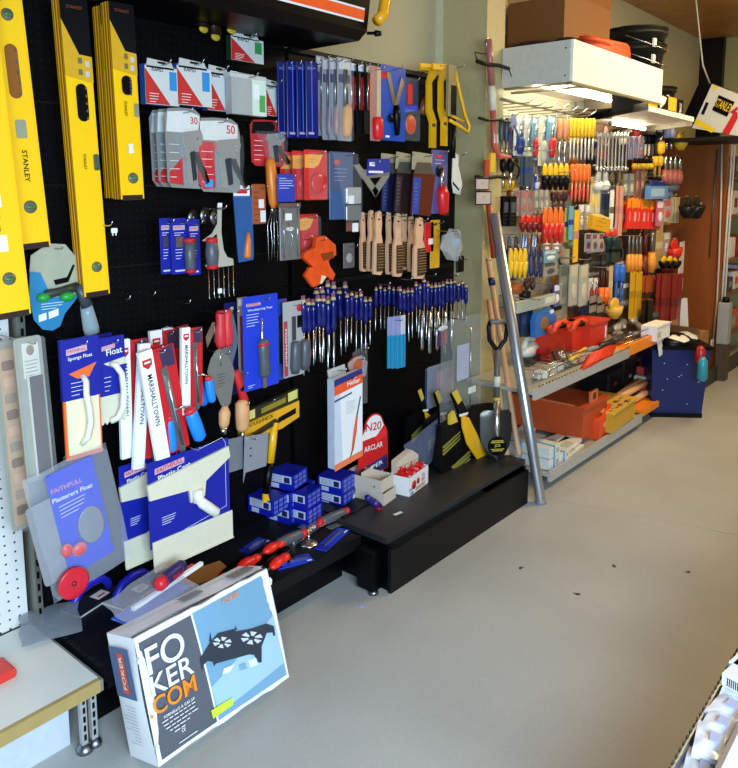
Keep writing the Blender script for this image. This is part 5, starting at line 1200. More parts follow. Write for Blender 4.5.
# black holsters with yellow blades showing
def holster(b, y, label, big=False, rot=0):
    prt = [('P', 'holster', mat('#050505', .55, 0, .1, 20), [(-.4, .1), (.1, .0), (.5, .1), (.5, 1), (-.2, 1), (-.46, .6)], -.05, 0),
        ('P', 'strap', mat('#0a0a0a', .5), [(-.3, -.28), (-.22, -.3), (.0, .08), (-.12, .12)], -.07, -.05),
        ('P', 'yellow_tag', mat('#d8b83c', .45), [(-.3, -.3), (-.22, -.32), (-.14, -.16), (-.2, -.12)], -.074, -.07),
        ('P', 'yellow_blade', mat('#f2b51c', .35), [(-.14, .04), (-.02, .12), (.12, .3), (.22, .5), (.04, .5), (-.08, .3)] if not big else [(-.16, .02), (-.04, .1), (.1, .36), (.24, .66), (.3, .74), (.12, .72), (-.06, .44), (-.14, .2)], -.085, -.075),
        ('P', 'white_tie', WHITE, [(-.2, .0), (-.06, .02), (-.08, .05), (-.2, .03)], -.09, -.085)]
    for i in range(3): prt.append(('P', 'woven_stripe', mat('#8a8430', .7), [(-.4, .36 + i * .045), (-.12, .26 + i * .045), (-.12, .275 + i * .045), (-.38, .385 + i * .045)], -.054, -.05))
    if big:
        for i in range(3): prt.append(('P', 'woven_stripe', mat('#8a8430', .7), [(-.26, .68 + i * .05), (.04, .58 + i * .05), (.06, .60 + i * .05), (-.22, .71 + i * .05)], -.054, -.05))
        prt.append(('B', 'white_print', WHITE, .2, .4, .855, .865, -.052, -.05))
        prt.append(('P', 'yellow_tag', mat('#d8b83c', .45), [(-.32, -.02), (-.26, -.06), (-.2, .1), (-.32, .1)], -.074, -.05))
    return item('saw_holster', 'holster', label, b, y, prt, (0, rot, 0), 'black holsters with yellow blades', hk=False)
holster((402, 405, 440, 468), 2.10, 'black holster with a yellow blade, leftmost and smallest of three')
holster((418, 408, 460, 478), 2.02, 'black holster with a yellow blade, middle one of three')
holster((430, 408, 490, 482), 1.92, 'big black holster with a long yellow blade, rightmost of three', True)
# ================================================================== ON THE PLINTH (z = .213)
PZ = .2135
def onp(u, v): return onZ(u, v, PZ)
KRAFT = mat('#c7b9a4', .7, 0, .06, 10)
def opentray(name, label, p, yaw, w, d, h, m, extra=(), group=None, back=0):
    r = thing(name, label, 'box', p, (0, 0, R(yaw)), group); t = .003
    part('tray', G().box(0, w, 0, t, 0, h).box(0, w, d - t, d, 0, h + back).box(0, t, t, d - t, 0, h).box(w - t, w, t, d - t, 0, h).box(t, w - t, t, d - t, 0, t), m, r)
    for nm, gg, mm in extra: part(nm, gg, mm, r)
    return r
p = onp(384, 506)
opentray('cardboard_tray', 'open beige cardboard tray, lower one beside the red and white carton', (p.x, p.y, PZ), 8, .10, .20, .052, KRAFT, [('divider', G().box(.003, .097, .09, .093, .003, .048), KRAFT)], 'open beige cardboard trays')
opentray('cardboard_tray', 'open beige cardboard tray, upper one with a small arrow printed', (p.x - .004, p.y + .012, PZ + .053), 8, .10, .19, .055, KRAFT, [('divider', G().box(.003, .097, .10, .103, .003, .07), KRAFT), ('arrow_print', G().add([(-.001, .03, .02), (-.001, .04, .02), (-.001, .035, .03)], [(0, 1, 2)]), BLACK)], 'open beige cardboard trays')
# red and white counter carton of glue tubes
p = onp(409, 497)
WR = mat('#e6e4e2', .45, 0, .04)
r = opentray('glue_carton', 'white and red counter carton full of red glue packs on the plinth', (p.x, p.y, PZ), 9, .185, .10, .085, WR, [
    ('red_print', G().rod((.045, -.0015, .04), (.045, -.0, .04), [(0, .020), (1, .020)], 14), RED), ('red_print', G().rod((.085, -.0015, .046), (.085, -.0, .046), [(0, .014), (1, .014)], 14), RED),
    ('tan_print', G().box(.06, .15, -.0012, 0, .006, .024), pa('#b9a284')), ('blue_print', G().box(.012, .04, -.0012, 0, .004, .014), pa('#5a86b8')),
    ('grey_print', G().box(.002, .03, -.001, 0, .02, .034), pa('#a8a29c'))])
letter(r, 'Go\nBO', RED, .135, -.0016, .048, .03)
for i in range(7):
    q = Matrix.Rotation(R(9), 3, 'Z') @ Vector((.03 + .042 * (i % 4), .03 + .035 * (i // 4), 0))
    g = G().rbox(-.022, .022, -.012, .012, 0, .028, .008).cyl((.0, 0, .028), (.004, 0, .044), .007, 8)
    r2 = thing('glue_pack', 'red glue pack, ' + ('first', 'second', 'third', 'fourth')[i % 4] + ' in the ' + ('front', 'back')[i // 4] + ' row of the glue carton', 'tube', (p.x + q.x, p.y + q.y, PZ + .068), (R(15), R(-20 + 12 * (i % 3)), R(20 * i)), 'red glue packs')
    part('pouch', g, mat('#d01c20', .3), r2); part('pouch_label', G().box(-.012, .012, -.0135, -.012, .006, .018), WHITE, r2)
# red display card stand
xc_, zt_, ww, hh = rect((357, 414, 388, 474), 2.05)
r = thing('display_card', 'red and white standing display card behind the beige trays', 'sign', (xc_, 2.05, zt_ - hh), (0, 0, 0))
out = [(-.5, .0), (.5, .0), (.46, .62), (.36, .76)] + [(.30 * math.cos(R(a)) + .02, .80 + .2 * math.sin(R(a))) for a in range(10, 181, 17)] + [(-.44, .6)]
part('card', G().prism([(x * ww, z * hh) for x, z in out], -.003, .001), pa('#cf1b1c'), r)
part('white_arch', G().prism([(x * ww * .97, z * hh) for x, z in [(-.44, .62), (.1, .62), (.34, .76)] + [(.27 * math.cos(R(a)) + .02, .80 + .175 * math.sin(R(a))) for a in range(10, 181, 17)]], -.0045, -.003), WHITE, r)
letter(r, 'N20', RED, -.002, -.0052, hh * .79, ww * .5, hh * .13, 6); letter(r, 'ARCLAR', WHITE, 0, -.0036, hh * .45, ww * .6, hh * .09, 2)
part('blue_print', G().prism([(-.45 * ww, .0), (.46 * ww, .02 * hh), (.45 * ww, .24 * hh), (-.45 * ww, .16 * hh)], -.0036, -.003), pa('#2a2f66'), r)
letter(r, 'SUPER', WHITE, .0, -.0042, hh * .12, ww * .6, hh * .07, -6)
part('red_logo', G().prism([(.0, .6 * hh), (.4 * ww, .72 * hh), (.44 * ww, .58 * hh), (.1 * ww, .52 * hh)], -.0055, -.0045), pa('#e8282a'), r)
part('foot', G().box(-ww * .3, ww * .3, -.01, .05, PZ - (zt_ - hh), 0), KRAFT, r)
p = onp(420, 478)
x, z, w, h = rect((400, 431, 434, 470), 1.97)
solo('blister_bag', crinkle(w, h, .03, 33, 13, 13, .01, None), mat('#8f9cb8', .12, 0, .2, 40, .3, 0, .15), 'crumpled clear plastic bag behind the glue carton, dark blue underneath', 'bag', (x, 1.95, z), (0, R(-14), 0))
item('tan_parcel', 'box', 'small tan cardboard flap standing behind the red glue packs', (397, 452, 418, 470), 1.93, [('P', 'flap', KRAFT, [(-.5, .3), (.2, 0), (.5, .4), (.5, 1), (-.5, 1)], -.003, .05), ('B', 'seam', mat('#8a7a60'), -.5, .5, .6, .63, -.0045, -.003)], hk=False)
# black plate and price ticket
p = onp(405, 515)
r = thing('black_plate', 'thin black plate lying on the front left corner of the plinth', 'plate', (p.x - .12, p.y + .0, PZ), (0, 0, R(3)))
part('plate', G().rbox(-.04, .26, .0, .004, 0, .2, .004), BLACK, r).rotation_euler = (R(90), 0, 0)
r.location = (p.x - .14, p.y - .03, PZ + .006); list(r.children)[0].location = (0, .2, 0); list(r.children)[0].rotation_euler = (R(-90), 0, 0)
r.location.y += .0
p = onp(398, 515)
solo('price_ticket', G().box(-.022, .022, -.007, .008, 0, .0012).box(-.02, .0, -.005, .004, .0012, .0016), pa('#d9cfd2'), 'small white and red price ticket on the black plate', 'ticket', (p.x, p.y, PZ + .0065), (0, 0, R(-8)))
# ---------------- shovel, sticks, pole
p = onp(497, 461)
SH = mat('#4a4a44', .3, .8, .3, 20)
r = thing('shovel', 'round point shovel with black D-grip standing on its tip', 'shovel', (p.x, p.y, PZ), (R(-3.5), R(1.0), R(-38)))
top = onY(494, 322, p.y + .04).z - PZ
def bladef(u, v):
    a = (u - .5) * 2; z = v * .25; wd = .082 * (1 - (1 - min(1, v * 1.7)) ** 2.2) ** .6 if v < .588 else .082
    if v > .93: wd = .082 * (1 - (v - .93) * 3.5)
    return (a * wd, .014 * (1 - a * a) * (-1) + .012 + .014 * v, z)
g = G().grid(13, 15, bladef); g.grid(13, 15, lambda u, v: (lambda q: (q[0], q[1] + .003, q[2]))(bladef(1 - u, v)))
part('blade', g, SH, r)
part('socket', G().rod((0, .006, .08), (0, .018, .30), [(0, .004), (.3, .014), (1, .018)], 10), STEEL, r)
part('shaft', G().rod((0, .018, .28), (0, .022, top - .14), [(0, .016), (1, .015)], 10), mat('#57544a', .5), r)
part('yellow_band', G().cyl((0, .018, .30), (0, .018, .315), .0185, 10), mat('#c9a63c'), r); part('label_band', G().cyl((0, .02, .37), (0, .02, .42), .0175, 10), mat('#cfcab8'), r)
part('grip_yoke', G().tube([(0, .022, top - .17), (-.004, .022, top - .14), (-.042, .022, top - .09), (-.048, .022, top - .03), (-.040, .022, top - .0)], .011, 8).tube([(0, .022, top - .17), (.004, .022, top - .14), (.042, .022, top - .09), (.048, .022, top - .03), (.040, .022, top - .0)], .011, 8), BLACK, r)
part('grip_bar', G().cyl((-.04, .022, top - .002), (.04, .022, top - .002), .013, 10), mat('#6e6c68', .5), r)
part('badge', G().rod((0, -.0015, .075), (0, .0005, .075), [(0, .048), (1, .048)], 18), CBLK, r)
letter(r, 'JCB', mat('#c9b23c'), 0, -.003, .078, .03); 
for dz, ww2 in ((.10, .06), (.092, .07), (.058, .07), (.05, .055)): part('badge_print', G().box(-ww2 / 2, ww2 / 2, -.003, -.0016, dz, dz + .004), mat('#c9b23c'), r)
def stick(p0, p1, rad, m, label, extra=None, name='wooden_stick', cat='stick'):
    r = thing(name, label, cat, p0); d = Vector(p1) - Vector(p0)
    part('rod', G().rod((0, 0, 0), d, [(0, rad), (.01, rad), (1, rad)], 10), m, r)
    if extra: extra(r, d)
    return r
a = onp(512, 458); b = onY(489, 300, 2.0)
stick((a.x + .02, a.y + .04, PZ), (b.x, 2.0, b.z), .014, mat('#c79a72', .5, 0, .12, 10), 'pale wooden handle leaning on the column behind the shovel, left one')
a = onZ(519, 455, PZ); b = onY(488, 258, 1.96)
stick(a, b, .014, mat('#cfa27a', .5, 0, .12, 10), 'pale wooden handle with a navy band, leaning right of the shovel', lambda r, d: (part('navy_band', G().rod(d * .86, d * .90, [(0, .018), (1, .018)], 10), pl('#1c2056'), r), part('steel_cap', G().rod(d * .985, d, [(0, .015), (1, .012)], 10), STEEL, r)))
a = onZ(541, 503, 0); b = onY(494, 213, 1.80)
ALU = mat('#b4b8bd', .3, .85, .1, 30)
stick(Vector((a.x, a.y, .0)), b, .026, ALU, 'thick grey metal tube leaning from floor to shelving, lighter end up', lambda r, d: part('end_plug', G().rod(-d * .001, d * .012, [(0, .027), (1, .027)], 12), mat('#7f858c', .5), r), 'metal_tube', 'pipe')
# red bow saw wrapped and black clips on the column front
p = onY(491, 170, 1.98)
r = thing('long_strip_tool', 'long red and clear wrapped strip hung down the front of the column', 'tool', (p.x, 1.98, 0))
def zz(v): return onY(491, v, 1.98).z
def xx(u, v): return onY(u, v, 1.98).x - p.x
part('strip', G().tube([(xx(488, 40), 0, zz(40)), (xx(490, 60), 0, zz(60)), (xx(492, 85), 0, zz(85))], .018, 8), mat('#a8685a', .3, 0, .3, 60), r)
part('pale_strip', G().tube([(xx(492, 86), 0, zz(86)), (xx(493, 110), 0, zz(110))], .018, 8), mat('#e8dcc4', .3), r)
part('red_bar', G().tube([(xx(493, 110), 0, zz(110)), (xx(494, 145), 0, zz(145)), (xx(499, 156), 0, zz(156)), (xx(509, 157), 0, zz(157))], .016, 8), mat('#c05a4a', .35, 0, .1), r)
part('price_tag', G().box(xx(492, 135), xx(496, 135), -.013, -.011, zz(143), zz(134)), WHITE, r)
part('yellow_part', G().box(xx(489, 160), xx(494, 160), -.01, .0, zz(172), zz(153)), mat('#e0b02c'), r)
part('red_lower', G().box(xx(484, 165), xx(488, 165), -.008, .0, zz(200), zz(160)).tube([(xx(489, 205), 0, zz(205)), (xx(494, 258), 0, zz(258))], .016, 8), mat('#b8442e', .35), r)
part('loop', G().tube([(xx(486, 42), 0, zz(50)), (xx(487, 38), 0, zz(39)), (xx(490, 38), 0, zz(39)), (xx(491, 42), 0, zz(50))], .003, 6), WIRE, r)
for i, (u, v) in enumerate(((477, 61), (479, 118), (476, 177))):
    q = onY(u, v, 1.95)
    g = G().tube([(0, 0, 0), (.08, 0, -.006), (.20, .0, .004), (.30, .0, .0)], .010 if i != 1 else .007, 6)
    if i == 0: g.tube([(.30, .0, 0), (.33, .0, -.035)], .003, 6).tube([(0, 0, 0), (-.05, -.02, .03), (.05, -.02, .036)], .003, 6)
    solo('wire_clip', g, BWIRE, 'black clip arm on the column front, ' + ('top', 'middle', 'bottom')[i] + ' of three', 'clip', q, (0, 0, 0), 'black clip arms on the column')
for i, (b, l) in enumerate((((475, 178, 489, 190), 'upper of two clear grey tags hanging left of the column edge'), ((475, 191, 491, 205), 'lower of two clear grey tags hanging left of the column edge'))):
    item('price_holder', 'tag', l, b, 1.94, [('R', 'frame', BWIRE, -.5, .5, 0, 1, -.003, 0, .002), ('R', 'paper', pa('#b9aca4'), -.44, .44, .1, .92, -.0045, -.003, .002), ('N', 'fine_print', GREY, -.1, .1, .4, .5, 2, -.005)], hk=False)
# ================================================================== PALE BAY AND ORANGE BAY: hanging goods
NUM = ('zero', 'one', 'two', 'three', 'four', 'five', 'six', 'seven', 'eight', 'nine', 'ten', 'eleven', 'twelve')
ORD = ('first', 'second', 'third', 'fourth', 'fifth', 'sixth', 'seventh', 'eighth', 'ninth', 'tenth')
def who(i, n):
    if n == 2: return ('left', 'right')[i] + ' of two'
    return ('leftmost' if i == 0 else 'rightmost' if i == n - 1 else ORD[i] + ' from left') + ' of ' + NUM[n]
def kparts(kind, c1, c2):
    if kind == 'card': return [('R', 'backing_card', c1, -.46, .46, 0, 1, -.003, 0, .002), ('B', 'header', WHITE, -.3, .3, .02, .14, -.004, -.003),
        ('L', 'handle', c2, .05, .5, .0, .95, -.012, [(0, .16), (.2, .26), (.8, .24), (1, .12)]), ('L', 'blade', STEEL, .1, .18, .05, .52, -.010, [(0, .08), (1, .12)]), ('N', 'fine_print', GREY, -.35, -.05, .2, .5, 3, -.0036)]
    if kind == 'tool': return [('L', 'handle', c2, .0, .0, .0, .46, -.01, [(0, .16), (.1, .34), (.5, .36), (.9, .3), (1, .2)]), ('L', 'shaft', c1, 0, .46, 0, 1, -.01, [(0, .16), (.9, .14), (1, .05)])]
    if kind == 'dtool': return [('L', 'shaft', c1, .0, .0, .0, .5, -.01, [(0, .1), (.1, .2), (1, .22)]), ('L', 'handle', c2, 0, .5, 0, 1, -.01, [(0, .26), (.5, .4), (1, .26)])]
    if kind == 'pouch': return [('R', 'tray', c1, -.46, .46, .02, .98, -.010, 0, .004), ('B', 'label', c2, -.32, .32, .05, .3, -.0115, -.010), ('E', 'contents', c2, .05, .65, -.012, .26, .008, .2), ('R', 'film', CLEAR, -.48, .48, .0, 1, -.022, -.0215, .004)]
    if kind == 'pack': return [('R', 'carton', c1, -.48, .48, 0, 1, -.03, 0, .003), ('B', 'label', c2, -.34, .34, .2, .55, -.0315, -.03), ('N', 'fine_print', GREY, -.3, .3, .65, .9, 3, -.0308)]
    if kind == 'spanner': return [('P', 'shank', c1, [(-.12, .1), (.12, .1), (.16, .86), (-.16, .86)], -.008, -.002), ('P', 'open_jaw', c1, [(-.4, .0), (-.16, .06), (.0, .1), (.16, .06), (.4, 0), (.42, .1), (.12, .18), (-.12, .18), (-.42, .1)], -.010, 0),
        ('L', 'ring', c2, 0, .86, 0, 1, -.005, [(0, .18), (.3, .4), (.7, .4), (1, .18)])]
    if kind == 'plier': return [('P', 'jaw', c1, [(-.12, 0), (.12, 0), (.3, .3), (.15, .42), (-.15, .42), (-.3, .3)], -.012, 0), ('U', 'handle', c2, [(-.1, .36, -.008), (-.36, .55, -.01), (-.34, .85, -.01), (-.16, 1, -.01)], .006), ('U', 'handle', c2, [(.1, .36, -.008), (.36, .55, -.01), (.34, .85, -.01), (.16, 1, -.01)], .006), ('E', 'pivot', DSTEEL, 0, .34, -.012, .14, .004, .05)]
    if kind == 'bar': return [('R', 'body', c1, -.46, .46, 0, 1, -.012, 0, .003), ('B', 'band', c2, -.47, .47, .4, .55, -.0135, -.004)]
    if kind == 'tuft': return [('E', 'upper_part', c1, 0, .3, -.012, .46, .014, .3), ('L', 'lower_part', c2, 0, .45, .05, 1, -.012, [(0, .4), (.5, .34), (1, .18)]), ('B', 'hang_tab', WHITE, -.14, .14, 0, .12, -.008, -.004)]
KINDM = {}
def row(kind, u0, v0, u1, v1, n, y, c1, c2, base, name, cat, hkv=False, dv=0, skew=0):
    w = (u1 - u0) / n
    for i in range(n):
        lab = base if n == 1 else base + ', ' + who(i, n)
        a = u0 + i * w; 
        item(name, cat, lab, (a, v0 + dv * i, a + w * .94, v1 + dv * i), y - .012 * (i % 2) if n > 1 else y, kparts(kind, c1, c2), (0, skew, 0), group=(base.split(',')[0] if n > 1 else None), hk=False)
    if hkv or n >= 1:
        x, z, ww, h = rect((u0, v0 + dv * n / 2, u1, v1), y)
        hook(x, z - .008, y - .03, base, r=.002)
cS, cB, cY, cO, cR, cW = STEEL, BLACK, mat('#f0bc1e', .35), mat('#f0701e', .35), mat('#d8281c', .35), WHITE
cN, cC, cL, cG = mat('#26407e', .35), mat('#69a9bc', .35), mat('#a9a8c6', .35), mat('#4a4f52', .4)
cP, cK, cT = mat('#c98a84', .4), mat('#cbc4a0', .4), mat('#3d4a58', .35)
row('tool', 498, 118, 508, 170, 2, 2.04, cS, cG, 'grey gripped steel tool beside the column, top row', 'long_tool', 'tool')
row('plier', 507, 114, 519, 150, 1, 2.0, cL, mat('#1d3f86', .35), 'lavender headed pliers with blue handles, top row', 'pliers', 'pliers')
row('card', 513, 117, 525, 156, 1, 2.08, cW, cN, 'white card with a navy tool, top row behind the lavender pliers', 'tool_card', 'tool card')
row('card', 523, 116, 531, 178, 1, 2.06, mat('#ddd9c8', .5), cK, 'long blank-looking cream card in the top row', 'tool_card', 'tool card')
row('card', 531, 117, 538, 160, 1, 2.04, cC, cR, 'pale cyan card with a red grip, left one in the top row', 'tool_card', 'tool card')
row('card', 538, 116, 547, 166, 1, 2.06, mat('#e6dfc0', .5), cK, 'cream card between the two cyan cards', 'tool_card', 'tool card')
row('card', 546, 116, 556, 160, 1, 2.04, cC, cR, 'pale cyan card with a red grip, right one in the top row', 'tool_card', 'tool card')
row('tool', 556, 118, 567, 166, 2, 2.04, cS, mat('#d89060', .35), 'orange and steel tool left of the yellow handled row', 'long_tool', 'tool')
row('tool', 568, 118, 594, 160, 7, 2.02, mat('#d6d2c4', .3, .5), cY, 'yellow handled steel tool in the top row', 'chisel', 'chisel')
row('spanner', 596, 132, 628, 172, 9, 2.0, mat('#dcdccf', .3, .5), STEEL, 'bright steel spanner under the lower canopy', 'spanner', 'spanner')
row('pouch', 628, 136, 643, 160, 3, 2.0, cL, cP, 'small lavender pouch right of the spanners', 'tool_pouch', 'pouch')
row('tool', 643, 134, 654, 156, 3, 2.06, mat('#c9c5b0', .4), cB, 'small black and silver tool high in the orange bay', 'small_tool', 'tool')
row('card', 655, 128, 664, 156, 1, 2.0, cB, cY, 'black card under the end of the lower canopy', 'tool_card', 'tool card')
row('tool', 664, 128, 673, 150, 2, 2.0, cS, cL, 'silver tool with lavender grip under the canopy end', 'small_tool', 'tool')
row('tuft', 676, 132, 684, 150, 1, 1.95, cY, cY, 'small yellow piece nearest the brown end panel, top', 'small_tool', 'tool')
row('dtool', 632, 158, 652, 169, 5, 1.98, cB, cY, 'yellow tipped small tool below the lavender pouches', 'small_tool', 'tool')
row('tool', 652, 156, 661, 178, 2, 2.0, mat('#a87818', .4), cY, 'yellow and amber tool beside the small yellow tips', 'small_tool', 'tool')
row('dtool', 662, 156, 681, 184, 4, 1.96, cS, mat('#b4645a', .35), 'steel tool with dull red handle near the brown panel', 'screwdriver', 'screwdriver')
row('dtool', 594, 172, 608, 190, 2, 2.0, mat('#d9d6c0', .4), cW, 'white carded piece below the steel spanners', 'small_tool', 'tool')
row('plier', 608, 172, 622, 196, 2, 2.0, cS, cG, 'grey pliers below the steel spanners', 'pliers', 'pliers')
row('pouch', 622, 173, 634, 196, 2, 2.02, mat('#8b8b80', .35), cK, 'grey clear pouch below the steel spanners', 'tool_pouch', 'pouch')
row('pouch', 634, 170, 644, 194, 2, 2.0, mat('#8a4a34', .4), mat('#b07a60'), 'brown pouch left of the blue tape pack', 'tool_pouch', 'pouch')
item('tape_pack', 'pack', 'pale blue boxy pack with a dark blue top in the orange bay', (645, 180, 664, 199), 1.92, [
    ('R', 'carton', mat('#5f8fc8', .35), -.5, .5, .32, 1, -.05, 0, .004), ('P', 'blue_top', pa('#12226e'), [(-.3, .0), (.4, .05), (.45, .35), (-.35, .35)], -.03, 0), ('B', 'label', mat('#9fc0e0'), -.4, .3, .45, .85, -.0515, -.05)])
row('tool', 499, 158, 513, 188, 2, 1.98, cS, cB, 'black gripped tool beside the column, second row', 'long_tool', 'tool')
row('bar', 520, 156, 532, 186, 3, 2.0, cT, cN, 'dark slate blue packed blade in the second row', 'blade_pack', 'pack')
row('card', 533, 174, 539, 190, 1, 2.02, mat('#25409a'), cW, 'small blue card in the second row', 'tool_card', 'tool card')
row('tuft', 541, 163, 568, 190, 5, 1.98, cY, cB, 'yellow and black hanging piece in the second row', 'small_tool', 'tool')
row('tool', 569, 164, 589, 202, 5, 1.96, mat('#d85a3a', .35), cO, 'orange knife like tool in the second row', 'knife', 'knife')
row('pouch', 590, 176, 600, 214, 2, 2.02, mat('#cfc9a0', .4), cY, 'cream and yellow pouch right of the orange tools', 'tool_pouch', 'pouch')
row('bar', 600, 194, 610, 232, 2, 2.02, mat('#27364e', .4), cG, 'dark blue ribbed pack below the grey pliers', 'blade_pack', 'pack')
row('bar', 609, 190, 613, 232, 1, 1.98, cW, cS, 'long white stick in the third row', 'stick', 'stick')
row('bar', 615, 186, 622, 236, 2, 1.98, mat('#d89a88', .4), cP, 'long pink stick in the third row', 'stick', 'stick')
row('bar', 622, 202, 627, 232, 1, 2.0, cO, cW, 'orange rod left of the red gloves', 'stick', 'stick')
for i in range(7):
    item('work_glove', 'glove', 'red and yellow topped hanging pack, ' + who(i, 7), (625 + i * 4.6, 197 + i * .6, 632 + i * 4.6, 229), 1.96 - .01 * (i % 2), [
        ('P', 'pack', mat('#e02a22', .35, 0, .15, 40), [(-.4, .1), (.4, .04), (.5, .5), (.4, 1), (-.5, .98), (-.45, .5)], -.02, 0), ('P', 'yellow_top', mat('#f5961e', .4), [(-.4, .06), (.4, 0), (.44, .3), (-.44, .34)], -.022, -.018), ('B', 'label', mat('#e8a0a0'), -.1, .2, .45, .75, -.0215, -.02)], group='red hanging packs in the third row', hk=False)
hook(onY(640, 200, 1.95).x, onY(640, 200, 1.95).z, 1.92, 'red and yellow topped packs')
row('pouch', 655, 200, 664, 226, 1, 1.92, mat('#c9486a', .4), cW, 'pinkish red pouch with a white label', 'tool_pouch', 'pouch')
row('pouch', 661, 199, 672, 222, 1, 1.94, mat('#b9a494', .4), cR, 'white and red pouch in the third row of the orange bay', 'tool_pouch', 'pouch')
row('bar', 670, 197, 679, 223, 2, 1.96, mat('#c7b98c', .4), cK, 'cream tube beside the black and yellow packs', 'tube_pack', 'pack')
row('tuft', 682, 196, 700, 218, 2, 1.84, mat('#171719', .3), mat('#171719', .3), 'black ball like piece standing out before the brown panel', 'wall_plug_pack', 'pack')
row('pack', 500, 196, 514, 226, 2, 1.98, cB, cG, 'black pack beside the tube top', 'blade_pack', 'pack')
row('pouch', 514, 190, 532, 216, 3, 2.04, mat('#8d7d70', .3), mat('#b8442e', .4), 'clear pouch with red contents in the third row', 'tool_pouch', 'pouch')
row('pouch', 533, 189, 548, 214, 3, 2.06, mat('#9b8f80', .3), cK, 'clear greyish pouch in the third row', 'tool_pouch', 'pouch')
row('tool', 550, 192, 566, 212, 3, 2.08, mat('#5a2f2c', .4), mat('#4a2622', .4), 'maroon small tool under the yellow and black pieces', 'small_tool', 'tool')
row('tuft', 519, 215, 541, 232, 4, 1.98, cR, mat('#7a1412', .4), 'red piece left of the orange and red brushes', 'small_tool', 'tool')
row('tuft', 541, 207, 562, 243, 4, 1.94, cO, cR, 'orange topped red brush in the pale bay', 'brush', 'brush')
row('pouch', 541, 242, 560, 252, 2, 2.02, mat('#a86a48', .4), cW, 'tan pouch under the red brushes', 'tool_pouch', 'pouch')
row('bar', 564, 208, 569, 242, 1, 1.98, mat('#c9b24a', .4), cN, 'yellow and navy stick right of the red brushes', 'stick', 'stick')
row('bar', 568, 206, 573, 240, 1, 1.96, cC, pl('#2038a0'), 'cyan and blue tube with blue cap', 'stick', 'stick')
row('bar', 573, 210, 578, 262, 1, 1.95, cY, cP, 'tall yellow and pink stick in the pale bay', 'stick', 'stick')
row('pouch', 578, 204, 590, 230, 2, 2.04, mat('#b0a896', .4), cW, 'pale pouch left of the yellow box', 'tool_pouch', 'pouch')
item('yellow_box', 'box', 'small tilted amber yellow box in the pale bay', (588, 216, 606, 231), 1.9, [('R', 'carton', mat('#d6a01c', .4), -.5, .5, .1, 1, -.05, 0, .004), ('P', 'flap', mat('#f2d36a', .4), [(-.5, .1), (-.2, -.1), (.5, .0), (.5, .16)], -.05, 0), ('N', 'fine_print', BLACK, -.3, .3, .4, .7, 2, -.0505)], (0, 8, 0))
row('pouch', 584, 233, 604, 252, 3, 2.0, mat('#c2b6aa', .4), mat('#7a1a22'), 'white pouch with dark red print', 'tool_pouch', 'pouch')
row('tuft', 604, 228, 616, 246, 2, 1.92, mat('#e03428', .4), mat('#14363a', .4), 'bright red tuft above a dark teal one', 'brush', 'brush')
row('plier', 505, 236, 519, 262, 2, 2.02, cG, cB, 'black handled pliers left of the shiny pliers', 'pliers', 'pliers')
row('plier', 519, 234, 543, 277, 5, 1.98, mat('#9aa0a8', .2, 1), mat('#1c2c5c', .3), 'shiny pliers with navy handles', 'pliers', 'pliers')
row('tuft', 507, 248, 526, 278, 4, 1.93, cY, cY, 'yellow hanging piece beside the leaning tube', 'small_tool', 'tool')
row('pouch', 541, 250, 558, 262, 1, 1.98, mat('#4f9aa8', .4), cW, 'teal and white pouch right of the navy pliers', 'tool_pouch', 'pouch')
row('pouch', 541, 262, 558, 276, 1, 2.0, mat('#8f8a7a', .4), cB, 'grey and black pouch under the teal one', 'tool_pouch', 'pouch')
row('bar', 584, 254, 606, 272, 4, 2.02, mat('#2a221e', .4), cG, 'dark hinge like pack in the middle of the wall', 'blade_pack', 'pack')
row('bar', 606, 240, 620, 262, 3, 2.0, mat('#1d3a3c', .4), cB, 'dark teal pack right of the hinge packs', 'blade_pack', 'pack')
row('dtool', 626, 236, 641, 272, 4, 1.94, mat('#8a8478', .3, .8), mat('#e8922a', .35), 'orange handled chisel on the lower rows', 'chisel', 'chisel')
row('dtool', 641, 234, 647, 276, 1, 1.98, mat('#5a1418', .4), mat('#6e1a1c', .4), 'long maroon tool between the orange chisels', 'long_tool', 'tool')
row('dtool', 648, 232, 654, 272, 1, 1.94, mat('#8a8478', .3, .8), mat('#e8922a', .35), 'lone orange handled chisel right of the maroon tool', 'chisel', 'chisel')
row('bar', 655, 224, 662, 268, 1, 1.96, mat('#b99b5c', .4), cK, 'tan stick right of the lone chisel', 'stick', 'stick')
row('pouch', 662, 232, 670, 256, 1, 1.96, mat('#b0947a', .4), cW, 'tan pouch left of the bright red wedge', 'tool_pouch', 'pouch')
row('tuft', 669, 238, 678, 260, 1, 1.92, cR, cR, 'bright red wedge near the brown panel', 'small_tool', 'tool')
row('bar', 677, 242, 682, 330, 1, 1.92, mat('#d9c9c0', .4), cW, 'long whitish bar against the brown panel', 'stick', 'stick')
row('tuft', 660, 256, 678, 268, 3, 1.9, cY, cB, 'small yellow topped black piece below the red wedge', 'small_tool', 'tool')
row('pouch', 558, 264, 568, 304, 1, 2.02, mat('#7d8062', .4), mat('#4d5a2c'), 'greenish clear pouch of seeds like parts', 'tool_pouch', 'pouch')
row('pouch', 568, 264, 588, 306, 2, 2.0, mat('#a9ab98', .3), cK, 'tall pale clear pouch in the lower rows', 'tool_pouch', 'pouch')
row('card', 588, 278, 598, 300, 2, 1.98, mat('#cfc7b8', .4), mat('#8a2420', .4), 'white card with a dark red tool', 'tool_card', 'tool card')
row('dtool', 598, 270, 608, 304, 2, 1.96, mat('#3a1410', .4), cO, 'orange handled dark tool beside the wooden one', 'small_tool', 'tool')
row('bar', 608, 266, 612, 304, 1, 1.95, mat('#d6b070', .5), cK, 'pale wooden stick left of the blue tool', 'stick', 'stick')
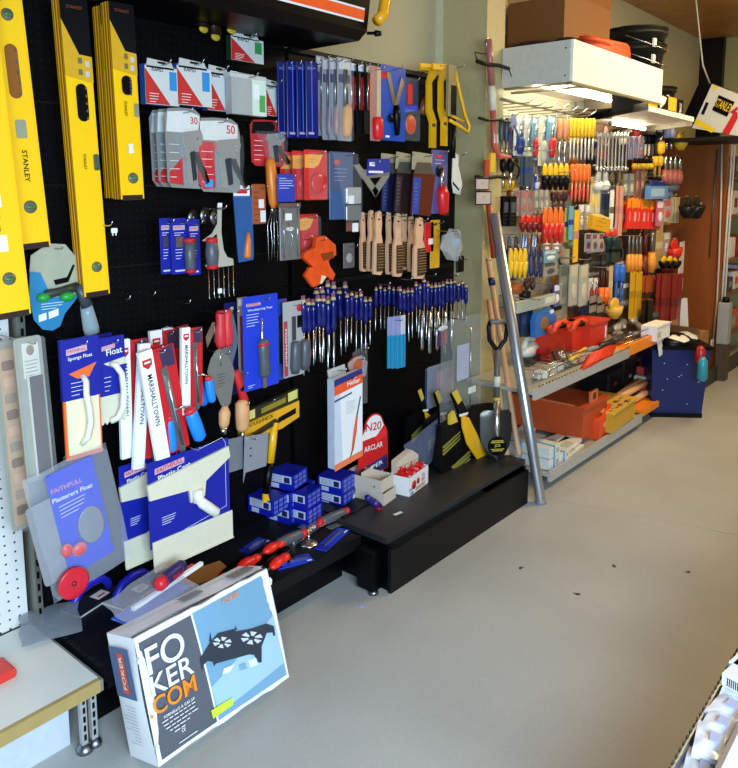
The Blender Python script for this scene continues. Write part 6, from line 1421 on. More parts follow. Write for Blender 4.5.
row('tool', 613, 264, 623, 302, 2, 1.94, mat('#2a5aa8', .3), mat('#2f68c0', .3), 'blue rounded tool in the lower rows', 'small_tool', 'tool')
row('bar', 623, 272, 629, 300, 1, 1.96, cG, cW, 'grey bar right of the blue tool', 'stick', 'stick')
row('bar', 629, 272, 641, 318, 2, 1.92, mat('#d8a818', .35), mat('#b88a10'), 'long yellow flat tool hanging low', 'flat_tool', 'tool')
row('tuft', 608, 298, 619, 318, 1, 1.88, mat('#e0b040', .4), mat('#e0b040', .4), 'yellow rag like piece above the upper shelf', 'rag', 'rag')
row('bar', 640, 276, 654, 316, 3, 1.94, mat('#b04a18', .4), mat('#3a1a12'), 'rust orange tool hanging low', 'small_tool', 'tool')
row('bar', 655, 274, 681, 332, 5, 1.9, mat('#8a1a14', .4), mat('#6e120e'), 'dark red long handled tool hanging low', 'long_tool', 'tool')
row('bar', 641, 300, 652, 334, 2, 1.86, mat('#1a0f0d', .4), cB, 'black tool hanging lowest in the orange bay', 'small_tool', 'tool')
row('pouch', 552, 284, 560, 306, 1, 1.96, pl('#20307e'), cW, 'navy pouch with white header above the blue bags', 'tool_pouch', 'pouch')
row('tuft', 523, 276, 534, 290, 2, 1.98, mat('#4a2a30', .4), mat('#3a2018', .4), 'dark maroon lump under the navy pliers', 'small_tool', 'tool')
item('long_pack', 'pack', 'long pale teal and white pack above the blue bags', (513, 297, 552, 309), 1.95, [('R', 'carton', mat('#a8b0a0', .4), -.5, .5, .05, .95, -.04, 0, .004), ('N', 'fine_print', pa('#3f6a70'), -.4, .4, .2, .8, 4, -.0405), ('B', 'label', mat('#cfd4c4'), .2, .45, .2, .7, -.042, -.04)])
row('pack', 512, 309, 530, 336, 3, 1.98, mat('#14233c', .35), mat('#24406a'), 'dark navy bag above the upper shelf', 'tool_bag', 'bag')
item('blue_tool_bag', 'bag', 'bright blue bag with a brown window above the upper shelf', (530, 309, 551, 334), 1.94, [('P', 'bag', mat('#2a6fb8', .35, 0, .15, 30), [(-.4, .05), (.3, .0), (.5, .4), (.45, 1), (-.45, 1), (-.5, .4)], -.05, 0), ('E', 'brown_window', mat('#8a6a3c', .4), -.05, .55, -.05, .2, .006, .28), ('B', 'white_tag', WHITE, .2, .36, .08, .22, -.054, -.05)])
row('bar', 589, 296, 612, 312, 3, 1.96, mat('#8d8776', .4), cB, 'grey and black pack above the dark hardware', 'blade_pack', 'pack')
# extra bare wire hooks that fill the pale bay
rr = random.Random(3)
for i, (u, v) in enumerate([(540, 146), (556, 150), (575, 172), (600, 182), (618, 186), (560, 246), (590, 260), (610, 268), (640, 236), (664, 176), (676, 196), (690, 216), (540, 300), (575, 258)]):
    p = onY(u, v, 1.86); hook(p.x, p.z, 1.86, 'far tool wall, number %s counted from the column' % (NUM + ('thirteen', 'fourteen', 'fifteen', 'sixteen'))[i + 1], r=.003, m=mat('#b9b7a6', .3, .8))
# ================================================================== SHELVES OF THE PALE BAY
SZ = .563
def shp(u, v, z=SZ): return onZ(u, v, z)
p = shp(533, 384)
r = thing('wire_basket', 'low black and silver wire basket at the near end of the upper grey shelf', 'basket', (p.x, p.y, SZ))
for k in range(8): part('bar', G().tube([(k * .09, 0, .003), (k * .09, 0, .07), (k * .09, .10, .07)], .003, 5), WIRE, r)
for z in (.005, .04, .07): part('rail', G().tube([(0, 0, z), (.64, 0, z)], .0035, 5), WIRE, r)
p = shp(536, 366)
r = thing('sander', 'cream hand machine lying on the upper grey shelf', 'machine', (p.x, p.y + .02, SZ), (0, 0, R(10)))
part('body', G().ell((.08, .05, .07), (.12, .05, .045)), mat('#d8d6c4', .4), r); part('handle', G().tube([(-.03, .05, .09), (.02, .05, .14), (.12, .05, .13), (.2, .05, .09)], .018, 8), mat('#cfcdb8', .4), r)
part('base', G().rbox(-.04, .2, .0, .1, 0, .04, .01), mat('#2c2b28', .5), r); part('red_label', G().box(.05, .11, -.002, .0, .05, .08), RED, r)
def block(name, cat, label, px, z, yaw, w, d, h, m, extra=(), group=None, dx=0):
    p = onZ(px[0], px[1], z); return plainbox(name, label, (p.x + dx, p.y, z), yaw, w, d, h, m, extra, cat, group)
REDB = mat('#d0321c', .4, 0, .08)
block('red_tray', 'tray', 'sloping red tray on the upper grey shelf behind the wire basket', (549, 362), SZ, 0, .20, .12, .10, REDB, [('ramp', G().prism([(0, .10), (0, .19), (.2, .10)], 0, .12), REDB)])
block('red_bin', 'bin', 'red plastic bin on the upper shelf, left of two', (572, 353), SZ, 0, .22, .14, .15, REDB, [('white_label', G().box(.2, .21, -.003, 0, .05, .12), WHITE), ('rim', G().rbox(-.01, .23, -.012, .15, .15, .165, .004), REDB)], 'red bins on the upper shelf')
block('red_bin', 'bin', 'red plastic bin on the upper shelf, right of two', (590, 350), SZ, 0, .26, .16, .15, REDB, [('white_label', G().box(.22, .235, -.003, 0, .03, .12), WHITE), ('rim', G().rbox(-.01, .27, -.012, .17, .15, .165, .004), REDB)], 'red bins on the upper shelf')
for i, (u, v) in enumerate(((553, 336), (572, 334))):
    p = onZ(u, v, SZ + .168)
    r = thing('spring_clamp', 'orange-red clamp lying on top of the red bins, ' + ('left', 'right')[i] + ' one', 'clamp', (p.x, p.y, SZ + .17), (0, 0, R(5)), 'orange-red clamps on the bins')
    part('frame', G().tube([(0, 0, .02), (.03, 0, .05), (.1, 0, .055), (.18, 0, .05), (.24, 0, .03), (.22, .05, .02), (.05, .05, .02), (0, 0, .02)], .018, 8), mat('#e8421c', .35), r); part('black_knob', G().ell((.1, -.01, .045), (.03, .03, .02)), BLACK, r)
p = shp(566, 368)
solo('yellow_rod', G().rod((0, 0, .03), (.26, .02, .05), [(0, .008), (.1, .014), (.9, .012), (1, .006)], 8), mat('#e8b838', .4), 'yellow rod lying across the red sticks on the upper shelf', 'stick', (p.x, p.y - .02, SZ + .02))
p = shp(560, 371)
r = thing('label_pack', 'dark red pack with slanted white letters leaning on the red tray', 'pack', (p.x, p.y, SZ + .03), (R(-30), 0, 0))
part('pack', G().rbox(0, .12, 0, .02, 0, .09, .006), mat('#4a1a18', .5), r); letter(r, 'SG', WHITE, .07, -.002, .05, .06)
for i in range(6):
    p = shp(580 + i * 1.5, 372 - i * 2.6)
    solo('red_stick', G().rod((0, 0, .012), (.42, .01, .012), [(0, .011), (1, .011)], 8), mat('#d8361c', .4), 'red stick on the upper shelf, ' + (ORD[i]) + ' from the front', 'stick', (p.x + .02, p.y, SZ + .002), (0, 0, 0), 'red sticks on the upper shelf')
p = shp(552, 378)
for i in range(5):
    solo('small_pack', G().rbox(0, .07, 0, .05, 0, .04, .006).box(.01, .05, -.001, 0, .01, .03), mat(('#cfcabc', '#a8a496', '#e0dccc', '#8f8c80', '#c4b89c')[i], .5), 'small pale pack in the wire basket, ' + ORD[i] + ' from the left', 'pack', (p.x - .1 + i * .115, p.y + .03, SZ + .004), (0, 0, R(10 * i - 20)), 'small pale packs in the wire basket')
# hardware in the orange bay upper shelf
HZ = .552
cols = ('#2b2a2c', '#8c8a84', '#3f4450', '#b4ada0', '#1d1b1c', '#5a5f68', '#2c3a86', '#9a9488', '#463c34', '#cfcabd')
for i in range(16):
    p = onZ(598 + (i % 8) * 6.4, 352 - (i % 8) * 2.4 - (i // 8) * 9, HZ)
    r = thing('drawer_tool', 'dark metal fitting on the upper orange shelf, ' + ORD[i % 8] + (' in front', ' in the rear row')[i // 8], 'tool', (p.x, p.y, HZ + .0 + .03 * (i // 8)), (0, 0, R(rr.uniform(-40, 40))), 'metal fittings heaped on the orange shelf')
    part('body', G().rod((0, 0, .03), (.14, .02, .04), [(0, .01), (.2, .026), (.6, .022), (1, .03)], 8), mat(cols[i % 10], .35, .3), r); part('grip', G().rod((-.09, .01, .02), (0, 0, .03), [(0, .012), (.5, .018), (1, .012)], 8), mat(cols[(i * 3 + 1) % 10], .4), r)
for i, z in enumerate((.60, .64)):
    p = onY(600, 352, 1.66)
    solo('guard_rail', G().tube([(4.42, 1.672, z + .0), (5.0, 1.672, z)], .004, 6), WIRE, ('lower', 'upper')[i] + ' silver guard wire along the orange shelf edge', 'rail', (0, 0, 0), (0, 0, 0), 'silver guard wires')
p = onY(655, 337, 1.66)
block('white_carton', 'box', 'small white carton on the end of the upper orange shelf', (656, 342), .56, 0, .26, .1, .10, WHITE, [('label', G().box(.02, .08, -.002, 0, .02, .06), pa('#b9b4a8')), ('flap', G().box(0, .26, -.006, .0, .09, .1), WHITE)])
g = G().prism([(-.03, 0), (.05, -.01), (.12, -.13), (.04, -.14)], -.004, 0)
q = onY(658, 337, 1.64); solo('price_flag', g, WHITE, 'white price flag hanging over the upper orange shelf edge', 'ticket', q)
# lower grey shelf
LZ = .083
def lp(u, v): return onZ(u, v, LZ)
STRAP = mat('#3f9fd8', .4)
for i, (u, v, k, l) in enumerate(((515, 467, 0, 'left lower'), (515, 458, 1, 'left upper'), (549, 471, 0, 'front lower'), (549, 462, 1, 'front upper'), (563, 466, 0, 'right lower'))):
    p = lp(u, v + (k * 9)); 
    plainbox('strapped_carton', 'white carton with a light blue strap on the lowest grey shelf, ' + l, (p.x, max(p.y, 1.67), LZ + k * .062), 0, .12, .16, .058, mat('#d9d8cc', .5), [('strap', G().box(.045, .062, -.0015, .0, 0, .058).box(.045, .062, 0, .16, .058, .0595), STRAP), ('fine_print', G().box(.075, .11, -.001, 0, .015, .04), pa('#a9a79c')), ('strap', G().box(-.0015, 0, .07, .09, 0, .058), STRAP)], 'box', 'white cartons with blue straps')
for i in range(7):
    p = lp(530 + i * 9, 456 - i * 4.2)
    r = thing('wrapped_pack', 'flat white wrapped pack on the lowest grey shelf, ' + ORD[i] + ' from the tube', 'pack', ((3.62, 3.64, 3.60, 3.63, 3.64, 3.62, 3.64)[i], (1.70, 1.77, 1.85, 1.93, 1.72, 1.84, 2.0)[i], LZ + (.0 if i < 4 else .027)), (0, 0, R(rr.uniform(-12, 12))), 'flat white packs on the lowest shelf')
    part('wrap', G().rbox(0, .26, 0, .02, 0, .09, .008), mat('#dcd9ca', .4, 0, .06, 20, .3), r).rotation_euler = (R(90), 0, 0)
    list(r.children)[0].location = (0, .05, .002)
    part('label', G().box(.06, .16, -.03, .02, .0225, .0235), mat('#b9bcae', .5), r)
OB = mat('#b8481c', .5, 0, .12, 10)
r = plainbox('orange_crate', 'large dull orange crate on the lowest shelf', (3.90, 1.70, LZ + .04), 0, .34, .46, .19, OB, [('rim', G().box(-.012, .352, -.012, .0, .175, .192).box(-.012, 0, 0, .46, .175, .192), OB), ('handle_flap', G().box(.10, .20, .0, .012, .19, .26), mat('#c96a3c', .5)), ('flap_hole', G().box(.13, .17, -.003, .0, .21, .245), mat('#5a2410', .5)), ('front_lip', G().box(-.02, .0, .05, .3, .192, .2), mat('#c96a3c', .5))], 'crate')
block('red_orange_crate', 'crate', 'small bright red-orange crate right of the large dull one', (599, 441), LZ, 5, .22, .18, .12, mat('#e24a1a', .45), [('sloped_side', G().prism([(0, .12), (.2, .12), (.2, .18)], 0, .012), mat('#e24a1a', .45)), ('white_glint', G().box(.08, .12, -.002, 0, .06, .09), mat('#f0a080'))])
p = lp(606, 436)
block('yellow_crate', 'crate', 'yellow crate of small brown parts on the lowest shelf', (612, 434), LZ + .02, 3, .42, .26, .12, mat('#c99a2c', .5), [('rim', G().rbox(-.008, .428, -.01, .27, .115, .13, .004), mat('#d9ac3c', .5))])
p = onZ(612, 416, .22)
for i in range(14):
    solo('brown_part', G().ell((0, 0, 0), (.022, .018, .014), 7, 5), mat(('#6a4a34', '#9a8468', '#4a3428')[i % 3], .5), 'small brown part in the yellow crate, ' + ORD[i % 7] + (' in the front row', ' in the rear row')[i // 7], 'fitting', (p.x + .05 + .05 * (i % 7), p.y + .03 + .05 * (i // 7), .222 + .006 * (i % 2)), (0, 0, 0), 'small brown parts in the yellow crate')
for i in range(6):
    p = onZ(604 + i * 7, 408 - i * 3.6, .19)
    solo('wood_batten', G().rod((0, 0, .02), (.75 - .05 * i, .06 * (i % 2), .02), [(0, .022), (1, .022)], 8), WOOD, 'pale wooden batten lying along the lower shelf, ' + ORD[i] + ' from the front', 'batten', (p.x, min(p.y, 2.1), .19 - .07 * (i > 3)), (0, 0, 0), 'pale wooden battens')
for i in range(6):
    p = onZ(618 + i * 7, 385 - i * 3.5, .12)
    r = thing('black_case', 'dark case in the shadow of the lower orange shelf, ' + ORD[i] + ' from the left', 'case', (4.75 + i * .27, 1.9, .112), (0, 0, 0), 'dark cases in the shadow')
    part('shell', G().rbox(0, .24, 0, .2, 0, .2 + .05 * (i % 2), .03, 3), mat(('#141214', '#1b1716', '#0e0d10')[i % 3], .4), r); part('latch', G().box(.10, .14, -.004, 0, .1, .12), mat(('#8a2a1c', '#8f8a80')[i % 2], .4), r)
for i, (u, v, hcol) in enumerate(((651, 376, '#8a2620'), (653, 385, '#b4aea0'), (656, 366, '#a83a30'))):
    p = onY(u, v, 1.75)
    solo('stacked_pack', G().rbox(-.1, .12, 0, .1, -.02, .03, .008).box(-.06, .06, -.002, 0, -.01, .02), mat(hcol, .5), ('dull red', 'pale grey', 'bright red')[i] + ' pack beside the dark cases near the blue bin', 'pack', (p.x, 1.75, .16 + .055 * i))

# second layer close to the board: small goods behind the front ones
fc = ('#b8322a', '#d8d4c8', '#2c3f70', '#d9a81e', '#8a8c88', '#1c1c1e', '#c96a28', '#6b7a58', '#a9a8c6', '#7a2a20')
fn = ('red', 'white', 'blue', 'yellow', 'grey', 'black', 'orange', 'green', 'lavender', 'maroon')
for j in range(7):
    for i in range(11):
        u = 506 + i * 15.5 + rr.uniform(-3, 3); v = 124 + j * 27 + rr.uniform(-4, 4) + (u - 500) * .045
        if v > 306: continue
        ci = rr.randrange(10); cj = rr.randrange(10); kd = rr.choice(('pouch', 'card', 'plier', 'tool', 'dtool', 'pack'))
        item(dict(pouch='tool_pouch', card='tool_card', plier='pliers', tool='small_tool', dtool='small_tool', pack='blade_pack')[kd], dict(pouch='pouch', card='tool card', plier='pliers', tool='tool', dtool='tool', pack='pack')[kd],
             'small %s %s deep behind the front goods, %s from left in row %s' % (fn[ci], dict(pouch='pouch', card='card', plier='pliers', tool='tool', dtool='tool', pack='pack')[kd], (ORD + ('eleventh',))[i], NUM[j + 1]),
             (u, v, u + rr.uniform(8, 13), v + rr.uniform(16, 24)), 2.13, kparts(kd, mat(fc[cj] if kd in ('tool', 'dtool') else fc[ci], .4), mat(fc[ci] if kd in ('tool', 'dtool') else fc[cj], .4)), group='small goods behind the front rows', hk=False)
# ================================================================== ON TOP OF THE CANOPIES, THE FAR END
TZ = 2.128
CARD = mat('#80501f', .65, 0, .06, 6)
p = onY(514, 48, 1.98); q = onY(600, 30, 1.95)
r = thing('cardboard_box', 'large brown cardboard box standing on the white canopy', 'box', (3.80, 1.85, TZ), (0, 0, 0))
x0 = onY(512, 40, 2.15).x - 4.0; x1 = onY(600, 20, 1.80).x - 4.0
part('carton', G().box(.0, .60, .0, .34, 0, .46), CARD, r)
part('flap', G().add([(.0, .0, .46), (.60, .0, .46), (.60, -.03, .56), (.0, -.03, .56)], [(0, 1, 2, 3)]).add([(.0, .34, .46), (.0, .0, .46), (-.05, .0, .50), (-.05, .34, .50)], [(0, 1, 2, 3)]), CARD, r)
part('edge_tear', G().box(-.002, .02, .0, .34, .44, .462), mat('#c9975a', .7), r)
r = thing('dark_sack', 'dark brown rumpled cloth lying in front of the cardboard box', 'cloth', (3.58, 1.80, 2.20))
part('cloth', G().ell((.08, .16, .06), (.09, .2, .06), 12, 8).ell((.14, -.0, .07), (.06, .10, .06), 12, 8), mat('#2c130a', .8, 0, .3, 20, .4), r)
part('cloth_support', G().box(0, .18, -.05, .3, -.07, .06), mat('#2c130a', .8), r)
# coil of orange hose / net
r = thing('orange_coil', 'bundle of orange netting on the white canopy behind the cardboard box front', 'bundle', (4.16, 1.765, 2.27))
for k in range(7):
    a = k * .5
    part('loop', G().tube([(-.02 + .26 * math.cos(t * PI / 6) + .02 * math.sin(a), .08 * math.sin(t * PI / 6), .012 * k + .01 * math.sin(t + a)) for t in range(13)], .017, 6), mat(('#e2501a', '#c83e12')[k % 2], .5), r)
part('core', G().ell((0, 0, .02), (.24, .06, .06), 12, 6), mat('#a8360f', .6), r)
part('support', G().box(-.2, .2, -.06, .06, -.14, .0), mat('#a8360f', .6), r)
def bucket(x, y, z, s, label, n=1):
    r = thing('bucket', label, 'bucket', (x, y, z), (0, 0, 0), 'black buckets on the canopies')
    BK = mat('#1c1c18', .4)
    part('pail', G().rod((0, 0, 0), (0, 0, .24 * s), [(0, .10 * s), (.02, .105 * s), (.86, .14 * s), (.87, .15 * s), (.93, .152 * s), (.94, .145 * s), (1, .15 * s)], 20), BK, r)
    part('rim', G().tube([(.15 * s * math.cos(t * PI / 8), .15 * s * math.sin(t * PI / 8), .24 * s) for t in range(17)], .006, 6), BK, r)
    part('handle', G().tube([(.15 * s * math.cos(PI + t * PI / 10), -.01 + .155 * s * math.sin(PI + t * PI / 10), .20 * s - .07 * s * math.sin(t * PI / 10)) for t in range(11)], .0035, 6), WIRE, r)
    part('label', G().box(-.1 * s, -.07 * s, -.13 * s, -.12 * s, .14 * s, .18 * s), WHITE, r)
    return r
p = onY(633, 72, 1.82)
bucket(4.78 + .06, 1.86, 2.14, 1.25, 'large black bucket, lower one of the nested pair above the white canopy')
bucket(4.78 + .06, 1.86, 2.14 + .09, 1.28, 'large black bucket nested inside the lower one, on top')
solo('bucket_stand', G().box(4.64, 5.02, 1.72, 2.1, 2.05, 2.139).box(4.68, 4.98, 1.76, 2.06, 2.139, 2.1395), mat('#5a5040', .6), 'dull box under the nested black buckets', 'box')
bucket(5.62, 2.0, 2.03, 1.0, 'smaller black bucket farther along, standing alone')
solo('bucket_stand', G().box(5.42, 5.85, 1.86, 2.18, 2.013, 2.029).box(5.44, 5.83, 1.82, 2.16, 2.029, 2.0295), mat('#4a2412', .6), 'dark brown box under the lone black bucket', 'box')
# small yellow/black boxes at the canopy end
p = onY(654, 118, 1.66)
r = thing('yellow_black_box', 'black and yellow carton on the lower canopy under the white one', 'box', (p.x, 1.66, 2.013))
a = lambda u: onY(u, 110, 1.66).x - p.x
zt = onY(660, 99, 1.66).z - 2.013 + .03; zb = 0
part('carton', G().box(a(644), a(683), 0, .2, 0, zt), CBLK, r)
part('yellow_panel', G().box(a(646), a(657), -.002, 0, .0, zt * .8), mat('#d9a81e', .5), r); part('yellow_panel', G().box(a(668), a(676), -.002, 0, .03, zt), mat('#e0ae20', .5), r)
part('white_panel', G().prism([(a(660), .03), (a(664), .06), (a(666), .10), (a(662), zt * .95), (a(659), zt * .7)], -.002, 0), WHITE, r)
letter(r, 'STANLEY', WHITE, a(680), -.0022, zt * .42, zt * .75, .045, 90)
# tilted black and white sign box
P0 = onX(688, 130, 5.95)
def sx_(u, v): q = onX(u, v, 5.95); return q
r = thing('tilted_sign_box', 'tilted black box with a white, yellow and red sign front, top right', 'sign', (5.95, 1.55, 2.0))
cor = [(692, 128), (712, 84), (752, 100), (738, 136)]
pts = [sx_(u, v) - Vector((5.95, 1.55, 2.0)) for u, v in cor]
g = G(); n = len(pts)
g.add([(0, p.y, p.z) for p in pts] + [(.5, p.y, p.z) for p in pts], [(3, 2, 1, 0), (4, 5, 6, 7)] + [(i, (i + 1) % 4, (i + 1) % 4 + 4, i + 4) for i in range(4)])
part('front_panel', g, pa('#cfcfc4'), r)
bk = [(683, 117), (697, 86), (712, 83), (692, 128)]
pb = [sx_(u, v) - Vector((5.95, 1.55, 2.0)) for u, v in bk]
g = G().add([(0.01, p.y, p.z) for p in pb] + [(.5, p.y, p.z) for p in pb], [(3, 2, 1, 0), (4, 5, 6, 7)] + [(i, (i + 1) % 4, (i + 1) % 4 + 4, i + 4) for i in range(4)])
part('black_side', g, BLACK, r)
def decal(nm, pxs, m, e=.003):
    q = [sx_(u, v) - Vector((5.95, 1.55, 2.0)) for u, v in pxs]
    return part(nm, G().add([(-e, p.y, p.z) for p in q], [tuple(range(len(q)))]), m, r)
decal('black_square', [(712, 110), (719, 95), (735, 102), (727, 117)], BLACK)
decal('yellow_corner', [(694, 124), (698, 119), (716, 129), (712, 133)], mat('#e8c820', .5))
decal('black_slot', [(701, 114), (706, 102), (709, 103), (704, 115)], BLACK)
decal('red_stripe', [(722, 133), (734, 112), (738, 112), (738, 118), (729, 135)], RED); decal('red_stripe', [(730, 112), (738, 106), (738, 110), (733, 114)], RED)
decal('yellow_dash', [(712, 88), (714, 85), (718, 87), (716, 90)], mat('#e8c820', .5))
me_, tw_, th_ = text_mesh('STANLEY', mat('#e8c820', .5))
c = sx_(723.5, 106) - Vector((5.95, 1.55, 2.0))
ax = (sx_(733, 110) - sx_(715, 102)).normalized(); az = Vector((-1, 0, 0)).cross(ax).normalized()
o = link('lettering', me_, r); L = (sx_(733, 110) - sx_(715, 102)).length
o.matrix_local = Matrix.Translation((-.005, c.y, c.z)) @ Matrix((ax, az, Vector((-1, 0, 0)))).transposed().to_4x4() @ Matrix.Diagonal((L * .9 / tw_, L * .42 / th_, 1, 1))
solo('sign_ledge', G().box(5.9, 6.53, 1.45, 2.0, 1.90, 1.925), mat('#14110e', .5), 'dark ledge below the tilted sign box', 'shelf')
# hanging cord from the ceiling, and the cable down the brown panel
q = onX(710, 84, 6.0); t = onZ(686, 0, 2.96)
solo('cord', G().tube([(q.x, q.y, q.z), (5.9, q.y + .03, 2.45), (5.6, q.y + .02, 2.9), (5.5, q.y + .0, 2.969)], .006, 6), mat('#cfc7a8', .5), 'pale cord hanging from the wooden ceiling to the tilted sign box', 'cord')
pts = [onX(u, v, 6.46) for u, v in ((722, 140), (721, 200), (719, 260), (717, 300), (713, 340))]
solo('cable', G().tube(pts, .007, 6), mat('#cfc0b0', .5), 'pale cable running down the front edge of the brown panel', 'cable')
q = onX(712, 343, 6.4)
solo('cable_tag', G().rbox(-.04, .04, -.004, .0, -.045, .03, .004), WHITE, 'white tag at the end of the pale cable', 'tag', (q.x, q.y, q.z))
# blue wheelie bin
A = onZ(700, 427, 0); B = onZ(643, 428, 0)
bx, by = 5.18, 1.62
r = thing('wheelie_bin', 'dark blue refuse bin with a black lid rim at the end of the shelves', 'bin', (bx, by, 0), (0, 0, R(-54)))
BB = mat('#0c1f5c', .35, 0, .15, 8)
def taper(g, w0, w1, d0, d1, z0, z1):
    return g.add([(-w0, -d0, z0), (w0, -d0, z0), (w0, d0, z0), (-w0, d0, z0), (-w1, -d1, z1), (w1, -d1, z1), (w1, d1, z1), (-w1, d1, z1)], [(3, 2, 1, 0), (4, 5, 6, 7), (0, 1, 5, 4), (1, 2, 6, 5), (2, 3, 7, 6), (3, 0, 4, 7)])
part('body', taper(G(), .165, .19, .12, .14, .03, .475), BB, r)
part('rim', taper(G(), .20, .205, .15, .155, .475, .50), BLACK, r)
part('base_plate', taper(G(), .168, .168, .125, .125, .0, .03), BLACK, r)
for s in (-1, 1): part('wheel', G().cyl((s * .165, .13, .045), (s * .19, .13, .045), .045, 16), BLACK, r)
rr2 = random.Random(11)
for i in range(9): 
    x, z = rr2.uniform(-.13, .15), rr2.uniform(.08, .45); g = G().rod((x, -.12 - .02 * (z - .03) / .445 - .001, z), (x, -.125 - .02 * (z - .03) / .445, z), [(0, .005), (1, .004)], 8)
    part('paint_spot', g, mat('#aab4d0', .5), r)
part('side_patch', G().add([(.169, -.10, .05), (.169, .10, .05), (.191, .12, .40), (.184, -.11, .30)], [(0, 1, 2, 3)]), mat('#4d5a52', .5), r)
for i, (dx, dy, c, l) in enumerate(((-.06, -.02, '#dcdcd4', 'left one'), (.06, -.04, '#c9cbc4', 'right one'))):
    solo('rubbish_bag', crinkle(.14, .12, .02, 40 + i, 9, 9, .012), mat(c, .4, 0, .1, 30, .3), 'crumpled white plastic rubbish on top of the blue bin, ' + l, 'rubbish', (bx + dx, by + dy + .03, .55), (R(-80), 0, R(20 * i)), 'white rubbish on the bin')
solo('black_rubbish', G().ell((0, 0, 0), (.17, .13, .06), 12, 8), BLACK, 'black plastic liner bulging from the blue bin', 'liner', (bx + .0, by, .505))
q = onY(706, 345, 1.4)
solo('teal_bottle', G().rod((0, 0, 0), (.01, .0, -.16), [(0, .012), (.15, .03), (.9, .034), (1, .02)], 10), mat('#2f8fa0', .35), 'teal bottle stuck at the right side of the blue bin', 'bottle', onX(703, 357, 4.98))
solo('red_bottle', G().rod((0, 0, 0), (.0, .0, -.12), [(0, .012), (.2, .03), (.9, .03), (1, .02)], 10), mat('#a81c20', .35), 'red bottle beside the teal one at the blue bin', 'bottle', onX(701, 346, 5.0))
# brown carton behind the bin and things at the panel foot
q = onX(676, 352, 5.6)
p = onZ(705, 388, 0)
r = thing('open_carton', 'open brown carton standing behind the blue bin', 'box', (5.72, 1.84, .12), (0, 0, R(-4)))
part('carton', G().box(0, .17, -.24, 0, .12, .36), mat('#9a6a3c', .65), r); part('flap', G().add([(0, -.24, .36), (0, .0, .36), (-.06, .0, .41), (-.06, -.24, .41)], [(0, 1, 2, 3)]).box(0, .17, -.005, 0, .36, .42), mat('#a87848', .65), r)
part('stand', G().box(0, .17, -.24, 0, -.12, .119), mat('#5a3a20', .65), r)
q = onX(684, 300, 6.0)
g = G().prism([(-.10, .0), (.0, .02), (.06, -.62), (-.03, -.66)], -.02, .02)
solo('white_strip', g, mat('#d6d2c6', .45), 'white curved plastic strip leaning on the brown panel', 'strip', (6.2, onX(686, 310, 6.2).y, onX(684, 300, 6.2).z), (0, 0, R(-60)))
r = thing('grey_canister', 'pale grey upright pack beside the foot of the brown panel', 'pack', (6.35, onX(722, 360, 6.35).y, .30))
part('pack', G().rbox(-.05, .05, -.04, .04, .0, .34, .01), mat('#9b9c98', .4), r); part('cap', G().rod((0, 0, .34), (0, 0, .38), [(0, .03), (1, .025)], 10), BLACK, r); part('stand', G().box(-.05, .05, -.04, .04, -.30, -.001), mat('#4a3a2a', .6), r)
# stock on the far red-backed shelving
cc = ('#d8d2c8', '#b8322a', '#cfcac0', '#8a8c90', '#c9542c', '#e0dcd4', '#7a1a18', '#b49a78', '#3a3a3c')
k = 0
for z, hs in ((.27, .2), (.64, .2), (.94, .22), (1.32, .22), (1.64, .2)):
    for j in range(6):
        x = 6.62 + j * .19; h = hs * rr2.uniform(.6, 1)
        r = thing('shelf_carton', ('%s carton on the %s far red-backed shelf, %s from left' % (('white', 'red', 'cream', 'grey', 'orange', 'white', 'maroon', 'tan', 'black')[k % 9], {.27: 'lowest', .64: 'second', .94: 'middle', 1.32: 'fourth', 1.64: 'top'}[z], ORD[j])), 'box', (x, 1.76, z + .001), (0, 0, 0), 'cartons on the far shelving')
        part('carton', G().rbox(0, .15, 0, .2, 0, h, .004), mat(cc[k % 9], .5), r); part('label', G().box(.03, .12, -.002, 0, h * .3, h * .7), mat(cc[(k + 4) % 9], .5), r)
        k += 1
q = onX(730, 172, 6.6)
# ================================================================== BOTTOM RIGHT: the near gondola
gr = thing('near_gondola', 'near shelf with a toothed metal price rail at the bottom right corner', 'display unit', (2.0, .3, 0))
ch(gr, 'shelf_tray', G().box(1.0, 3.4, .18, .432, .262, .268), mat('#cfd3d8', .4, .3))
ch(gr, 'price_rail', G().box(1.0, 3.4, .432, .437, .262, .297), mat('#9aa0a4', .3, .8))
g = G()
for i in range(96): g.box(1.0 + i * .025, 1.010 + i * .025, .436, .441, .288, .300)
ch(gr, 'rail_tooth', g, mat('#3a3f40', .4, .5), kind='stuff')
ch(gr, 'kick_panel', G().box(1.0, 3.4, .30, .31, 0, .262), mat('#b4b6b4', .5))
ch(gr, 'upper_shelf', G().box(1.0, 3.4, -.4, .345, .315, .325), mat('#e6e6e2', .5))
ch(gr, 'upper_shelf_edge', G().box(1.0, 3.4, .345, .355, .30, .327), mat('#857a6e', .5))
ch(gr, 'upright', G().box(1.0, 3.4, -.42, -.4, 0, .325), mat('#8d8f8c', .5))
WPL = mat('#eef3fb', .15, 0, .08, 30, .15)
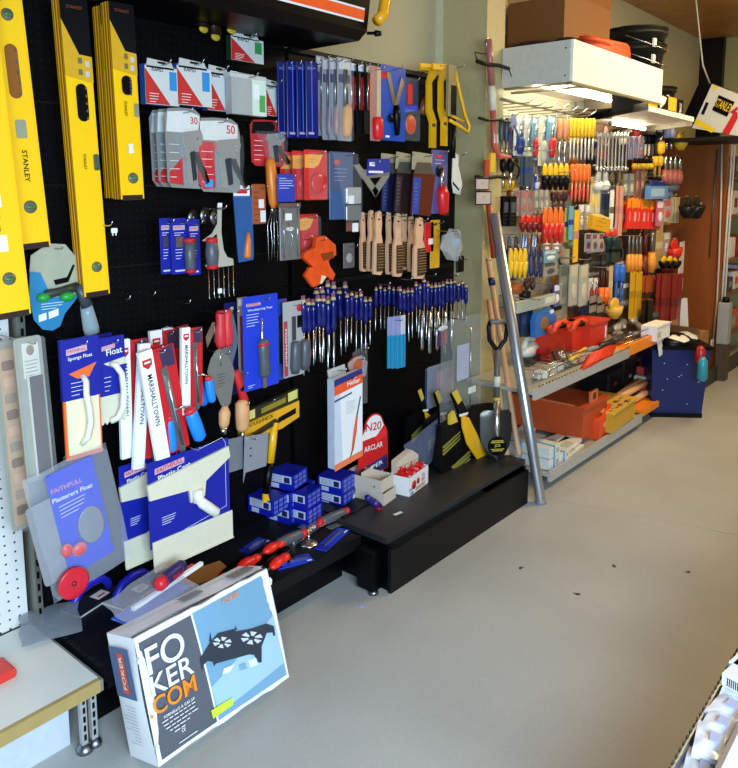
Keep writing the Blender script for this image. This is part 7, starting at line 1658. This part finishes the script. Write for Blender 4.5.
for i in range(11):
    u, v = 668 + (i % 6) * 13, 764 - (i % 6) * 17
    p = onZ(u + 14 + (i // 6) * 8, v, .27)
    r = thing('clear_pack', 'shiny clear pack on the near bottom right shelf, ' + ORD[i % 6] + (' in front', ' behind')[i // 6], 'pack', (p.x + .06 * (i // 6), .394, .2695 + .022 * (i // 6)), (0, 0, R(rr2.uniform(-10, 10))), 'shiny clear packs on the near shelf')
    part('wrap', G().grid(9, 9, lambda a, b: ((a - .5) * .12, (b - .5) * .062, .012 + .008 * math.sin(PI * a) * math.sin(PI * b) + .0015 * math.sin(11 * a + 7 * b + i))).box(-.06, .06, -.031, .031, 0, .010), WPL, r)
    part('label', G().box(-.02, .01, -.02, .0, .026, .0285), mat('#a9aed0', .5), r)
for i, (u, v, z) in enumerate(((731, 693, .27), (727, 706, .27))):
    p = onZ(u, v, z)
    r = thing('white_carton', 'white barcoded carton on the near bottom right shelf, ' + ('rear', 'front')[i] + ' one', 'box', (p.x, .394, z + .045), (0, 0, R(-10)), 'barcoded cartons on the near shelf')
    part('carton', G().rbox(0, .09, -.03, .03, 0, .035, .002), WHITE, r); g = G()
    for k in range(8): g.box(.012 + k * .006, .015 + k * .006, -.0315, -.03, .006, .028)
    for k in range(8): g.box(-.001, 0, -.02 + k * .005, -.018 + k * .005, .006, .028)
    part('barcode', g, CBLK, r)
# scraps on the floor
for i, (u, v, l) in enumerate(((521, 568, 'dark flattened scrap on the floor, middle of the aisle'), (614, 566, 'tiny curved dark scrap right of the flattened one'), (362, 606, 'tiny pale blue paper scrap on the floor before the plinth'), (577, 594, 'tiny dark speck on the floor, nearest the camera'), (688, 572, 'short dark scratch mark scrap at right'), (560, 443 + 31, 'tiny white crumb on the floor near the tube foot'))):
    p = onZ(u, v, 0)
    solo('floor_scrap', G().prism([(-.014, 0), (-.004, .008), (.004, .003), (.014, .008), (.009, -.004), (.0, -.009), (-.009, -.006)], -.0006, .0006), mat(('#3a382c', '#3a3830', '#9aa4dc', '#2c2a24', '#3a3830', '#e0dcd0')[i], .7), l, 'scrap', (p.x, p.y, .0007), (R(90), 0, R(40 * i)), 'scraps on the floor')
